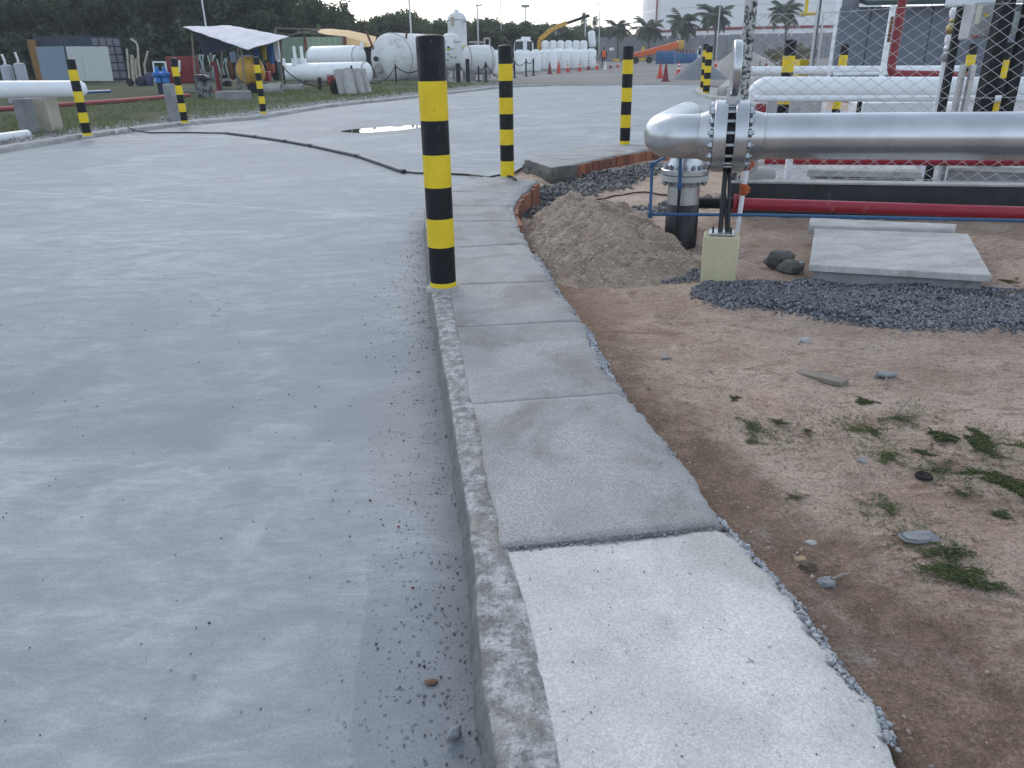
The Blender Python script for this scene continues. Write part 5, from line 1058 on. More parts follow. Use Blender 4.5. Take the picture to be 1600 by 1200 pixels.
xa, xb, za, zb_ = ext(814, 58.5, 829, 62, Yc); mb = MB(); mb.box(((xa + xb) / 2, Yc, (za + zb_) / 2), (xb - xa, 1.4, zb_ - za + .1)); mb.build('roof_unit', M_WHITE, cab, bevel=.1, o=tuple(ctr.location))
xa, xb, za, zb_ = ext(802, 84, 935, 92, Yc); mb = MB(); mb.box(((xa + xb) / 2, Yc, za), (xb - xa, 2.4, .4)); mb.build('bed', M_CONCD, ctr); bedz = za + .2
for u in (812, 850, 905, 925):
    p = D(u, 100, Yc); mb = MB(); mb.lathe([(0, -.3), (.5, -.3), (.5, .0), (0, 0)], (p[0], Yc - 1.0, .5), (0, 1, 0), 16); mb.build('wheel', M_RUBBER, ctr)
boom = [(841, 72), (843, 62), (861, 47), (886, 35.5)]; Pb = [D(u, v, Yc + .5) for u, v in boom]
mb = MB(); mb.bar(D(841.5, 82, Yc + .5), Pb[1], .5, .5, up=(0, 1, 0)); mb.build('crane_mast', M_OCHRE, ctr, bevel=.04)
mb = MB(); mb.bar(Pb[1], Pb[2] + np.array([.2, 0, .15]), .55, .75, up=(0, 1, 0)); mb.build('crane_boom', M_OCHRE, ctr, bevel=.05)
mb = MB(); mb.bar(Pb[2] - np.array([.1, 0, 0]), Pb[3], .5, .7, up=(0, 1, 0)); mb.build('crane_arm', M_OCHRE, ctr, bevel=.05)
mb = MB(); mb.bar(Pb[3] - np.array([.5, 0, .2]), D(921, 24, Yc + .5), .35, .38, up=(0, 1, 0)); mb.build('crane_extension', M_DARK, ctr, bevel=.03)
mb = MB(); mb.tube([D(920, 25, Yc + .5), D(925, 50, Yc + .5)], .04, 6); mb.build('hoist_line', M_DARK, ctr)
for i, u in enumerate((852, 864, 876, 888, 900, 911.5)):
    p = D(u, 85, Yc - .2); p[2] = bedz; s_ = L(12.5, p) / 2 / TW; zt_ = D(u, 63, Yc)[2]; dup(t0, p, i, f'white gas tank on the truck bed, {ORD[i]} from the left', (s_, s_, (zt_ - bedz) / TH), 'white tanks on the truck bed')
p = D(926, 74, Yc + .5); s_ = L(11.5, p) / 2 / TW; o = dup(t0, p, .4, 'white gas tank hoisted by the crane, tilted above the others', (s_, s_, L(25, p) / TH)); o.rotation_euler = (.1, -.13, 0)
# people: one skinned body each, clothes as children
def person(p, h, label, legs, top, hat, pose=0., rz=0.):
    t = thing('person', label, 'person', p, None, rz); k = h / 1.75
    J = {'hip': (0, 0, .95), 'waist': (0, -.01, 1.1), 'chest': (0, -.01, 1.32), 'neck': (0, 0, 1.47), 'head': (0, -.02, 1.6), 'top': (0, -.02, 1.72), 'lh': (-.1, 0, .9), 'lk': (-.13, -.03, .5), 'la': (-.15, .03, .08), 'lt': (-.16, -.14, .04), 'rh': (.1, 0, .9), 'rk': (.12, -.05, .5), 'ra': (.13, .02, .08), 'rt': (.15, -.15, .04),
         'ls': (-.19, 0, 1.41), 'le': (-.27, -.02 - pose * .1, 1.14), 'lw': (-.25, -.10 - pose * .25, .90 + pose * .2), 'lf': (-.24, -.14 - pose * .28, .80 + pose * .22), 'rs': (.19, 0, 1.41), 're': (.27, -.02, 1.14), 'rw': (.27, -.10, .90), 'rf': (.26, -.14, .8)}
    RR = {'hip': .14, 'waist': .125, 'chest': .145, 'neck': .06, 'head': .095, 'top': .06, 'lh': .095, 'rh': .095, 'lk': .065, 'rk': .065, 'la': .045, 'ra': .045, 'lt': .04, 'rt': .04, 'ls': .07, 'rs': .07, 'le': .05, 're': .05, 'lw': .035, 'rw': .035, 'lf': .04, 'rf': .04}
    E_ = [('hip', 'waist'), ('waist', 'chest'), ('chest', 'neck'), ('neck', 'head'), ('head', 'top'), ('hip', 'lh'), ('lh', 'lk'), ('lk', 'la'), ('la', 'lt'), ('hip', 'rh'), ('rh', 'rk'), ('rk', 'ra'), ('ra', 'rt'), ('chest', 'ls'), ('ls', 'le'), ('le', 'lw'), ('lw', 'lf'), ('chest', 'rs'), ('rs', 're'), ('re', 'rw'), ('rw', 'rf')]
    ks = list(J); me = bpy.data.meshes.new('body'); me.from_pydata([tuple(np.array(J[a]) * k) for a in ks], [(ks.index(a), ks.index(b)) for a, b in E_], []); me.materials.append(legs)
    ob = link('body', me, t); ob.modifiers.new('skin', 'SKIN'); ob.modifiers.new('sub', 'SUBSURF').levels = 1
    for i, a in enumerate(ks): d = me.skin_vertices[0].data[i]; d.radius = (RR[a] * k, RR[a] * k); d.use_root = (a == 'hip')
    MB().lathe([(.14 * k, .93 * k), (.17 * k, 1.0 * k), (.175 * k, 1.2 * k), (.19 * k, 1.38 * k), (.13 * k, 1.46 * k), (.06 * k, 1.5 * k)], (0, -.01 * k, 0), n=14).build('jacket', top, t)
    MB().lathe([(.085 * k, 1.52 * k), (.096 * k, 1.6 * k), (.08 * k, 1.68 * k), (.03 * k, 1.72 * k)], (0, -.03 * k, 0), n=12).build('head', M_SKIN, t)
    MB().lathe([(.135 * k, 1.655 * k), (.115 * k, 1.665 * k), (.11 * k, 1.72 * k), (.07 * k, 1.78 * k), (0, 1.8 * k)], (0, -.025 * k, 0), n=14).build('helmet', hat, t)
p = D(943, 98, 98); person((p[0], p[1], 0), D(944, 74, 98)[2], 'worker in an orange vest and blue helmet beside the white tanks', M_CLOTHN, M_CLOTHO, M_BLUE, .4)
p = D(1092, 95, 120); person((p[0], p[1], 0), D(1092, 73, 120)[2], 'worker in dark jacket and white helmet right of the blue cylinders', M_CLOTHW, M_CLOTHN, M_WHITE, .2, .3)
# barrels / blue cylinders
def blue_cyl(r, h):
    t = thing('blue_cylinder', '', 'gas cylinder', (0, 0, 0), 'blue gas cylinders'); MB().lathe([(r * .9, 0), (r, .05 * h), (r, .8 * h), (r * .7, .9 * h), (r * .25, .95 * h), (r * .2, h), (0, h)], n=12).build('shell', M_BCYL, t); MB().lathe([(r * .42, .9 * h), (r * .42, 1.02 * h), (r * .36, 1.02 * h)], n=10).build('cap', M_BCYL, t); return t
c0_ = None
for row, (u0, u1, n, vb, vt, Y, lab) in enumerate([(1026, 1053, 8, 98.5, 79.5, 128, 'blue gas cylinder in the taller left block behind the cones'), (1057, 1088, 9, 97.5, 83, 133, 'blue gas cylinder in the lower right block by the gravel heap')]):
    for j in range(2):
        for k in range(n):
            u = u0 + (u1 - u0) * (k + .5 * j) / (n - .5); p = D(u, vb, Y + j * 1.3); p[2] = 0; r = (D(u1, vb, Y)[0] - D(u0, vb, Y)[0]) / n * .47; h = D(u, vt, Y)[2]
            if c0_ is None: c0_ = blue_cyl(r, h); CR, CHh = r, h; c0_.location = p; c0_['label'] = lab
            else: dup(c0_, p, k, lab.replace('blue gas cylinder', f'blue gas cylinder {ORD[k]} from the left') if j == 0 else 'blue gas cylinder in the hidden back rank of the blocks', (r / CR, r / CR, h / CHh))
for k in range(6):
    p = D(1057 + k * 5.2, 90, 140); o = dup(c0_, (p[0], p[1], 0), k, f'dark red gas cylinder behind the blue block, {ORD[k]} from the left', (.9, .9, D(1060, 77, 140)[2] / CHh), 'dark red gas cylinders')
    for ch in o.children: ch.data = ch.data.copy(); ch.data.materials[0] = M_REDD
# orange conveyor on wheels
Yv = 140.; cv = thing('conveyor', 'orange sloping conveyor with yellow head on wheels by the panel wall', 'conveyor', (D(1010, 95, Yv)[0], Yv, 0), world=True)
mb = MB(); mb.bar(D(990, 87.5, Yv), D(1020, 80, Yv), 1.4, .9); mb.bar(D(1020, 80, Yv), D(1048, 73, Yv), 1.4, 1.0); mb.bar(D(1046, 73, Yv), D(1060, 70.5, Yv), 1.4, 1.1); mb.build('beam', M_ORANGE, cv, bevel=.1)
mb = MB(); mb.bar(D(1058, 70.8, Yv), D(1068, 70, Yv), 1.5, 1.5); mb.build('head', M_OCHRE, cv, bevel=.2)
mb = MB(); mb.bar(D(985, 93.5, Yv), D(1018, 92, Yv), 1.2, .35); mb.bar(D(1004, 93, Yv), D(1005, 73, Yv), .35, .35, up=(0, 1, 0)); mb.build('chassis', M_YELLOW, cv)
for u in (1013, 992): p = D(u, 94, Yv); mb = MB(); mb.lathe([(0, -.25), (.5, -.25), (.55, -.12), (.55, .12), (.5, .25), (0, .25)], (p[0], Yv - .8, .55), (0, 1, 0), 16); mb.build('wheel', M_RUBBER, cv)
box_px('yellow_barrier', 958, 92, 968, 95, 118, .5, M_YELLOW, 'low yellow barrier right of the orange vested worker', 'barrier'); box_px('site_sign', 952, 74.5, 959, 79, 150, .1, M_WHITE, 'small white blank sign on the panel wall', 'sign', bevel=.02)
# low building with a white gable
Yg = 118.; hb = thing('shed_building', 'dark long shed with one white gable behind the crane truck', 'building', (D(830, 90, Yg)[0], Yg, 0), world=True)
xa, xb, za, zb_ = ext(785, 55, 866, 90, Yg); mb = MB(); mb.box(((xa + xb) / 2, Yg + 4, zb_ / 2), (xb - xa, 8, zb_)); mb.build('wall', mat('shed_blue_wall', (.11, .12, .15), .7, 0, .1, .4), hb)
for k in range(7): x = xa + (xb - xa) * (k + .5) / 7; mb = MB(); mb.box((x, Yg - .06, zb_ / 2), ((xb - xa) / 7 * .86, .12, zb_ - .5)); mb.build('panel', mat('shed_panel', (.135, .145, .175), .7, 0, .1, .4), hb, bevel=.02)
xg, _, _, zg = ext(866, 46, 885, 75, Yg); xe = D(885, 60, Yg)[0]; mb = MB(); ze = D(885, 54, Yg)[2]; mb.add([(xb + .05, Yg, 0), (xe, Yg + 1, 0), (xe, Yg + 1, ze), (xb + .05, Yg, zg), (xb + .05, Yg + 8, 0), (xe, Yg + 8, 0), (xe, Yg + 8, ze), (xb + .05, Yg + 8, zg)], [(0, 1, 2, 3), (7, 6, 5, 4), (1, 5, 6, 2), (0, 3, 7, 4), (3, 2, 6, 7)]); mb.build('gable', M_WHITE, hb)
mb = MB(); z1_ = D(820, 46, Yg)[2]; mb.add([(xa - .3, Yg - .6, zb_ - .05), (xb + .1, Yg - .6, zb_ - .05), (xb + .1, Yg + 2.5, z1_), (xa - .3, Yg + 2.5, z1_), (xa - .3, Yg - .6, zb_ + .12), (xb + .1, Yg - .6, zb_ + .12), (xb + .1, Yg + 2.5, z1_ + .2), (xa - .3, Yg + 2.5, z1_ + .2)], [(3, 2, 1, 0), (4, 5, 6, 7), (0, 1, 5, 4), (1, 2, 6, 5), (2, 3, 7, 6), (3, 0, 4, 7)]); mb.build('roof', mat('slate_roof', (.05, .053, .07), .7, 0, .1, .5), hb)
mb = MB(); mb.bar((xb + .1, Yg + 2, zg + .1), (xe + .3, Yg + 2, ze + .05), 5, .3); mb.build('gable_roof', mat('slate_roof', (.05, .053, .07)), hb)

# vertical and horizontal storage vessels
def vessel_up(u0, u1, vb, vt, Y, label, extras=()):
    p = D((u0 + u1) / 2, vb, Y); r = (D(u1, 90, Y)[0] - D(u0, 90, Y)[0]) / 2; h = D((u0 + u1) / 2, vt, Y)[2]; t = thing('pressure_vessel', label, 'pressure vessel', (p[0], Y, 0), world=True); z0 = .8
    mb = MB(); mb.lathe([(0, z0 - .1), (r * .6, z0), (r * .92, z0 + .25), (r, z0 + .5), (r, h - r * .8), (r * .96, h - r * .55), (r * .8, h - r * .28), (r * .5, h - r * .08), (0, h)], (p[0], Y, 0), n=32); mb.build('shell', M_TANKOLD, t)
    mb = MB(); mb.lathe([(r + .002, h - r * .85), (r + .03, h - r * .84), (r + .03, h - r * .78), (r + .002, h - r * .77)], (p[0], Y, 0), n=32); mb.build('seam_ring', M_CONC, t)
    for k in range(4): a = R(45 + 90 * k); mb = MB(); mb.box((p[0] + r * .8 * math.cos(a), Y + r * .8 * math.sin(a), .7), (.16, .16, 1.4)); mb.build('leg', M_CONCD, t)
    for (du, v, wp, hp, m, nm) in extras:
        q = D((u0 + u1) / 2 + du, v, Y - r * .93); mb = MB(); mb.box((q[0], Y - r * .96, q[2]), (L(wp, q), .22, L(hp, q))); mb.build(nm, m, t, bevel=.01)
    mb = MB(); mb.lathe([(0, h - .05), (.16, h - .05), (.16, h + .12), (0, h + .12)], (p[0], Y, 0), n=12); mb.build('top_nozzle', M_TANKOLD, t); return t
vessel_up(691, 723, 126, 51, 53, 'weathered white vessel right beside the nearest bollard with yellow stickers', [(-6, 75, 5, 5, M_YST, 'sticker'), (-4, 68, 12, 14, M_WHITE, 'panel_plate'), (-8, 93, 3, 2, M_CONCD, 'patch'), (-2, 89, 3, 1.6, M_CONCD, 'patch'), (5, 89, 2.5, 1.6, M_CONCD, 'patch'), (-7, 84, 3.4, 2, M_CONCD, 'patch')])
vessel_up(703, 732, 121, 18, 58, 'tall white vertical vessel with rust streaks behind the weathered one', [(-11, 33, 4, 12, mat('rust_streak', (.45, .33, .24), .7, 0, .2, 3.), 'rust_streak'), (9, 34, 5, 2, M_CONCD, 'bracket'), (9, 73, 6, 3.5, M_YST, 'sticker'), (11, 40, 1.6, 1.6, M_CONCD, 'nozzle')])
def vessel_flat(pa, pb, r, label, m, taper=1., n=32, parts=(), legs=True):
    pa = np.array(pa, float); pb = np.array(pb, float); t = thing('storage_vessel', label, 'storage vessel', ((pa[0] + pb[0]) / 2, (pa[1] + pb[1]) / 2, 0), world=True); ax = pb - pa; ln = np.linalg.norm(ax); ax /= ln; e = .5
    ra, rb = r * taper, r; pf = [(0, -e * ra), (ra * .5, -e * ra * .88), (ra * .85, -e * ra * .5), (ra, 0), (rb, ln), (rb * .85, ln + e * rb * .5), (rb * .5, ln + e * rb * .88), (0, ln + e * rb)]
    mb = MB(); mb.lathe(pf, pa, ax, n); mb.build('shell', m, t)
    for q in (0, ln): rr = (ra if q == 0 else rb); mb = MB(); mb.lathe([(rr + .001, q - .04), (rr + .02, q - .02), (rr + .02, q + .02), (rr + .001, q + .04)], pa, ax, n); mb.build('seam_ring', M_CONC, t)
    if legs:
        for f in (.2, .8): c = pa + ax * ln * f; mb = MB(); zt_ = c[2] - (ra + (rb - ra) * f) * .6; mb.box((c[0], c[1], zt_ / 2), (r * 1.3 if abs(ax[1]) > .7 else .35, .35 if abs(ax[1]) > .7 else r * 1.3, zt_), 0); mb.build('saddle', M_CONCD, t)
    return t, pa, ax, ln
t, *_ = vessel_flat(D(490, 90, 64), D(560, 89, 62), L(34, D(520, 90, 63)) / 2, 'clean white horizontal tank lying behind the other on the grass', M_WHITE)
q = D(566, 76, 62); mb = MB(); mb.tube([q, q + np.array([0, 0, .5])], .12, 8); mb.build('nozzle', M_WHITE, t)
t, *_ = vessel_flat(D(448, 113, 55), D(572, 114, 53), L(33, D(520, 113, 54)) / 2, 'long white horizontal tank in front with a chain before it', M_WHITE, .82)
for u in (462, 473): q = D(u, 98, 54.5); q2 = D(u - 2.5, 72, 54.5); mb = MB(); mb.tube([q, (q[0], q[1], q2[2])], .1, 8); mb.build('nozzle_pipe', M_WHITE, t)
for u in (440, 462, 474): q = D(u, 99, 54.5); mb = MB(); mb.lathe([(0, -.2), (.25, -.2), (.25, .3), (0, .3)], q, n=10); mb.build('manhole', M_WHITE, t)
ca = D(612, 91, 60); rr = L(75, ca) / 2; t, pa, ax, ln = vessel_flat(ca + np.array([0, 0, 0]), ca + np.array([2.6, 7, 0]), rr, 'huge weathered white vessel with round domed end behind the nearest bollard', M_TANKOLD)
q = D(590, 92, 58.6); nn = -ax; mb = MB(); mb.lathe([(0, -.1), (.17, -.1), (.17, .05), (0, .05)], pa + nn * rr * .42 + (q - ca) * np.array([1, 0, 1]) , nn, 12); mb.build('drain_hole_shade', M_DARK, t)  # solid dark disc: the shade inside the drain hole is its colour
q = D(593, 107, 58.6); mb = MB(); mb.lathe([(0, -.12), (.36, -.12), (.33, .0), (0, .02)], pa + nn * rr * .39 + (q - ca) * np.array([1, 0, 1]), nn, 12); mb.build('stained_flange', mat('stained_flange', (.3, .28, .25), .8, 0, .3, 4.), t)
for u in (580, 627):
    q = D(u, 56 if u < 600 else 57, 60); mb = MB(); mb.bar(q - np.array([-.1, 0, .9]), q + np.array([-.35 if u < 600 else .45, 0, .35]), .14, .14); mb.build('bracket', M_RUST, t)
p = D(630, 57, 60); mb = MB(); mb.tube([(p[0] + .3, 62.5, 0), (p[0] + .3, 62.5, 9)], .07, 8); mono('mast', mb, M_STEEL, 'thin grey mast rising behind the domed white vessel', 'pole')
ca = D(731, 94, 57); rr = L(44, ca) / 2; t, pa, ax, ln = vessel_flat(ca, ca + np.array([1.45, .5, 0]), rr, 'stubby white horizontal vessel right of the tall vertical one', M_TANKOLD)
mb = MB()
for a, b in (((733, 66), (757, 66)), ((757, 60), (757, 74)), ((765, 60), (765, 74)), ((757, 60), (765, 60)), ((743, 64), (743, 73)), ((733, 72), (765, 72))): mb.tube([D(*a, 60), D(*b, 60)], .07, 6)
for u in (735, 764): q = D(u, 72, 60); mb.tube([q, (q[0], q[1], 0)], .08, 6)
mono('handrail', mb, mat('faded_pink_paint', (.42, .37, .36), .7, 0, .1, 3.), 'faded pinkish handrail frame above the stubby vessel', 'handrail')
for u, vb, vt, w_, Y, lab in ((716.5, 128, 99, 7, 52, 'short dark timber post before the weathered vessel'), (731.5, 127, 92, 6, 52.5, 'taller dark timber post before the stubby vessel')): p = D(u, vb, Y); mb = MB(); wd = L(w_, p); mb.box((p[0], Y, D(u, vt, Y)[2] / 2), (wd, wd, D(u, vt, Y)[2])); mono('timber_post', mb, M_WOOD if False else M_DARK, lab, 'post', bevel=.02)
# barrier posts with chains
def barrier(pts, label_list, chains):
    tops = []
    for (u, vb, vt, Y), lab in zip(pts, label_list):
        p = D(u, vb, Y); z = D(u, vt, Y)[2]; t = thing('barrier_post', lab, 'barrier post', (p[0], Y, 0), 'dark chain posts round the vessels', world=True); r = max(.05, L(1.3, p)); MB().lathe([(r * 3, 0), (r * 3, .06), (r, .08), (r, z - .05), (r * 1.5, z), (0, z + .04)], (p[0], Y, 0), n=10).build('post', M_DARK, t); tops.append((np.array([p[0], Y, z - .08]), t))
    for i, j, sag in chains:
        a, ta = tops[i]; b, _ = tops[j]; q = np.linspace(0, 1, 12)[:, None]; P = a + (b - a) * q; P[:, 2] -= sag * 4 * (q * (1 - q))[:, 0]; mb = MB(); mb.tube(P, .035, 5); mb.build('chain', M_DARK, ta)
barrier([(445.5, 133, 103, 47), (551, 128, 103, 46), (619.5, 130, 101, 50), (662, 124, 100, 52)], ['dark chain post before the left end of the long white tank', 'dark chain post behind the leaning concrete channels', 'leaning dark chain post before the domed vessel', 'dark chain post hidden behind the nearest bollard'], [(0, 1, 1.0), (1, 2, .9), (2, 3, .4)])
barrier([(748, 122, 104, 54), (759.5, 125, 97, 53), (804, 120, 95, 62), (822, 118.5, 93, 66), (833.5, 117.5, 92, 68)], ['slim rusty chain post left of the stubby vessel end', 'dark chain post at the right end of the stubby vessel', 'dark chain post just right of the second bollard', 'dark chain post third before the white tanks', 'dark chain post rightmost before the white tanks'], [(0, 1, .25), (1, 2, 1.), (2, 3, .3), (3, 4, .25)])

Yat = lambda u, v: float(G(u, v, .06)[1])
# left side: containers, panels, tarps
Yk = 70.; ct = thing('shipping_container', 'navy blue container with pale grey ribbed end behind the leaning panels', 'container', (D(120, 120, Yk)[0], Yk, 0), world=True)
xl, xm, xrr = D(62, 90, Yk)[0], D(146, 90, Yk)[0], D(192, 90, Yk)[0]; zt_ = D(120, 56, Yk)[2]
Er = D(191, 90, Yk + 4.5); Em = np.array([xm, Yk, 0]); Er = np.array([Er[0], Yk + 4.5, 0]); ev = (Er - Em) / np.linalg.norm(Er - Em); eL = np.linalg.norm(Er - Em); en = np.array([ev[1], -ev[0], 0])
mb = MB(); mb.prism([(xl, Yk + .1), (xm - .05, Yk + .1), (Er[0] - .08, Er[1] + .06), (xl + (Er[0] - xm), Er[1] + .1)], .1, zt_); mb.build('shell', M_CORR, ct)
corr_wall((xl, Yk), (xm - .1, Yk), .2, zt_ - .05, .28, -.06, M_CORR, ct, 'ribbed_side')
for k in range(4):
    for j in range(5):
        w_ = eL / 4; h_ = (zt_ - .4) / 5; q = Em + ev * w_ * (k + .5) + en * .06; mb = MB(); mb.box((q[0], q[1], .25 + h_ * (j + .5)), (w_ * .74, .14, h_ * .86), math.atan2(ev[1], ev[0])); mb.build('rib_panel', M_CORRG, ct, bevel=.03)
for q in (np.array([xl, Yk, 0]), Em, Er): mb = MB(); mb.box((q[0], q[1] - .02, zt_ / 2 + .1), (.16, .2, zt_)); mb.build('corner_post', M_CORR, ct)
x = D(56, 92, Yk - .5)[0]; mb = MB(); mb.box((x, Yk - .5, D(52, 62, Yk)[2] / 2), (.6, .3, D(52, 62, Yk)[2])); mono('orange_board', mb, mat('faded_orange_board', (.22, .12, .04), .8, 0, .2, 2.), 'upright faded orange board at the left end of the navy container', 'board')
PN = [(83, 24, M_PANELB, 'darker blue grey sheet panel leaning left of the pale ones'), (119, 22, M_PANEL, 'pale sheet panel leaning left of the middle pale one'), (141, 21, M_PANEL, 'middle one of three pale leaning sheet panels'), (162, 21, M_PANEL, 'pale sheet panel leaning nearest the ribbed container end')]
for i, (u, wpx, m, lab) in enumerate(PN):
    Y = 64.; p = D(u, 100, Y); wd = L((46 if i == 0 else 23.4), p); hh = D(u, 72.5, Y)[2]; zb_ = max(.1, D(u, 127, Y)[2]); mb = MB(); mb.box((p[0] + (-.0), Y, (hh + zb_) / 2), (wd * .955, .12, hh - zb_), 0, rot=Matrix.Rotation(R(-4), 4, 'X')); mono('sheet_panel', mb, m, lab, 'panel', 'sheet panels leaning on the container', bevel=.015)
for i, (u, w_, vt, lab) in enumerate([(16, 17, 101, 'grey upright cylinder leftmost behind the left white pipe'), (37, 17, 98, 'grey upright cylinder with a valve right of the leftmost one')]):
    Y = 34.; p = D(u, 130, Y); r = L(w_, p) / 2; z = D(u, vt, Y)[2]; t = thing('gas_cylinder', lab, 'gas cylinder', (p[0], Y, 0), world=True); MB().lathe([(r, 0), (r, z - r * .4), (r * .85, z - r * .12), (r * .3, z), (0, z)], (p[0], Y, 0), n=18).build('shell', mat('grey_cylinder', (.30, .31, .36), .5, 0, .1, 3.), t); MB().tube([(p[0], Y, z - .02), (p[0], Y, z + .15), (p[0] - .05, Y, z + .4)], .05, 6).build('valve', M_STEEL, t)
# white capped pipe on blocks
a, b = D(-90, 141, 16.2), D(122, 138.5, 18.4); ax = (b - a) / np.linalg.norm(b - a); rr = L(24.5, b) / 2; lp = thing('capped_pipe', 'thick white pipe with a rounded cap resting on two concrete blocks at left', 'pipe', (b[0], b[1], 0), world=True)
mb = MB(); mb.lathe([(rr, 0), (rr, np.linalg.norm(b - a)), (rr * .97, np.linalg.norm(b - a) + rr * .35), (rr * .75, np.linalg.norm(b - a) + rr * .8), (rr * .4, np.linalg.norm(b - a) + rr * 1.0), (0, np.linalg.norm(b - a) + rr * 1.08)], a, ax, 28); mb.build('tube', M_WHITE2, lp)
pz = float(b[2] - rr)
for u0, u1, vb, Yq, m, lab in ((21, 46, 214, 17.6, M_CONCD, 'grey concrete block under the capped white pipe'), (40, 84, 210, 18.15, mat('beige_stained_concrete', (.42, .38, .31), .85, 0, .15, 3., (.22, .20, .17), .2, .4, 30), 'wider beige stained concrete block under the capped white pipe')):
    p, q = G(u0 + 9, vb, .0), G(u1 + 2, vb - 1, .0); c = (p + q) / 2; mb = MB(); mb.box((c[0], c[1] + .25, pz / 2 - .05), (q[0] - p[0], .45, pz + .06), -.1); mono('concrete_block', mb, m, lab, 'concrete block', 'concrete blocks under the capped pipe', bevel=.02)
a, b = D(-60, 153, 16.6), D(172, 142.5, 21); mb = MB(); mb.tube([a, b], .035, 8); mono('blue_conduit', mb, M_BLUE, 'thin blue conduit below the capped white pipe', 'conduit')
a, b = G(-80, 227, .12), G(43, 210, .12); mb = MB(); mb.tube([a, b], .1, 14); mono('low_pipe', mb, M_WHITE2, 'short pale pipe lying on the verge at the left edge', 'pipe')
pts = [G(-80, 176, .15), G(60, 166, .15), G(180, 158, .15), G(296, 148.5, .15)]; mb = MB(); mb.tube(pts, .08, 12); mono('red_ground_pipe', mb, mat('faded_red_pipe', (.30, .07, .07), .6, 0, .12, 3.), 'faded red pipe lying across the grass on the left', 'pipe')
p, q = G(261, 193, .02), G(281, 191, .02); c = (p + q) / 2; z = D(265, 131, c[1] + .1)[2]; mb = MB(); mb.box((c[0], c[1] + .15, z / 2), (q[0] - p[0] + .05, .28, z), -.05); mono('concrete_pillar', mb, M_CONCD, 'grey concrete pillar just left of the bollard before the red cabinet', 'pillar', bevel=.02)
# blue valve set in a white frame
Y = Yat(252, 146); fr = thing('valve_stand', 'white wire frame holding blue valves behind the grey pillar', 'valve frame', (D(253, 140, Y)[0], Y, 0), world=True); cs = [D(u, v, Y) for u, v in ((239, 97), (258, 97), (263, 127), (243, 127))]
mb = MB()
for i in range(4): mb.tube([cs[i], cs[(i + 1) % 4]], .04, 6)
mb.build('frame', M_WHITE, fr)
for u in (247, 258): q = D(u, 118, Y); mb = MB(); mb.lathe([(0, -.36), (.2, -.33), (.17, -.1), (.27, 0), (.27, .12), (.12, .2), (.08, .4), (0, .45)], q, n=12); mb.build('blue_valve', mat('bright_blue', (.02, .15, .45), .5, 0, .15, 5.), fr)
q = D(252, 135, Y); mb = MB(); mb.box((q[0], Y, q[2] / 2 + .1), (.3, .25, q[2] + .4)); mb.build('stand', M_CLOTHN, fr)
# red cabinet on legs
Y = Yat(302, 144); xa, xb, za, zb_ = ext(262, 88, 306, 131, Y); rc = thing('red_cabinet', 'dark red fire hose cabinet on legs behind the second left bollard', 'cabinet', ((xa + xb) / 2, Y, 0), world=True)
mb = MB(); mb.box(((xa + xb) / 2, Y + .3, (za + zb_) / 2), (xb - xa, .6, zb_ - za)); mb.build('housing', M_REDD, rc, bevel=.02)
mb = MB(); mb.box(((xa + xb) / 2 - .06, Y - .015, (za + zb_) / 2), ((xb - xa) * .82, .04, (zb_ - za) * .9)); mb.build('door', M_REDD, rc, bevel=.01)
for x in (xb - .1, xa + .12): mb = MB(); mb.box((x, Y + .1, za / 2), (.2, .2, za)); mb.build('leg', M_REDD, rc)
mb = MB(); mb.box((xb - .08, Y - .02, (za + zb_) / 2), (.16, .06, zb_ - za + .02)); mb.build('side_frame', M_RED, rc)
q = D(281, 103, Y); mb = MB(); mb.box((q[0], Y - .05, q[2]), (.10, .03, .55), rot=Matrix.Rotation(.2, 4, 'Y')); mb.build('handle', M_WHITE, rc)
mb = MB(); p = D(283, 132, Y + .5); mb.box((p[0], Y + .5, .15), (1.6, .5, .3)); mono('plinth', mb, M_CONC, 'pale low plinth under the red cabinet', 'plinth', bevel=.02)
# scrap tubes and hand trolleys between container and cabinet
TUB = [((203, 129), (198, 76), 0), ((221, 130), (215, 68), .3), ((209, 126), (206, 86), .1), ((228, 122), (231, 80), 1), ((214, 122), (212, 92), .2)]
for i, (b_, t_, cv_) in enumerate(TUB):
    Y = 57 + i * .6; a, b = D(*b_, Y), D(*t_, Y); m = (a + b) / 2 + np.array([-.18 * cv_, 0, 0]); a[2] = max(0, a[2]); lab = ['pale tube leaning leftmost beside the container end', 'tall pale tube with a bent head leaning beside the trolleys', 'short cream tube leaning between two longer tubes', 'curved pale tube standing left of the blue valves', 'cream tube leaning behind the tall bent tube'][i]
    pts = [a, m, b] + ([b + np.array([-.4, 0, .3])] if i == 1 else []); mb = MB(); mb.tube(fillet(pts, .6, 5), .075 if i != 2 else .12, 8); mono('leaning_tube', mb, mat('cream_paint', (.42, .39, .31), .7, 0, .2, 4.), lab, 'tube', 'pale tubes leaning by the container')
tro = thing('hand_trolley', 'rusty hand trolley frame leaning among the pale tubes', 'trolley', (D(208, 128, 56.5)[0], 56.5, 0), world=True); mb = MB()
for u in (200, 214): mb.tube([D(u + 4, 128, 56.4), D(u, 88, 56.6)], .03, 6)
for v in (92, 104, 118): mb.tube([D(200 + (v - 88) * .1, v, 56.5), D(214 + (v - 88) * .1, v, 56.5)], .025, 6)
mb.build('frame', mat('cream_rust', (.30, .25, .19), .8, 0, .25, 5.), tro)
for u in (203, 217): q = D(u, 127, 56.2); mb = MB(); mb.lathe([(0, -.05), (.25, -.05), (.25, .05), (0, .05)], (q[0], 56.2, .3), (0, 1, 0), 14); mb.build('wheel', M_RUBBER, tro)
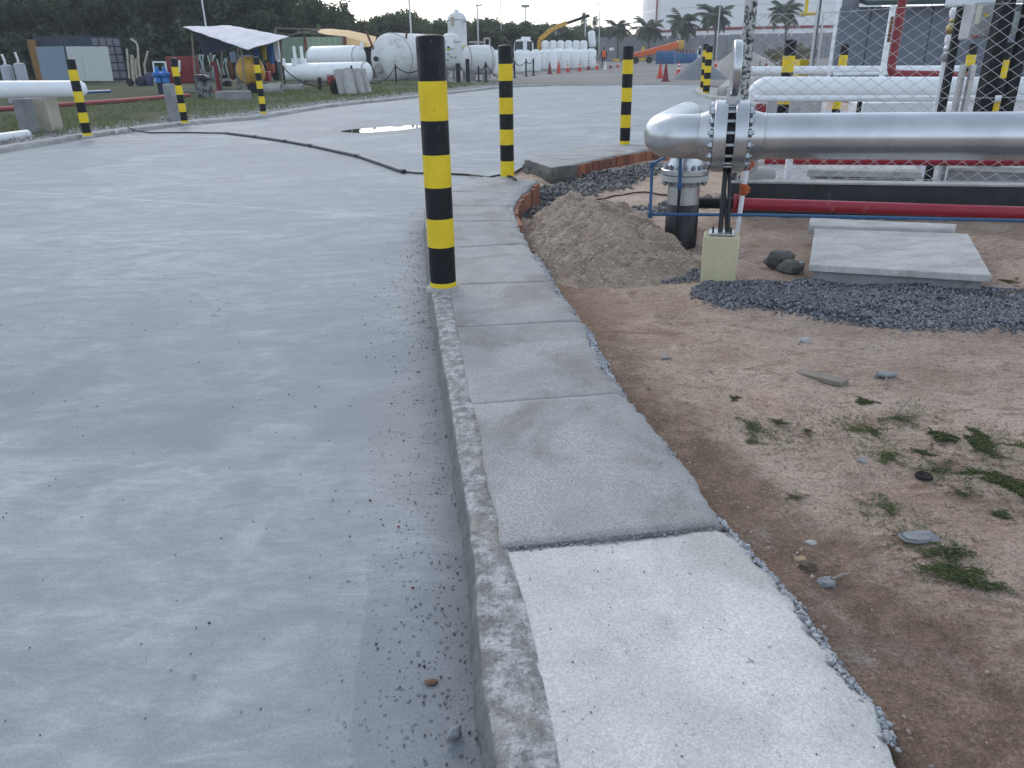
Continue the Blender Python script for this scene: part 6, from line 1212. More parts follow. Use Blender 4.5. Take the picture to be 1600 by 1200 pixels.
for i, (u, v, w_, h_, mm, lab) in enumerate([(222, 122, 12, 10, M_CLOTHN, 'dark bundle lying at the foot of the pale tubes'), (234, 118, 10, 14, mat('navy_drum', (.04, .045, .10), .6, 0, .1, 4.), 'navy drum left of the blue valves')]):
    p = D(u, v + h_ / 2, 56); r = L(w_, p) / 2; z = D(u, v - h_ / 2, 56)[2]; mb = rock((p[0], 56, max(.2, z * .42)), (r * 2.2, r * 2, max(.4, z * .9)), 20 + i, amp=.4); mono('bundle', mb, mm, lab, 'bundle', ang=50)
# canopy
Yc2 = 40.; cp = thing('tarp_canopy', 'pale blue tarp canopy on wooden poles with a drooping front corner', 'canopy', (D(385, 148, Yc2)[0], Yc2, 0), world=True)
cn = [D(285, 42, 41), D(388, 78, 38.5), D(452, 57.5, 42), D(360, 40, 45)]; n = 18; U = np.linspace(0, 1, n)[:, None, None]; Vv = np.linspace(0, 1, n)[None, :, None]
S = cn[0] * (1 - U) * (1 - Vv) + cn[1] * U * (1 - Vv) + cn[2] * U * Vv + cn[3] * (1 - U) * Vv; sg = (U * (1 - U) * Vv * (1 - Vv))[..., 0]; S[..., 2] -= sg * .9; S[..., 2] += .012 * np.sin(U[..., 0] * 26 + Vv[..., 0] * 3) + .02 * np.sin(Vv[..., 0] * 9)
mb = MB(); mb.grid(S); mb.grid((S - np.array([0, 0, .025]))[:, ::-1]); mb.build('tarp', M_TARP, cp)
fl = [D(300, 52, 41.2), D(366, 74, 41), D(318, 85, 41), D(303, 66, 41)]; fl = [D(303, 50, 41.5), D(372, 70, 40.5), D(345, 80, 41), D(318, 85, 41.5)]; mb = MB(); mb.add(fl + [p + np.array([0, .04, 0]) for p in fl], [(0, 1, 2, 3), (7, 6, 5, 4)]); mb.build('side_flap', M_TARPD, cp)
for (ub, vb), (ut, vt), Y in (((307, 143), (300, 52), 41), ((384.5, 148), (377, 75), 39), ((441, 147), (439.5, 60), 41.8), ((327, 128), (330, 84), 44), ((344, 126), (347, 80), 45), ((369, 125), (372, 75), 45)):
    a = D(ub, vb, Y); b = D(ut, vt, Y); a[2] = 0; mb = MB(); mb.tube([a, np.array([b[0] * .3 + a[0] * .7 + .02, Y, b[2] * .4]), np.array([b[0], Y, b[2]])], .05, 7); mb.build('pole', M_WOOD, cp)
# things under the canopy
Y = 40.5; mx = thing('concrete_mixer', 'old concrete mixer with ochre drum under the canopy', 'concrete mixer', (D(398, 148, Y)[0], Y, 0), world=True); c = D(391, 112, Y); ax = np.array([.45, -.5, .28])
mb = MB(); r = L(50, c) / 2; mb.lathe([(0, -.6), (r * .6, -.55), (r * .9, -.2), (r * .92, .0)], c, ax, 20); mb.build('drum_base', M_CONCD, mx); mb = MB(); mb.lathe([(r * .925, 0), (r * .93, .15), (r * .62, .62), (r * .4, .78), (r * .36, .78), (r * .58, .6)], c, ax, 20); mb.build('drum_mouth', M_OCHRE, mx)
mb = MB()
for u in (372, 410): q = D(u, 118, Y); mb.bar(q, np.array([q[0], Y + .1, .2]), .08, .08, up=(0, 1, 0))
mb.bar(np.array([D(370, 140, Y)[0], Y, .35]), np.array([D(415, 140, Y)[0], Y, .35]), .09, .09); mb.build('frame', M_CONCD, mx)
for u in (396, 417): q = D(u, 140, Y - .5); mb = MB(); mb.lathe([(0, -.07), (.25, -.07), (.27, 0), (.25, .07), (0, .07)], (q[0], Y - .5, .27), (0, 1, 0), 18); mb.build('wheel', M_RUBBER, mx)
mb = MB(); q = D(361, 110, Y); mb.lathe([(.42, -.06), (.46, 0), (.42, .06), (.38, 0), (.42, -.06)], q, (.8, .5, .1), 20); mb.build('hand_wheel', M_RUST, mx)
p = D(322, 158, 35); t = thing('waste_drum', 'dark scorched drum with a pale bottom before the canopy', 'drum', (p[0], 35, 0), world=True); z = D(322, 122, 35)[2]; mb = MB(); r = L(25, p) / 2; mb.lathe([(r * .85, 0), (r, .3 * z), (r * 1.0, z), (r * .9, z), (r * .85, .3 * z)], (p[0], 35, 0), n=18); mb.build('shell', m_mottle('scorched_drum', (.04, .042, .045), (.2, .205, .21), 5), t)
mb = rock((p[0], 35, z * .95), (r * 2, r * 1.8, .35), 33, amp=.4); mb.build('waste', M_DARK, t, ang=50)
Yh = Yat(342, 144); p = D(342, 143, Yh); hp = thing('hydrant_pipe', 'dark red bent standpipe left of the mixer', 'standpipe', (p[0], Yh, 0), world=True); mb = MB(); mb.tube(fillet([D(330, 99, Yh), D(336, 99, Yh), D(343, 142, Yh)], .3, 5), .11, 10); mb.build('tube', M_REDD, hp); mb = MB(); q = D(340, 142, Yh); mb.box((q[0], Yh, q[2]), (.5, .3, .08)); mb.build('base_plate', M_RED, hp)
mb = MB(); Yb_ = Yat(360, 156); p = D(361, 150, Yb_); mb.box((p[0], Yb_ + .3, .2), (L(52, p), .6, .36), .03); mono('concrete_slab', mb, M_CONCD, 'low grey slab lying on the ground before the mixer', 'slab', bevel=.02)
p = D(448, 150, 39); 
for i, (u0, u1, vb, vt, Y, lab) in enumerate([(412, 440, 148, 131, 40, 'grey concrete pipe lying behind the right canopy pole'), (444, 473, 142, 130, 42, 'grey concrete pipe lying right of the canopy pole in the grass')]):
    a, b = D(u0, (vb + vt) / 2, Y), D(u1, (vb + vt) / 2, Y); r = L(vb - vt, a) / 2; a[2] = b[2] = r * .9; mb = MB(); ln = b[0] - a[0]; mb.lathe([(r * .75, .02), (r * .75, 0), (r, 0), (r, ln * .88), (r * 1.15, ln * .9), (r * 1.15, ln), (r * .75, ln), (r * .75, .02)], a, b - a, 20); mono('concrete_pipe', mb, M_CONC, lab, 'concrete pipe')
GAR = [(397, 67, 62, 75, M_ORANGE, 10, 'orange rag hanging under the canopy front corner'), (399, 84, 75, 95, M_CLOTHB, 7, 'short blue overall hanging left of the yellow one'), (410, 80, 64, 94, M_CLOTHY, 7, 'yellow overall hanging under the canopy'), (421, 84, 70, 100, M_CLOTHB, 9, 'long blue overall hanging under the canopy edge')]
for i, (u, v, vt, vb, m, w_, lab) in enumerate(GAR):
    Y = 41.2 + .1 * i; p = D(u, vt, Y); q = D(u + 1, vb, Y); wd = L(w_, p); nx = 7; X = np.linspace(-.5, .5, nx)[:, None]; Z = np.linspace(0, 1, 8)[None]; hh = p[2] - q[2]
    ww = np.where(Z < .3, 1.0 - .5 * abs(Z - .15), .72 + .1 * Z); V = np.stack([p[0] + X * wd * ww, Y + .06 * np.sin(X * 14 + Z * 2) * (.4 + Z) + X * 0, p[2] - Z * hh - .08 * np.abs(X) * (Z < .2) + X * 0], -1); mb = MB(); mb.grid(V); mb.grid((V + np.array([0, .05, 0]))[:, ::-1]); mono('hanging_garment', mb, m, lab, 'garment', 'garments hanging under the canopy')
mb = MB(); mb.tube([D(392, 66, 41.3), D(436, 63, 41.6)], .012, 5); mono('clothes_line', mb, M_DARK, 'thin line carrying the garments under the canopy', 'line')
box_px('white_board', 428, 62, 436, 94, 42.5, .15, M_WHITE, 'upright white board behind the blue overall', 'board', bevel=.01); box_px('grey_sheet', 359, 81, 368, 98, 46, .08, M_PANELB, 'grey sheet propped behind the mixer', 'sheet'); box_px('grey_sheet', 371, 86, 395, 98, 46.5, .08, M_PANELB, 'wide grey sheet propped right of the smaller one behind the mixer', 'sheet')
box_px('red_barrier', 411, 112, 420, 127, 41.5, .5, M_RED, 'red box with pale top right of the third left bollard', 'box', bevel=.02); box_px('orange_drum', 416, 97, 426, 115, 44, .6, mat('dull_orange', (.30, .07, .03), .7, 0, .15, 3.), 'dull orange drum below the blue overalls', 'drum', bevel=.06); box_px('dark_crate', 425, 96, 434, 126, 44.5, .8, M_DARK, 'dark stacked crate at the left end of the long white tank', 'crate', bevel=.02)
# scattered machinery behind the cabinet and canopy
for i, (u, v, w_, h_, m, lab) in enumerate([(318, 108, 14, 24, M_CONCD, 'tangle of grey machine parts right of the red cabinet'), (332, 108, 12, 22, mat('teal_grey_metal', (.20, .24, .25), .6, .2, .3, 4.), 'teal grey machine block below the dark flap'), (352, 112, 18, 20, M_DARK, 'dark machine behind the mixer wheel')]):
    Y = 46 + i; p = D(u, v, Y); t = thing('machine_part', lab, 'machine', (p[0], Y, 0), world=True); s_ = L(w_, p); hh = L(h_, p); zt_ = D(u, v - h_ / 2, Y)[2]
    mb = MB()
    for k in range(7): mb.box((p[0] + random.uniform(-.4, .4) * s_, Y + random.uniform(-.3, .3), zt_ * random.uniform(.2, .85)), (s_ * random.uniform(.2, .45), .3, hh * random.uniform(.2, .5)), random.uniform(0, 1))
    mb.build('block', m, t, bevel=.02); mb = MB()
    for k in range(3): x = p[0] + random.uniform(-.4, .4) * s_; mb.tube([(x, Y, .1), (x - .1, Y, zt_), (x + .15 * (k - 1), Y, zt_ + .35)], .04, 6)
    mb.build('tube', mat('pale_teal_paint', (.35, .42, .42), .6, 0, .1, 3.), t)
# green container with tan tarp
Yg2 = 66.; gcn = thing('shipping_container', 'faded green container with ribbed sides behind the white tanks', 'container', (D(480, 120, Yg2)[0], Yg2, 0), world=True)
x0, x1, x2 = D(432, 90, Yg2)[0], D(479, 90, Yg2)[0], D(541, 90, Yg2 + 1.5)[0]; zt_ = D(470, 57, Yg2)[2]
mb = MB(); mb.box(((x0 + x2) / 2, Yg2 + 3.0, zt_ / 2), (x2 - x0 - .3, 2.6, zt_ - .1)); mb.build('shell', M_GREENC, gcn)
corr_wall((x0, Yg2 + 1.4), (x1, Yg2), .1, zt_ - .02, .32, -.05, M_GREENC, gcn, 'ribbed_end'); corr_wall((x1 + .1, Yg2), (x2, Yg2 + 1.5), .1, zt_ - .05, .42, -.09, mat('light_green_paint', (.26, .33, .24), .6, 0, .1, 2.), gcn, 'ribbed_side')
for x, y in ((x0, Yg2 + 1.4), (x1 + .05, Yg2 - .02), (x2, Yg2 + 1.5)): mb = MB(); mb.box((x, y, zt_ / 2), (.2, .2, zt_)); mb.build('corner_post', M_RUST, gcn)
tp = thing('tarp_shelter', 'tan orange tarp draped over a frame beside the green container', 'tarp', (D(540, 100, Yg2 + 3)[0], Yg2 + 3, 0), world=True); rowA = [(495, 46), (520, 45), (545, 47), (570, 53), (588, 58)]; rowB = [(497, 50), (522, 55), (541, 58), (566, 64), (584, 68)]; rowC = [(500, 52), (528, 58), (545, 73), (563, 74), (577, 73)]
V = np.array([[D(u, v, Yg2 + 7) for u, v in rowA], [D(u, v, Yg2 + 2.6) for u, v in rowB], [D(u, v, Yg2 + 1.8) for u, v in rowC]])
def resample(V, a, b):
    i = np.linspace(0, V.shape[0] - 1, a); j = np.linspace(0, V.shape[1] - 1, b); W = np.stack([[np.interp(j, range(V.shape[1]), V[k, :, c]) for c in range(3)] for k in range(V.shape[0])]); return np.stack([[np.interp(i, range(V.shape[0]), W[:, c, q]) for c in range(3)] for q in range(b)]).transpose(2, 0, 1)
S = resample(V, 22, 40); S[..., 2] += .07 * fbm(S[..., 0], S[..., 1], .9, 4, 5); S[..., 1] += .25 * np.sin(S[..., 0] * 3.1) * (np.arange(22)[:, None] / 22) ** 2
mb = MB(); mb.grid(S); mb.grid((S - np.array([0, -.02, .04]))[:, ::-1]); mb.build('tarp', M_TARPO, tp)
mb = MB()
for a, b in (((430, 44), (500, 46)), ((430, 44), (429, 60)), ((448, 56), (472, 50)), ((472, 50), (500, 47)), ((470, 50), (540, 58)), ((466, 44), (467, 54))): mb.tube([D(*a, Yg2 + 2), D(*b, Yg2 + 2)], .05, 6)
q = D(540, 58, Yg2 + 2); mb.tube([q, (q[0], q[1], 0)], .08, 6); q = D(585, 68, Yg2 + 2); mb.tube([q, (q[0], q[1], 0)], .08, 6); q = D(430, 44, Yg2 + 2); mb.tube([q, (q[0], q[1], 0)], .05, 6); mb.build('frame', M_WOOD, tp)
mb = MB(); p, q = D(545, 100, Yg2 + 4), D(583, 100, Yg2 + 4); mb.box(((p[0] + q[0]) / 2, Yg2 + 4, .9), (q[0] - p[0], 2, 1.8)); mono('stacked_goods', mb, M_DARK, 'dark stacked goods under the tan tarp', 'crate')
# leaning half-pipe channels
def channel(ub, vb, ut, vt, wpx, Y, label, rz):
    a, b = D(ub, vb, Y), D(ut, vt, Y + .35); a[2] = .02; r = L(wpx, a) / 2; ax = b - a; ln = np.linalg.norm(ax); ax /= ln; u = np.array([math.cos(rz), math.sin(rz), 0]); u -= ax * (u @ ax); u /= np.linalg.norm(u); w_ = np.cross(ax, u); th = np.linspace(math.pi * .98, math.pi * 2.02, 15); V = []
    for t in (0, 1):
        o = a + ax * ln * t; ring = [o + r * (math.cos(q) * u + math.sin(q) * w_) for q in th] + [o + r * .82 * (math.cos(q) * u + math.sin(q) * w_) for q in th[::-1]]; V.append(ring + [ring[0]])
    mb = MB(); mb.grid(np.array(V).transpose(1, 0, 2)); n = len(th); k = 2
    idx = lambda t, i: i * 2 + t
    for t in (0, 1): mb.f += [tuple(idx(t, i) for i in range(2 * n))]; mb.mi += [0]
    ob = mono('concrete_channel', mb, M_CONC, label, 'concrete channel', 'half round concrete channels leaning together', ang=45)
    bm = bmesh.new(); bm.from_mesh(ob.data); bmesh.ops.recalc_face_normals(bm, faces=bm.faces[:]); bm.to_mesh(ob.data); bm.free(); return ob
CH = [(536, 149, 527, 110, 12, 36.6, 'leftmost half round concrete channel leaning by the tyre', .1), (550, 149, 541, 109, 17, 36.0, 'widest half round concrete channel second from left', .05), (566, 147.5, 556, 109, 13, 36.7, 'third half round concrete channel leaning right of the widest', .1), (577, 147, 566, 109, 11, 37.3, 'rightmost half round concrete channel leaning in the grass', .12)]
for c in CH: channel(*c)
tl = thing('walking_tractor', 'red and black walking tractor with a ribbed tyre left of the channels', 'tractor', (D(524, 148, 37)[0], 37, 0), world=True); q = D(525, 139, 37); mb = MB(); r = L(23, q) / 2
mb.lathe([(r * .5, -.12), (r * .9, -.12), (r, -.06), (r, .06), (r * .9, .12), (r * .5, .12)], (q[0], 37, r), (.9, -.45, 0), 20); mb.build('tyre', M_RUBBER, tl)
mb = MB()
for k in range(14): a = k / 14 * 6.283; d = np.array([.45, .9, 0]); c = np.array([q[0], 37, r]) + r * 1.02 * (d * math.cos(a) + np.array([0, 0, math.sin(a)])); mb.box(c, (.07, .07, .07), .4)
mb.build('tread', M_RUBBER, tl); q = D(517, 126, 37); mb = MB(); mb.box((q[0], 37.1, q[2]), (.28, .5, .4)); mb.build('engine', M_REDD, tl, bevel=.03); mb = MB(); mb.tube([q, D(515, 117, 37), D(511, 117, 37)], .025, 6); mb.tube([D(515, 119, 37), D(523, 117, 37)], .025, 6); mb.build('handlebar', M_DARK, tl)
q = D(500, 150, 38.5); mb = MB(); mb.tube([(D(499, 130, 41)[0], 41, .0), (D(500, 130, 41)[0], 41, .7)], .1, 8); mono('dark_stump', mb, M_DARK, 'short dark stump below the long white tank', 'stump')
# lamp masts against the sky
def mast(u, vb, vt, Y, r, label, head=None):
    p = D(u, vb, Y); z = D(u, vt, Y)[2]; t = thing('lamp_post', label, 'lamp post', (p[0], Y, 0), world=True); mb = MB(); mb.tube([(p[0], Y, 0), (p[0], Y, z)], [r, r * .7], 8); mb.build('pole', M_STEEL, t)
    if head == 'flood': mb = MB(); mb.box((p[0], Y, z), (L(13, p), .5, .4)); mb.build('floodlight', M_CONC, t, bevel=.05)
    if head == 'arm': mb = MB(); w_ = L(9, p); mb.tube([(p[0] - w_ * .2, Y, z - .2), (p[0] + w_, Y, z - .1)], r * .7, 6); mb.build('cross_arm', M_STEEL, t)
    if head == 'led': mb = MB(); w_ = L(5, p); mb.tube([(p[0], Y, z), (p[0] - w_, Y, z + .1)], r * .7, 6); mb.box((p[0] - w_, Y, z + .08), (L(6, p), .3, .15)); mb.build('lamp_head', M_CONC, t)
mast(747, 62, 6, 105, .14, 'utility pole with a cross arm right of the tall vessel', 'arm'); mast(783.5, 60, -8, 112, .10, 'thin dark pole above the second bollard')
mast(821, 44, 9.5, 125, .14, 'floodlight mast above the dark shed', 'flood'); mast(914, 62, 26, 120, .12, 'thin pole beside the crane extension', None); mast(936, 60, 7, 130, .10, 'street lamp with a small head near the fan shaped tree', 'led'); mast(322, 42, -20, 72, .09, 'pale thin mast behind the pale blue canopy')
mast(1118.5, 90, 2, 120, .09, 'dark thin pole beside the tallest palm')
# drain hose across the road
hs = [G(208, 207.5, .03), G(270, 206.5, .03), G(352, 207.5, .03)]; hose = thing('drain_hose', 'grey hose line in jointed sections curving across the road', 'hose', tuple(G(490, 235, 0)), world=True)
seg = [(352, 207.5), (400, 213.5), (447, 220.5), (487, 227.5), (560, 243.5), (631, 268)]
for i in range(5):
    a, b = G(*seg[i], .03), G(*seg[i + 1], .03); d = (b - a) / np.linalg.norm(b - a); mb = MB(); mb.tube([a + d * .02, b - d * .02], .028, 12); mb.build('section', mat('grey_hose', (.075, .085, .095), .5, 0, .2, 9.), hose); mb = MB(); mb.lathe([(0, -.05), (.034, -.05), (.034, .05), (0, .05)], b - d * .03, d, 12); mb.build('coupling', M_DARK, hose)
mb = MB(); mb.tube([G(200, 199, .11), G(216, 205, .06), G(235, 207.5, .02), G(290, 207, .02), G(352, 208, .025)], .016, 8); mb.build('cable_tail', M_DARK, hose)
mb = MB(); c = [G(628, 267.5, .02), G(650, 270.5, .02), G(690, 271, .015), G(735, 273, .015), G(765, 276.5, .10), G(780, 273.5, .145), G(800, 276, .145), G(806, 281, .14)]; P = fillet(c, .2, 4); mb.tube(P, .014, 8); mb.build('cable_tail', M_DARK, hose)

# ------------------------------------------------------------------ trees
def tree_meshes(seed, h, spread, m, n=2600, leaf=.24, kind=0):
    g = np.random.default_rng(seed); r_ = random.Random(seed); tb = MB(); top = np.array([r_.uniform(-.4, .4), r_.uniform(-.4, .4), h * .8]); zs = np.linspace(0, 1, 7); tb.tube([top * np.array([z * z, z * z, z]) for z in zs], [.20 * (1 - .75 * z) * h / 9 + .03 for z in zs], 7); tips = []
    nl = 13
    for k in range(nl):
        z = .22 + .62 * k / nl; b = top * np.array([z * z, z * z, z]); a = k * 2.4 + r_.uniform(-.4, .4); ln = spread * r_.uniform(.6, 1.1) * (1.15 - .6 * abs(z - .45) * 2 * (.5 if kind else .9)); e = b + np.array([math.cos(a) * ln, math.sin(a) * ln, ln * r_.uniform(.25, .9)]); mid = (b + e) / 2 + np.array([0, 0, .12 * ln]); tb.tube([b, mid, e], [.07 * h / 9, .045 * h / 9, .015], 5); tips += [(e, 1.), (mid * .4 + e * .6, .9), (mid, .7), (e + np.array([r_.uniform(-.8, .8), r_.uniform(-.8, .8), r_.uniform(.2, 1.2)]), .8)]
    tips += [(top + np.array([r_.uniform(-.6, .6), r_.uniform(-.6, .6), r_.uniform(-.2, h * .2)]), .9) for _ in range(7)]
    C = np.array([t for t, _ in tips]); Wt = np.array([q for _, q in tips]); k = g.integers(0, len(C), n); d = g.normal(size=(n, 3)); d /= np.linalg.norm(d, axis=1)[:, None]; rad = (g.uniform(0, 1, (n, 1)) ** .45) * Wt[k][:, None] * spread * .36
    P = C[k] + d * rad * np.array([1, 1, .85 if not kind else 1.5]); P[:, 2] = np.maximum(P[:, 2], .4); return tb.mesh('trunk', M_BARK), leaf_mesh('crown', P, leaf, m, g, .4, .42 if not kind else .2)
TV = [tree_meshes(100 + i, 10, 3.3, M_LEAF[0], 4200, .26) for i in range(3)] + [tree_meshes(120 + i, 8, 2.8, M_LEAF[1], 3800, .25) for i in range(3)] + [tree_meshes(140, 9, 1.7, M_LEAF[1], 2600, .36, 1)]
def tree(u, Y, vt, k, label, group, wide=1.0):
    p = D(u, 80, Y); h0 = (12.0, 12.0, 12.0, 9.6, 9.6, 9.6, 11.5)[k]; h = max(1.5, D(u, vt, Y)[2]); t = thing('tree', label, 'tree', (p[0], Y, 0), group, random.uniform(0, 6.28)); s_ = h / h0; t.scale = (s_ * wide, s_ * wide, s_); link('trunk', TV[k][0], t); link('crown', TV[k][1], t)
rt = random.Random(5)
for r_, (Y, n) in enumerate([(84, 17), (94, 17), (104, 18)]):
    for i in range(n):
        u = -330 + (i + .5 * (r_ % 2)) * (880 / n) + rt.uniform(-14, 14)
        if u > 538: continue
        tree(u, Y + rt.uniform(-3, 3), (float(np.interp(u, [400, 450, 500, 545], [-75, -40, -22, 4])) if u > 400 else -75) + rt.uniform(-22, 16) * (1 if u < 460 else .5), rt.randrange(3), 'dark tree in the ' + ('front', 'middle', 'rear')[r_] + ' row behind the ' + next(n_ for l_, n_ in ((-200, 'far end of the left lawn'), (-80, 'left lawn out past the cylinders'), (30, 'two grey cylinders'), (80, 'orange board'), (130, 'leaning sheet panels'), (190, 'ribbed container end'), (240, 'leaning pale tubes'), (300, 'red cabinet'), (360, 'left half of the canopy'), (430, 'right half of the canopy'), (490, 'green container'), (9999, 'tan tarp')) if u < l_), 'tall dark trees closing the left background', 1.15)
SKY = [(500, -5), (540, 2), (556, 22), (575, 24), (590, 8), (615, 6), (640, 4), (662, 22), (680, 24), (695, 20), (715, 20), (735, 22), (760, 22), (790, 18), (815, 24), (840, 27), (865, 30), (890, 30), (910, 28), (930, 34), (950, 38), (975, 44), (1000, 44), (1025, 48)]
su, svv = np.array(SKY).T
for r_, (Y, n) in enumerate([(112, 26), (124, 26), (138, 24)]):
    for i in range(n):
        u = 500 + (i + .5 * (r_ % 2)) * (545 / n) + rt.uniform(-8, 8); v = float(np.interp(u, su, svv)) + rt.uniform(-5, 7) + (3 if r_ == 0 else 0)
        Y2 = Y if u < 900 else 205 + (Y - 112)
        if u > 1000: continue
        tree(u, Y2 + rt.uniform(-4, 4), v, rt.choice([3, 4, 5] if u > 640 else [0, 3, 4]), 'olive tree in the ' + ('front', 'middle', 'rear')[r_] + ' row behind the ' + next(n_ for l_, n_ in ((540, 'tan tarp'), (575, 'right end of the tan tarp'), (610, 'left half of the domed vessel'), (650, 'right half of the domed vessel'), (690, 'nearest bollard'), (735, 'tall white vessel'), (770, 'stubby vessel'), (800, 'second bollard'), (840, 'white truck cab'), (885, 'dark shed'), (930, 'hoisted tank'), (9999, 'panel wall left of the palms')) if u < l_), 'olive green trees closing the middle background', 1.35)
tree(915, 206, 3, 6, 'thin feathery conifer rising behind the crane extension', None, 1.0); tree(932, 208, 10, 6, 'second feathery conifer right of the crane extension', None, 1.0); tree(541, 106, -4, 6, 'wispy tall tree against the sky above the tan tarp', None, 1.3); tree(720, 108, 14, 6, 'wispy tree top directly behind the tall white vessel', None, 1.6)
# undergrowth that closes the view between trunks
def hedge(u0, u1, Y, h, seed, m, name, label):
    a, b = D(u0, 80, Y), D(u1, 80, Y); g = np.random.default_rng(seed); n = int((b[0] - a[0]) * 48 * h); P = np.stack([g.uniform(a[0], b[0], n), Y + g.normal(0, 1.1, n), h * g.uniform(0, 1, n) ** .8], -1); P[:, 2] *= .65 + .5 * vnoise(P[:, 0] * .5, P[:, 0] * 0, seed); ob = link(name, leaf_mesh(name, P, .40, m, g, .4, .6)); tag(ob, label, 'undergrowth', None, 'stuff')
hedge(-360, 530, 82, 4.2, 1, M_LEAF[0], 'undergrowth', 'dark undergrowth below the tall trees on the left'); hedge(-360, 505, 108, 6.5, 7, M_LEAF[0], 'undergrowth', 'deep dark thicket behind the tall trees on the left'); hedge(480, 905, 126, 4.2, 3, M_LEAF[1], 'undergrowth', 'olive undergrowth below the middle belt of trees'); hedge(480, 935, 144, 4.4, 4, M_LEAF[1], 'undergrowth', 'far thicket closing the middle belt of trees')

# grass on the left verge
def grass():
    g = np.random.default_rng(3); n = 9000; y = g.uniform(16, 50, n); x = -9.43 + (y - 14.7) * .316 - g.uniform(1.6, 11, n); k = fbm(x, y, .5, 4, 8) > -.12; x, y = x[k], y[k]; n = len(x); P = np.repeat(np.stack([x, y, np.full(n, .05)], -1), 3, 0) + g.normal(0, .05, (n * 3, 3)) * np.array([1, 1, 0]); hh = g.uniform(.05, .16, (n * 3, 1)); a = g.uniform(0, 6.28, (n * 3,)); d = np.stack([np.cos(a), np.sin(a), a * 0], -1); tp_ = P + np.stack([g.normal(0, .05, n * 3), g.normal(0, .05, n * 3), hh[:, 0]], -1); V = np.stack([P - d * .012, P + d * .012, tp_], 1).reshape(-1, 3); ob = link('grass', tri_mesh('grass', V, np.arange(len(V)).reshape(-1, 3), M_WEED)); tag(ob, 'short grass on the verge behind the left kerb', 'grass', None, 'stuff')
grass()
# weeds in the sandy soil: creeping clumps, each its own plant
def weed_mesh(seed, n, rad, ln):
    g = np.random.default_rng(seed); V = []; arms = 7; c = []
    for k in range(arms):
        a = g.uniform(0, 6.28); q = g.uniform(.3, 1) * rad * (1.6 if k < 2 else 1); m_ = 8
        for i in range(m_): c.append((math.cos(a + i * .08) * q * i / m_, math.sin(a + i * .08) * q * i / m_))
    c = np.array(c); k = g.integers(0, len(c), n); P = np.column_stack([c[k] + g.normal(0, rad * .07, (n, 2)), np.zeros(n)]); a = g.uniform(0, 6.28, n); l_ = ln * g.uniform(.5, 1.3, n); up = g.uniform(.02, .42, n); d = np.stack([np.cos(a) * np.sqrt(1 - up ** 2), np.sin(a) * np.sqrt(1 - up ** 2), up], -1); s_ = np.stack([-np.sin(a), np.cos(a), a * 0], -1) * ln * (.055 if ln < .04 else .022)
    mid = P + d * l_[:, None] * .55; tip = P + d * l_[:, None] - np.array([0, 0, 1]) * (l_ * .25)[:, None]; V = np.stack([P - s_ * .5, P + s_ * .5, mid + s_, tip, mid - s_], 1).reshape(-1, 3); return tri_mesh('weed', V, np.arange(len(V)).reshape(-1, 5), M_WEED)
WM = [weed_mesh(1, 620, .12, .019), weed_mesh(2, 380, .17, .018), weed_mesh(3, 150, .05, .032), weed_mesh(4, 1500, .14, .024)]
WL = [(1180, 668, 1, .95, 'sparse low weed nearest the sidewalk edge, upper part'), (1172, 690, 1, .8, 'sparse low weed just below the one nearest the sidewalk'), (1215, 660, 0, .6, 'dark creeping weed right of the sparse weed by the sidewalk'), (1148, 622, 2, .7, 'tiny grass tuft at the top left of the weedy patch'), (1350, 628, 2, 1.0, 'spiky grass tuft alone in the upper middle of the soil'), (1262, 672, 1, .5, 'thin scattered weed in the middle of the soil'), (1335, 672, 1, .7, 'narrow weed strip left of the bright weed'), (1365, 674, 0, .6, 'bright green weed in the middle of the soil'), (1410, 655, 1, .9, 'long thin weed with dry straws above the bright weed'), (1475, 684, 2, 1.3, 'upright leafy weed left of the big right clump'), (1535, 690, 3, 1.0, 'big dense weed clump at the right edge, upper'), (1585, 700, 3, .9, 'dense weed clump cut by the right edge'), (1385, 714, 0, .75, 'bright weed below the middle of the soil'), (1440, 708, 0, .6, 'small flat weed right of the lower bright weed'), (1470, 738, 1, .8, 'low weed right of the dark hole'), (1520, 742, 0, .7, 'creeping weed with white specks at right'), (1580, 760, 3, 1.1, 'large dark weed at the right edge, lower'), (1500, 772, 1, .6, 'thin weed right of the reddish dry weed'), (1385, 800, 1, 1.0, 'sparse weed above the flat grey stone'), (1480, 862, 0, 1.0, 'weed just right of the flat grey stone'), (1510, 905, 3, .95, 'dense green weed with a white flower at lower right'), (1240, 778, 1, .5, 'faint weed low in the middle left soil'), (1565, 805, 2, .8, 'small yellowish leaf tuft at the right edge'), (1465, 420, 1, .5, 'faint green weed on the bank right of the chamber'), (1575, 440, 0, .8, 'green weed beside the dark branch at the right bank')]
for i, (u, v, k, s_, lab) in enumerate(WL):
    p = G(u, v, .04); z = float(terrain(p[0], p[1])); p = G(u, v, z); o = link('weed', WM[k]); o.location = (p[0], p[1], z + .003); o.rotation_euler[2] = i * 1.7; o.scale = (s_, s_, s_); tag(o, lab, 'weed', 'weeds in the sandy soil')
def stone(u, v, d, seed, m, label, lift=.2):
    p = G(u, v, .04); z = float(terrain(p[0], p[1])); p = G(u, v, z); mono('stone', rock((p[0], p[1], z + d[2] * lift), d, seed, 8, 11, .65), m, label, 'stone', ang=18)
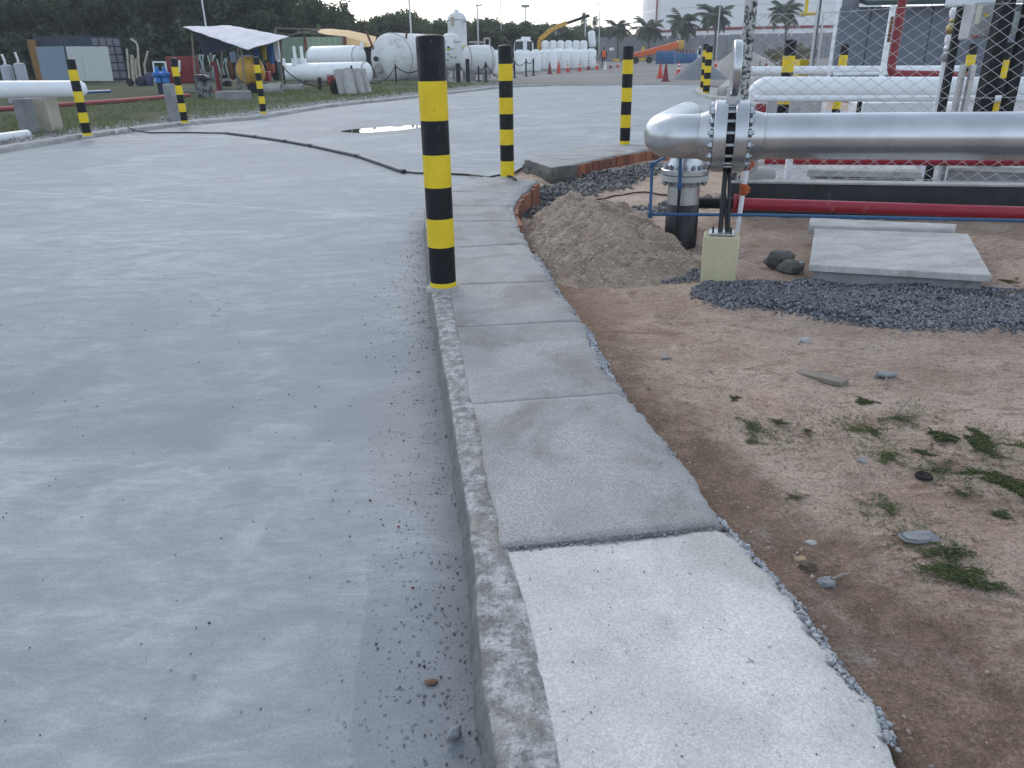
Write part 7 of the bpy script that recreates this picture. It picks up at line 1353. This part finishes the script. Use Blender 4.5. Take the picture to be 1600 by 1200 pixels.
for a in [(1434, 842, (.10, .06, .025), 1, M_CONCD, 'flat grey stone beside the weeds at lower right', .3), (1290, 913, (.04, .035, .03), 2, M_CONCD, 'dark round stone in the damp soil near the slab edge'), (1262, 888, (.045, .035, .03), 3, mat('brown_stone', (.12, .09, .07), .9), 'brown lump above the dark round stone'), (1258, 535, (.06, .05, .04), 4, M_CONC, 'pale stone alone below the gravel'), (1383, 587, (.11, .05, .03), 5, M_CONCD, 'flat slate stone in the upper middle of the soil'), (1346, 722, (.03, .025, .02), 6, M_CONCD, 'small blue grey stone under the middle weeds'), (1268, 849, (.035, .025, .012), 7, M_CONC, 'small pale chip in the damp soil'), (1250, 876, (.035, .03, .012), 8, mat('ochre_chip', (.35, .25, .15), .9), 'ochre chip next to the brown lump'), (1040, 560, (.05, .04, .02), 9, M_CONCD, 'grey stone close to the slab edge beside the third bay')]: stone(*a)
p = G(1443, 746, .04); z = float(terrain(p[0], p[1])); mb = MB(); mb.lathe([(.032, .004), (.028, .012), (.02, .006), (0, .0)], (p[0], p[1], z + .002), n=14); mono('burrow', mb, mat('burrow_shade', (.012, .010, .009), .95), 'small dark burrow hole between the weeds', 'hole')  # near-black colour stands in for the shade inside the burrow
for i, (u0, v0, u1, v1, lab) in enumerate([(1385, 590, 1381, 603, 'short dry stick below the slate stone'), (1300, 905, 1330, 897, 'short dry twig lying by the dark round stone'), (1556, 462, 1600, 452, 'dark branch on the bank at the right edge'), (1250, 578, 1320, 600, 'half buried strip of wood in the upper soil'), (1400, 652, 1420, 640, 'dry straw standing above the long thin weed')]):
    a, b = G(u0, v0, .05), G(u1, v1, .05); a[2] = float(terrain(a[0], a[1])) + .008; b[2] = float(terrain(b[0], b[1])) + (.012 if i != 4 else .06); mb = MB()
    if i == 3: mb.bar(a - np.array([0, 0, .012]), b, .07, .02)
    else: mb.tube([a, (a + b) / 2 + np.array([.004, 0, .006]), b], .005 if i != 2 else .015, 6)
    mono('twig', mb, M_WOOD if i != 2 else M_BARK, lab, 'twig')
# thin creeping ground cover between the weeds
g = np.random.default_rng(9); cl = np.array([G(u, v, .04)[:2] for u, v in [(1180, 672), (1300, 672), (1360, 690), (1440, 650), (1530, 700), (1480, 745), (1560, 780), (1400, 715), (1500, 900), (1590, 730), (1340, 660), (1450, 860), (1390, 805), (1575, 690), (1230, 690)]]); k = g.integers(0, len(cl), 2600); P = cl[k] + g.normal(0, .075, (2600, 2)); a = g.uniform(0, 6.28, 2600); l_ = g.uniform(.008, .026, 2600); z = terrain(P[:, 0], P[:, 1]) + .003; P = np.column_stack([P, z]); d = np.stack([np.cos(a), np.sin(a), g.uniform(.05, .5, 2600)], -1) * l_[:, None]; n_ = np.stack([-np.sin(a), np.cos(a), a * 0], -1) * .0016
ob = link('ground_cover', tri_mesh('ground_cover', np.stack([P - n_, P + n_, P + d * .6 + n_, P + d, P + d * .6 - n_], 1).reshape(-1, 3), np.arange(2600 * 5).reshape(-1, 5), M_WEED)); tag(ob, 'sparse creeping blades scattered between the weeds', 'ground cover', None, 'stuff')
# dead leaves and red chips on the road
for i, (u, v, m, lab) in enumerate([(672, 1066, 'brown', 'curled brown leaf among the grit by the kerb'), (622, 823, 'red', 'dark red chip on the road near the kerb'), (612, 630, 'red', 'tiny red chip on the road beside the second bay'), (645, 918, 'red', 'small red chip in the grit strip'), (520, 780, 'grey', 'grey double pebble lying on the road'), (303, 1055, 'grey', 'dark pebble alone on the lower road')]):
    p = G(u, v, .006); mm = {'brown': mat('dead_leaf', (.13, .075, .045), .9), 'red': mat('red_chip', (.14, .02, .02), .7), 'grey': M_CONCD}[m]; mono('debris', rock(p, (.03, .018, .005) if m == 'brown' else (.009, .007, .005), 50 + i, 8, 11, .8), mm, lab, 'debris', ang=40)
p = G(710, 1145, .02); mono('stone', rock(p, (.032, .036, .03), 71, 7, 9, .7), mat('speckled_stone', (.2, .21, .23), .6, 0, .5, 60.), 'largest speckled stone at the kerb foot near the bottom', 'stone', ang=40)

# thin evening air
HAZE = 0.0006
if HAZE:
    mb = MB(); mb.box((0, 200, 35), (900, 560, 76)); hz = mb.build('haze', M_CONC, smooth=False); hz.data.materials.clear()
    hm = bpy.data.materials.new('haze_air'); hm.use_nodes = True; t_ = hm.node_tree; t_.nodes.clear(); vo = t_.nodes.new('ShaderNodeOutputMaterial'); pv = t_.nodes.new('ShaderNodeVolumePrincipled'); pv.inputs['Density'].default_value = HAZE; pv.inputs['Color'].default_value = (.80, .86, .92, 1); pv.inputs['Anisotropy'].default_value = .2; t_.links.new(pv.outputs[0], vo.inputs[1])
    hz.data.materials.append(hm); tag(hz, 'thin pale air over the whole yard', 'haze', None, 'stuff')
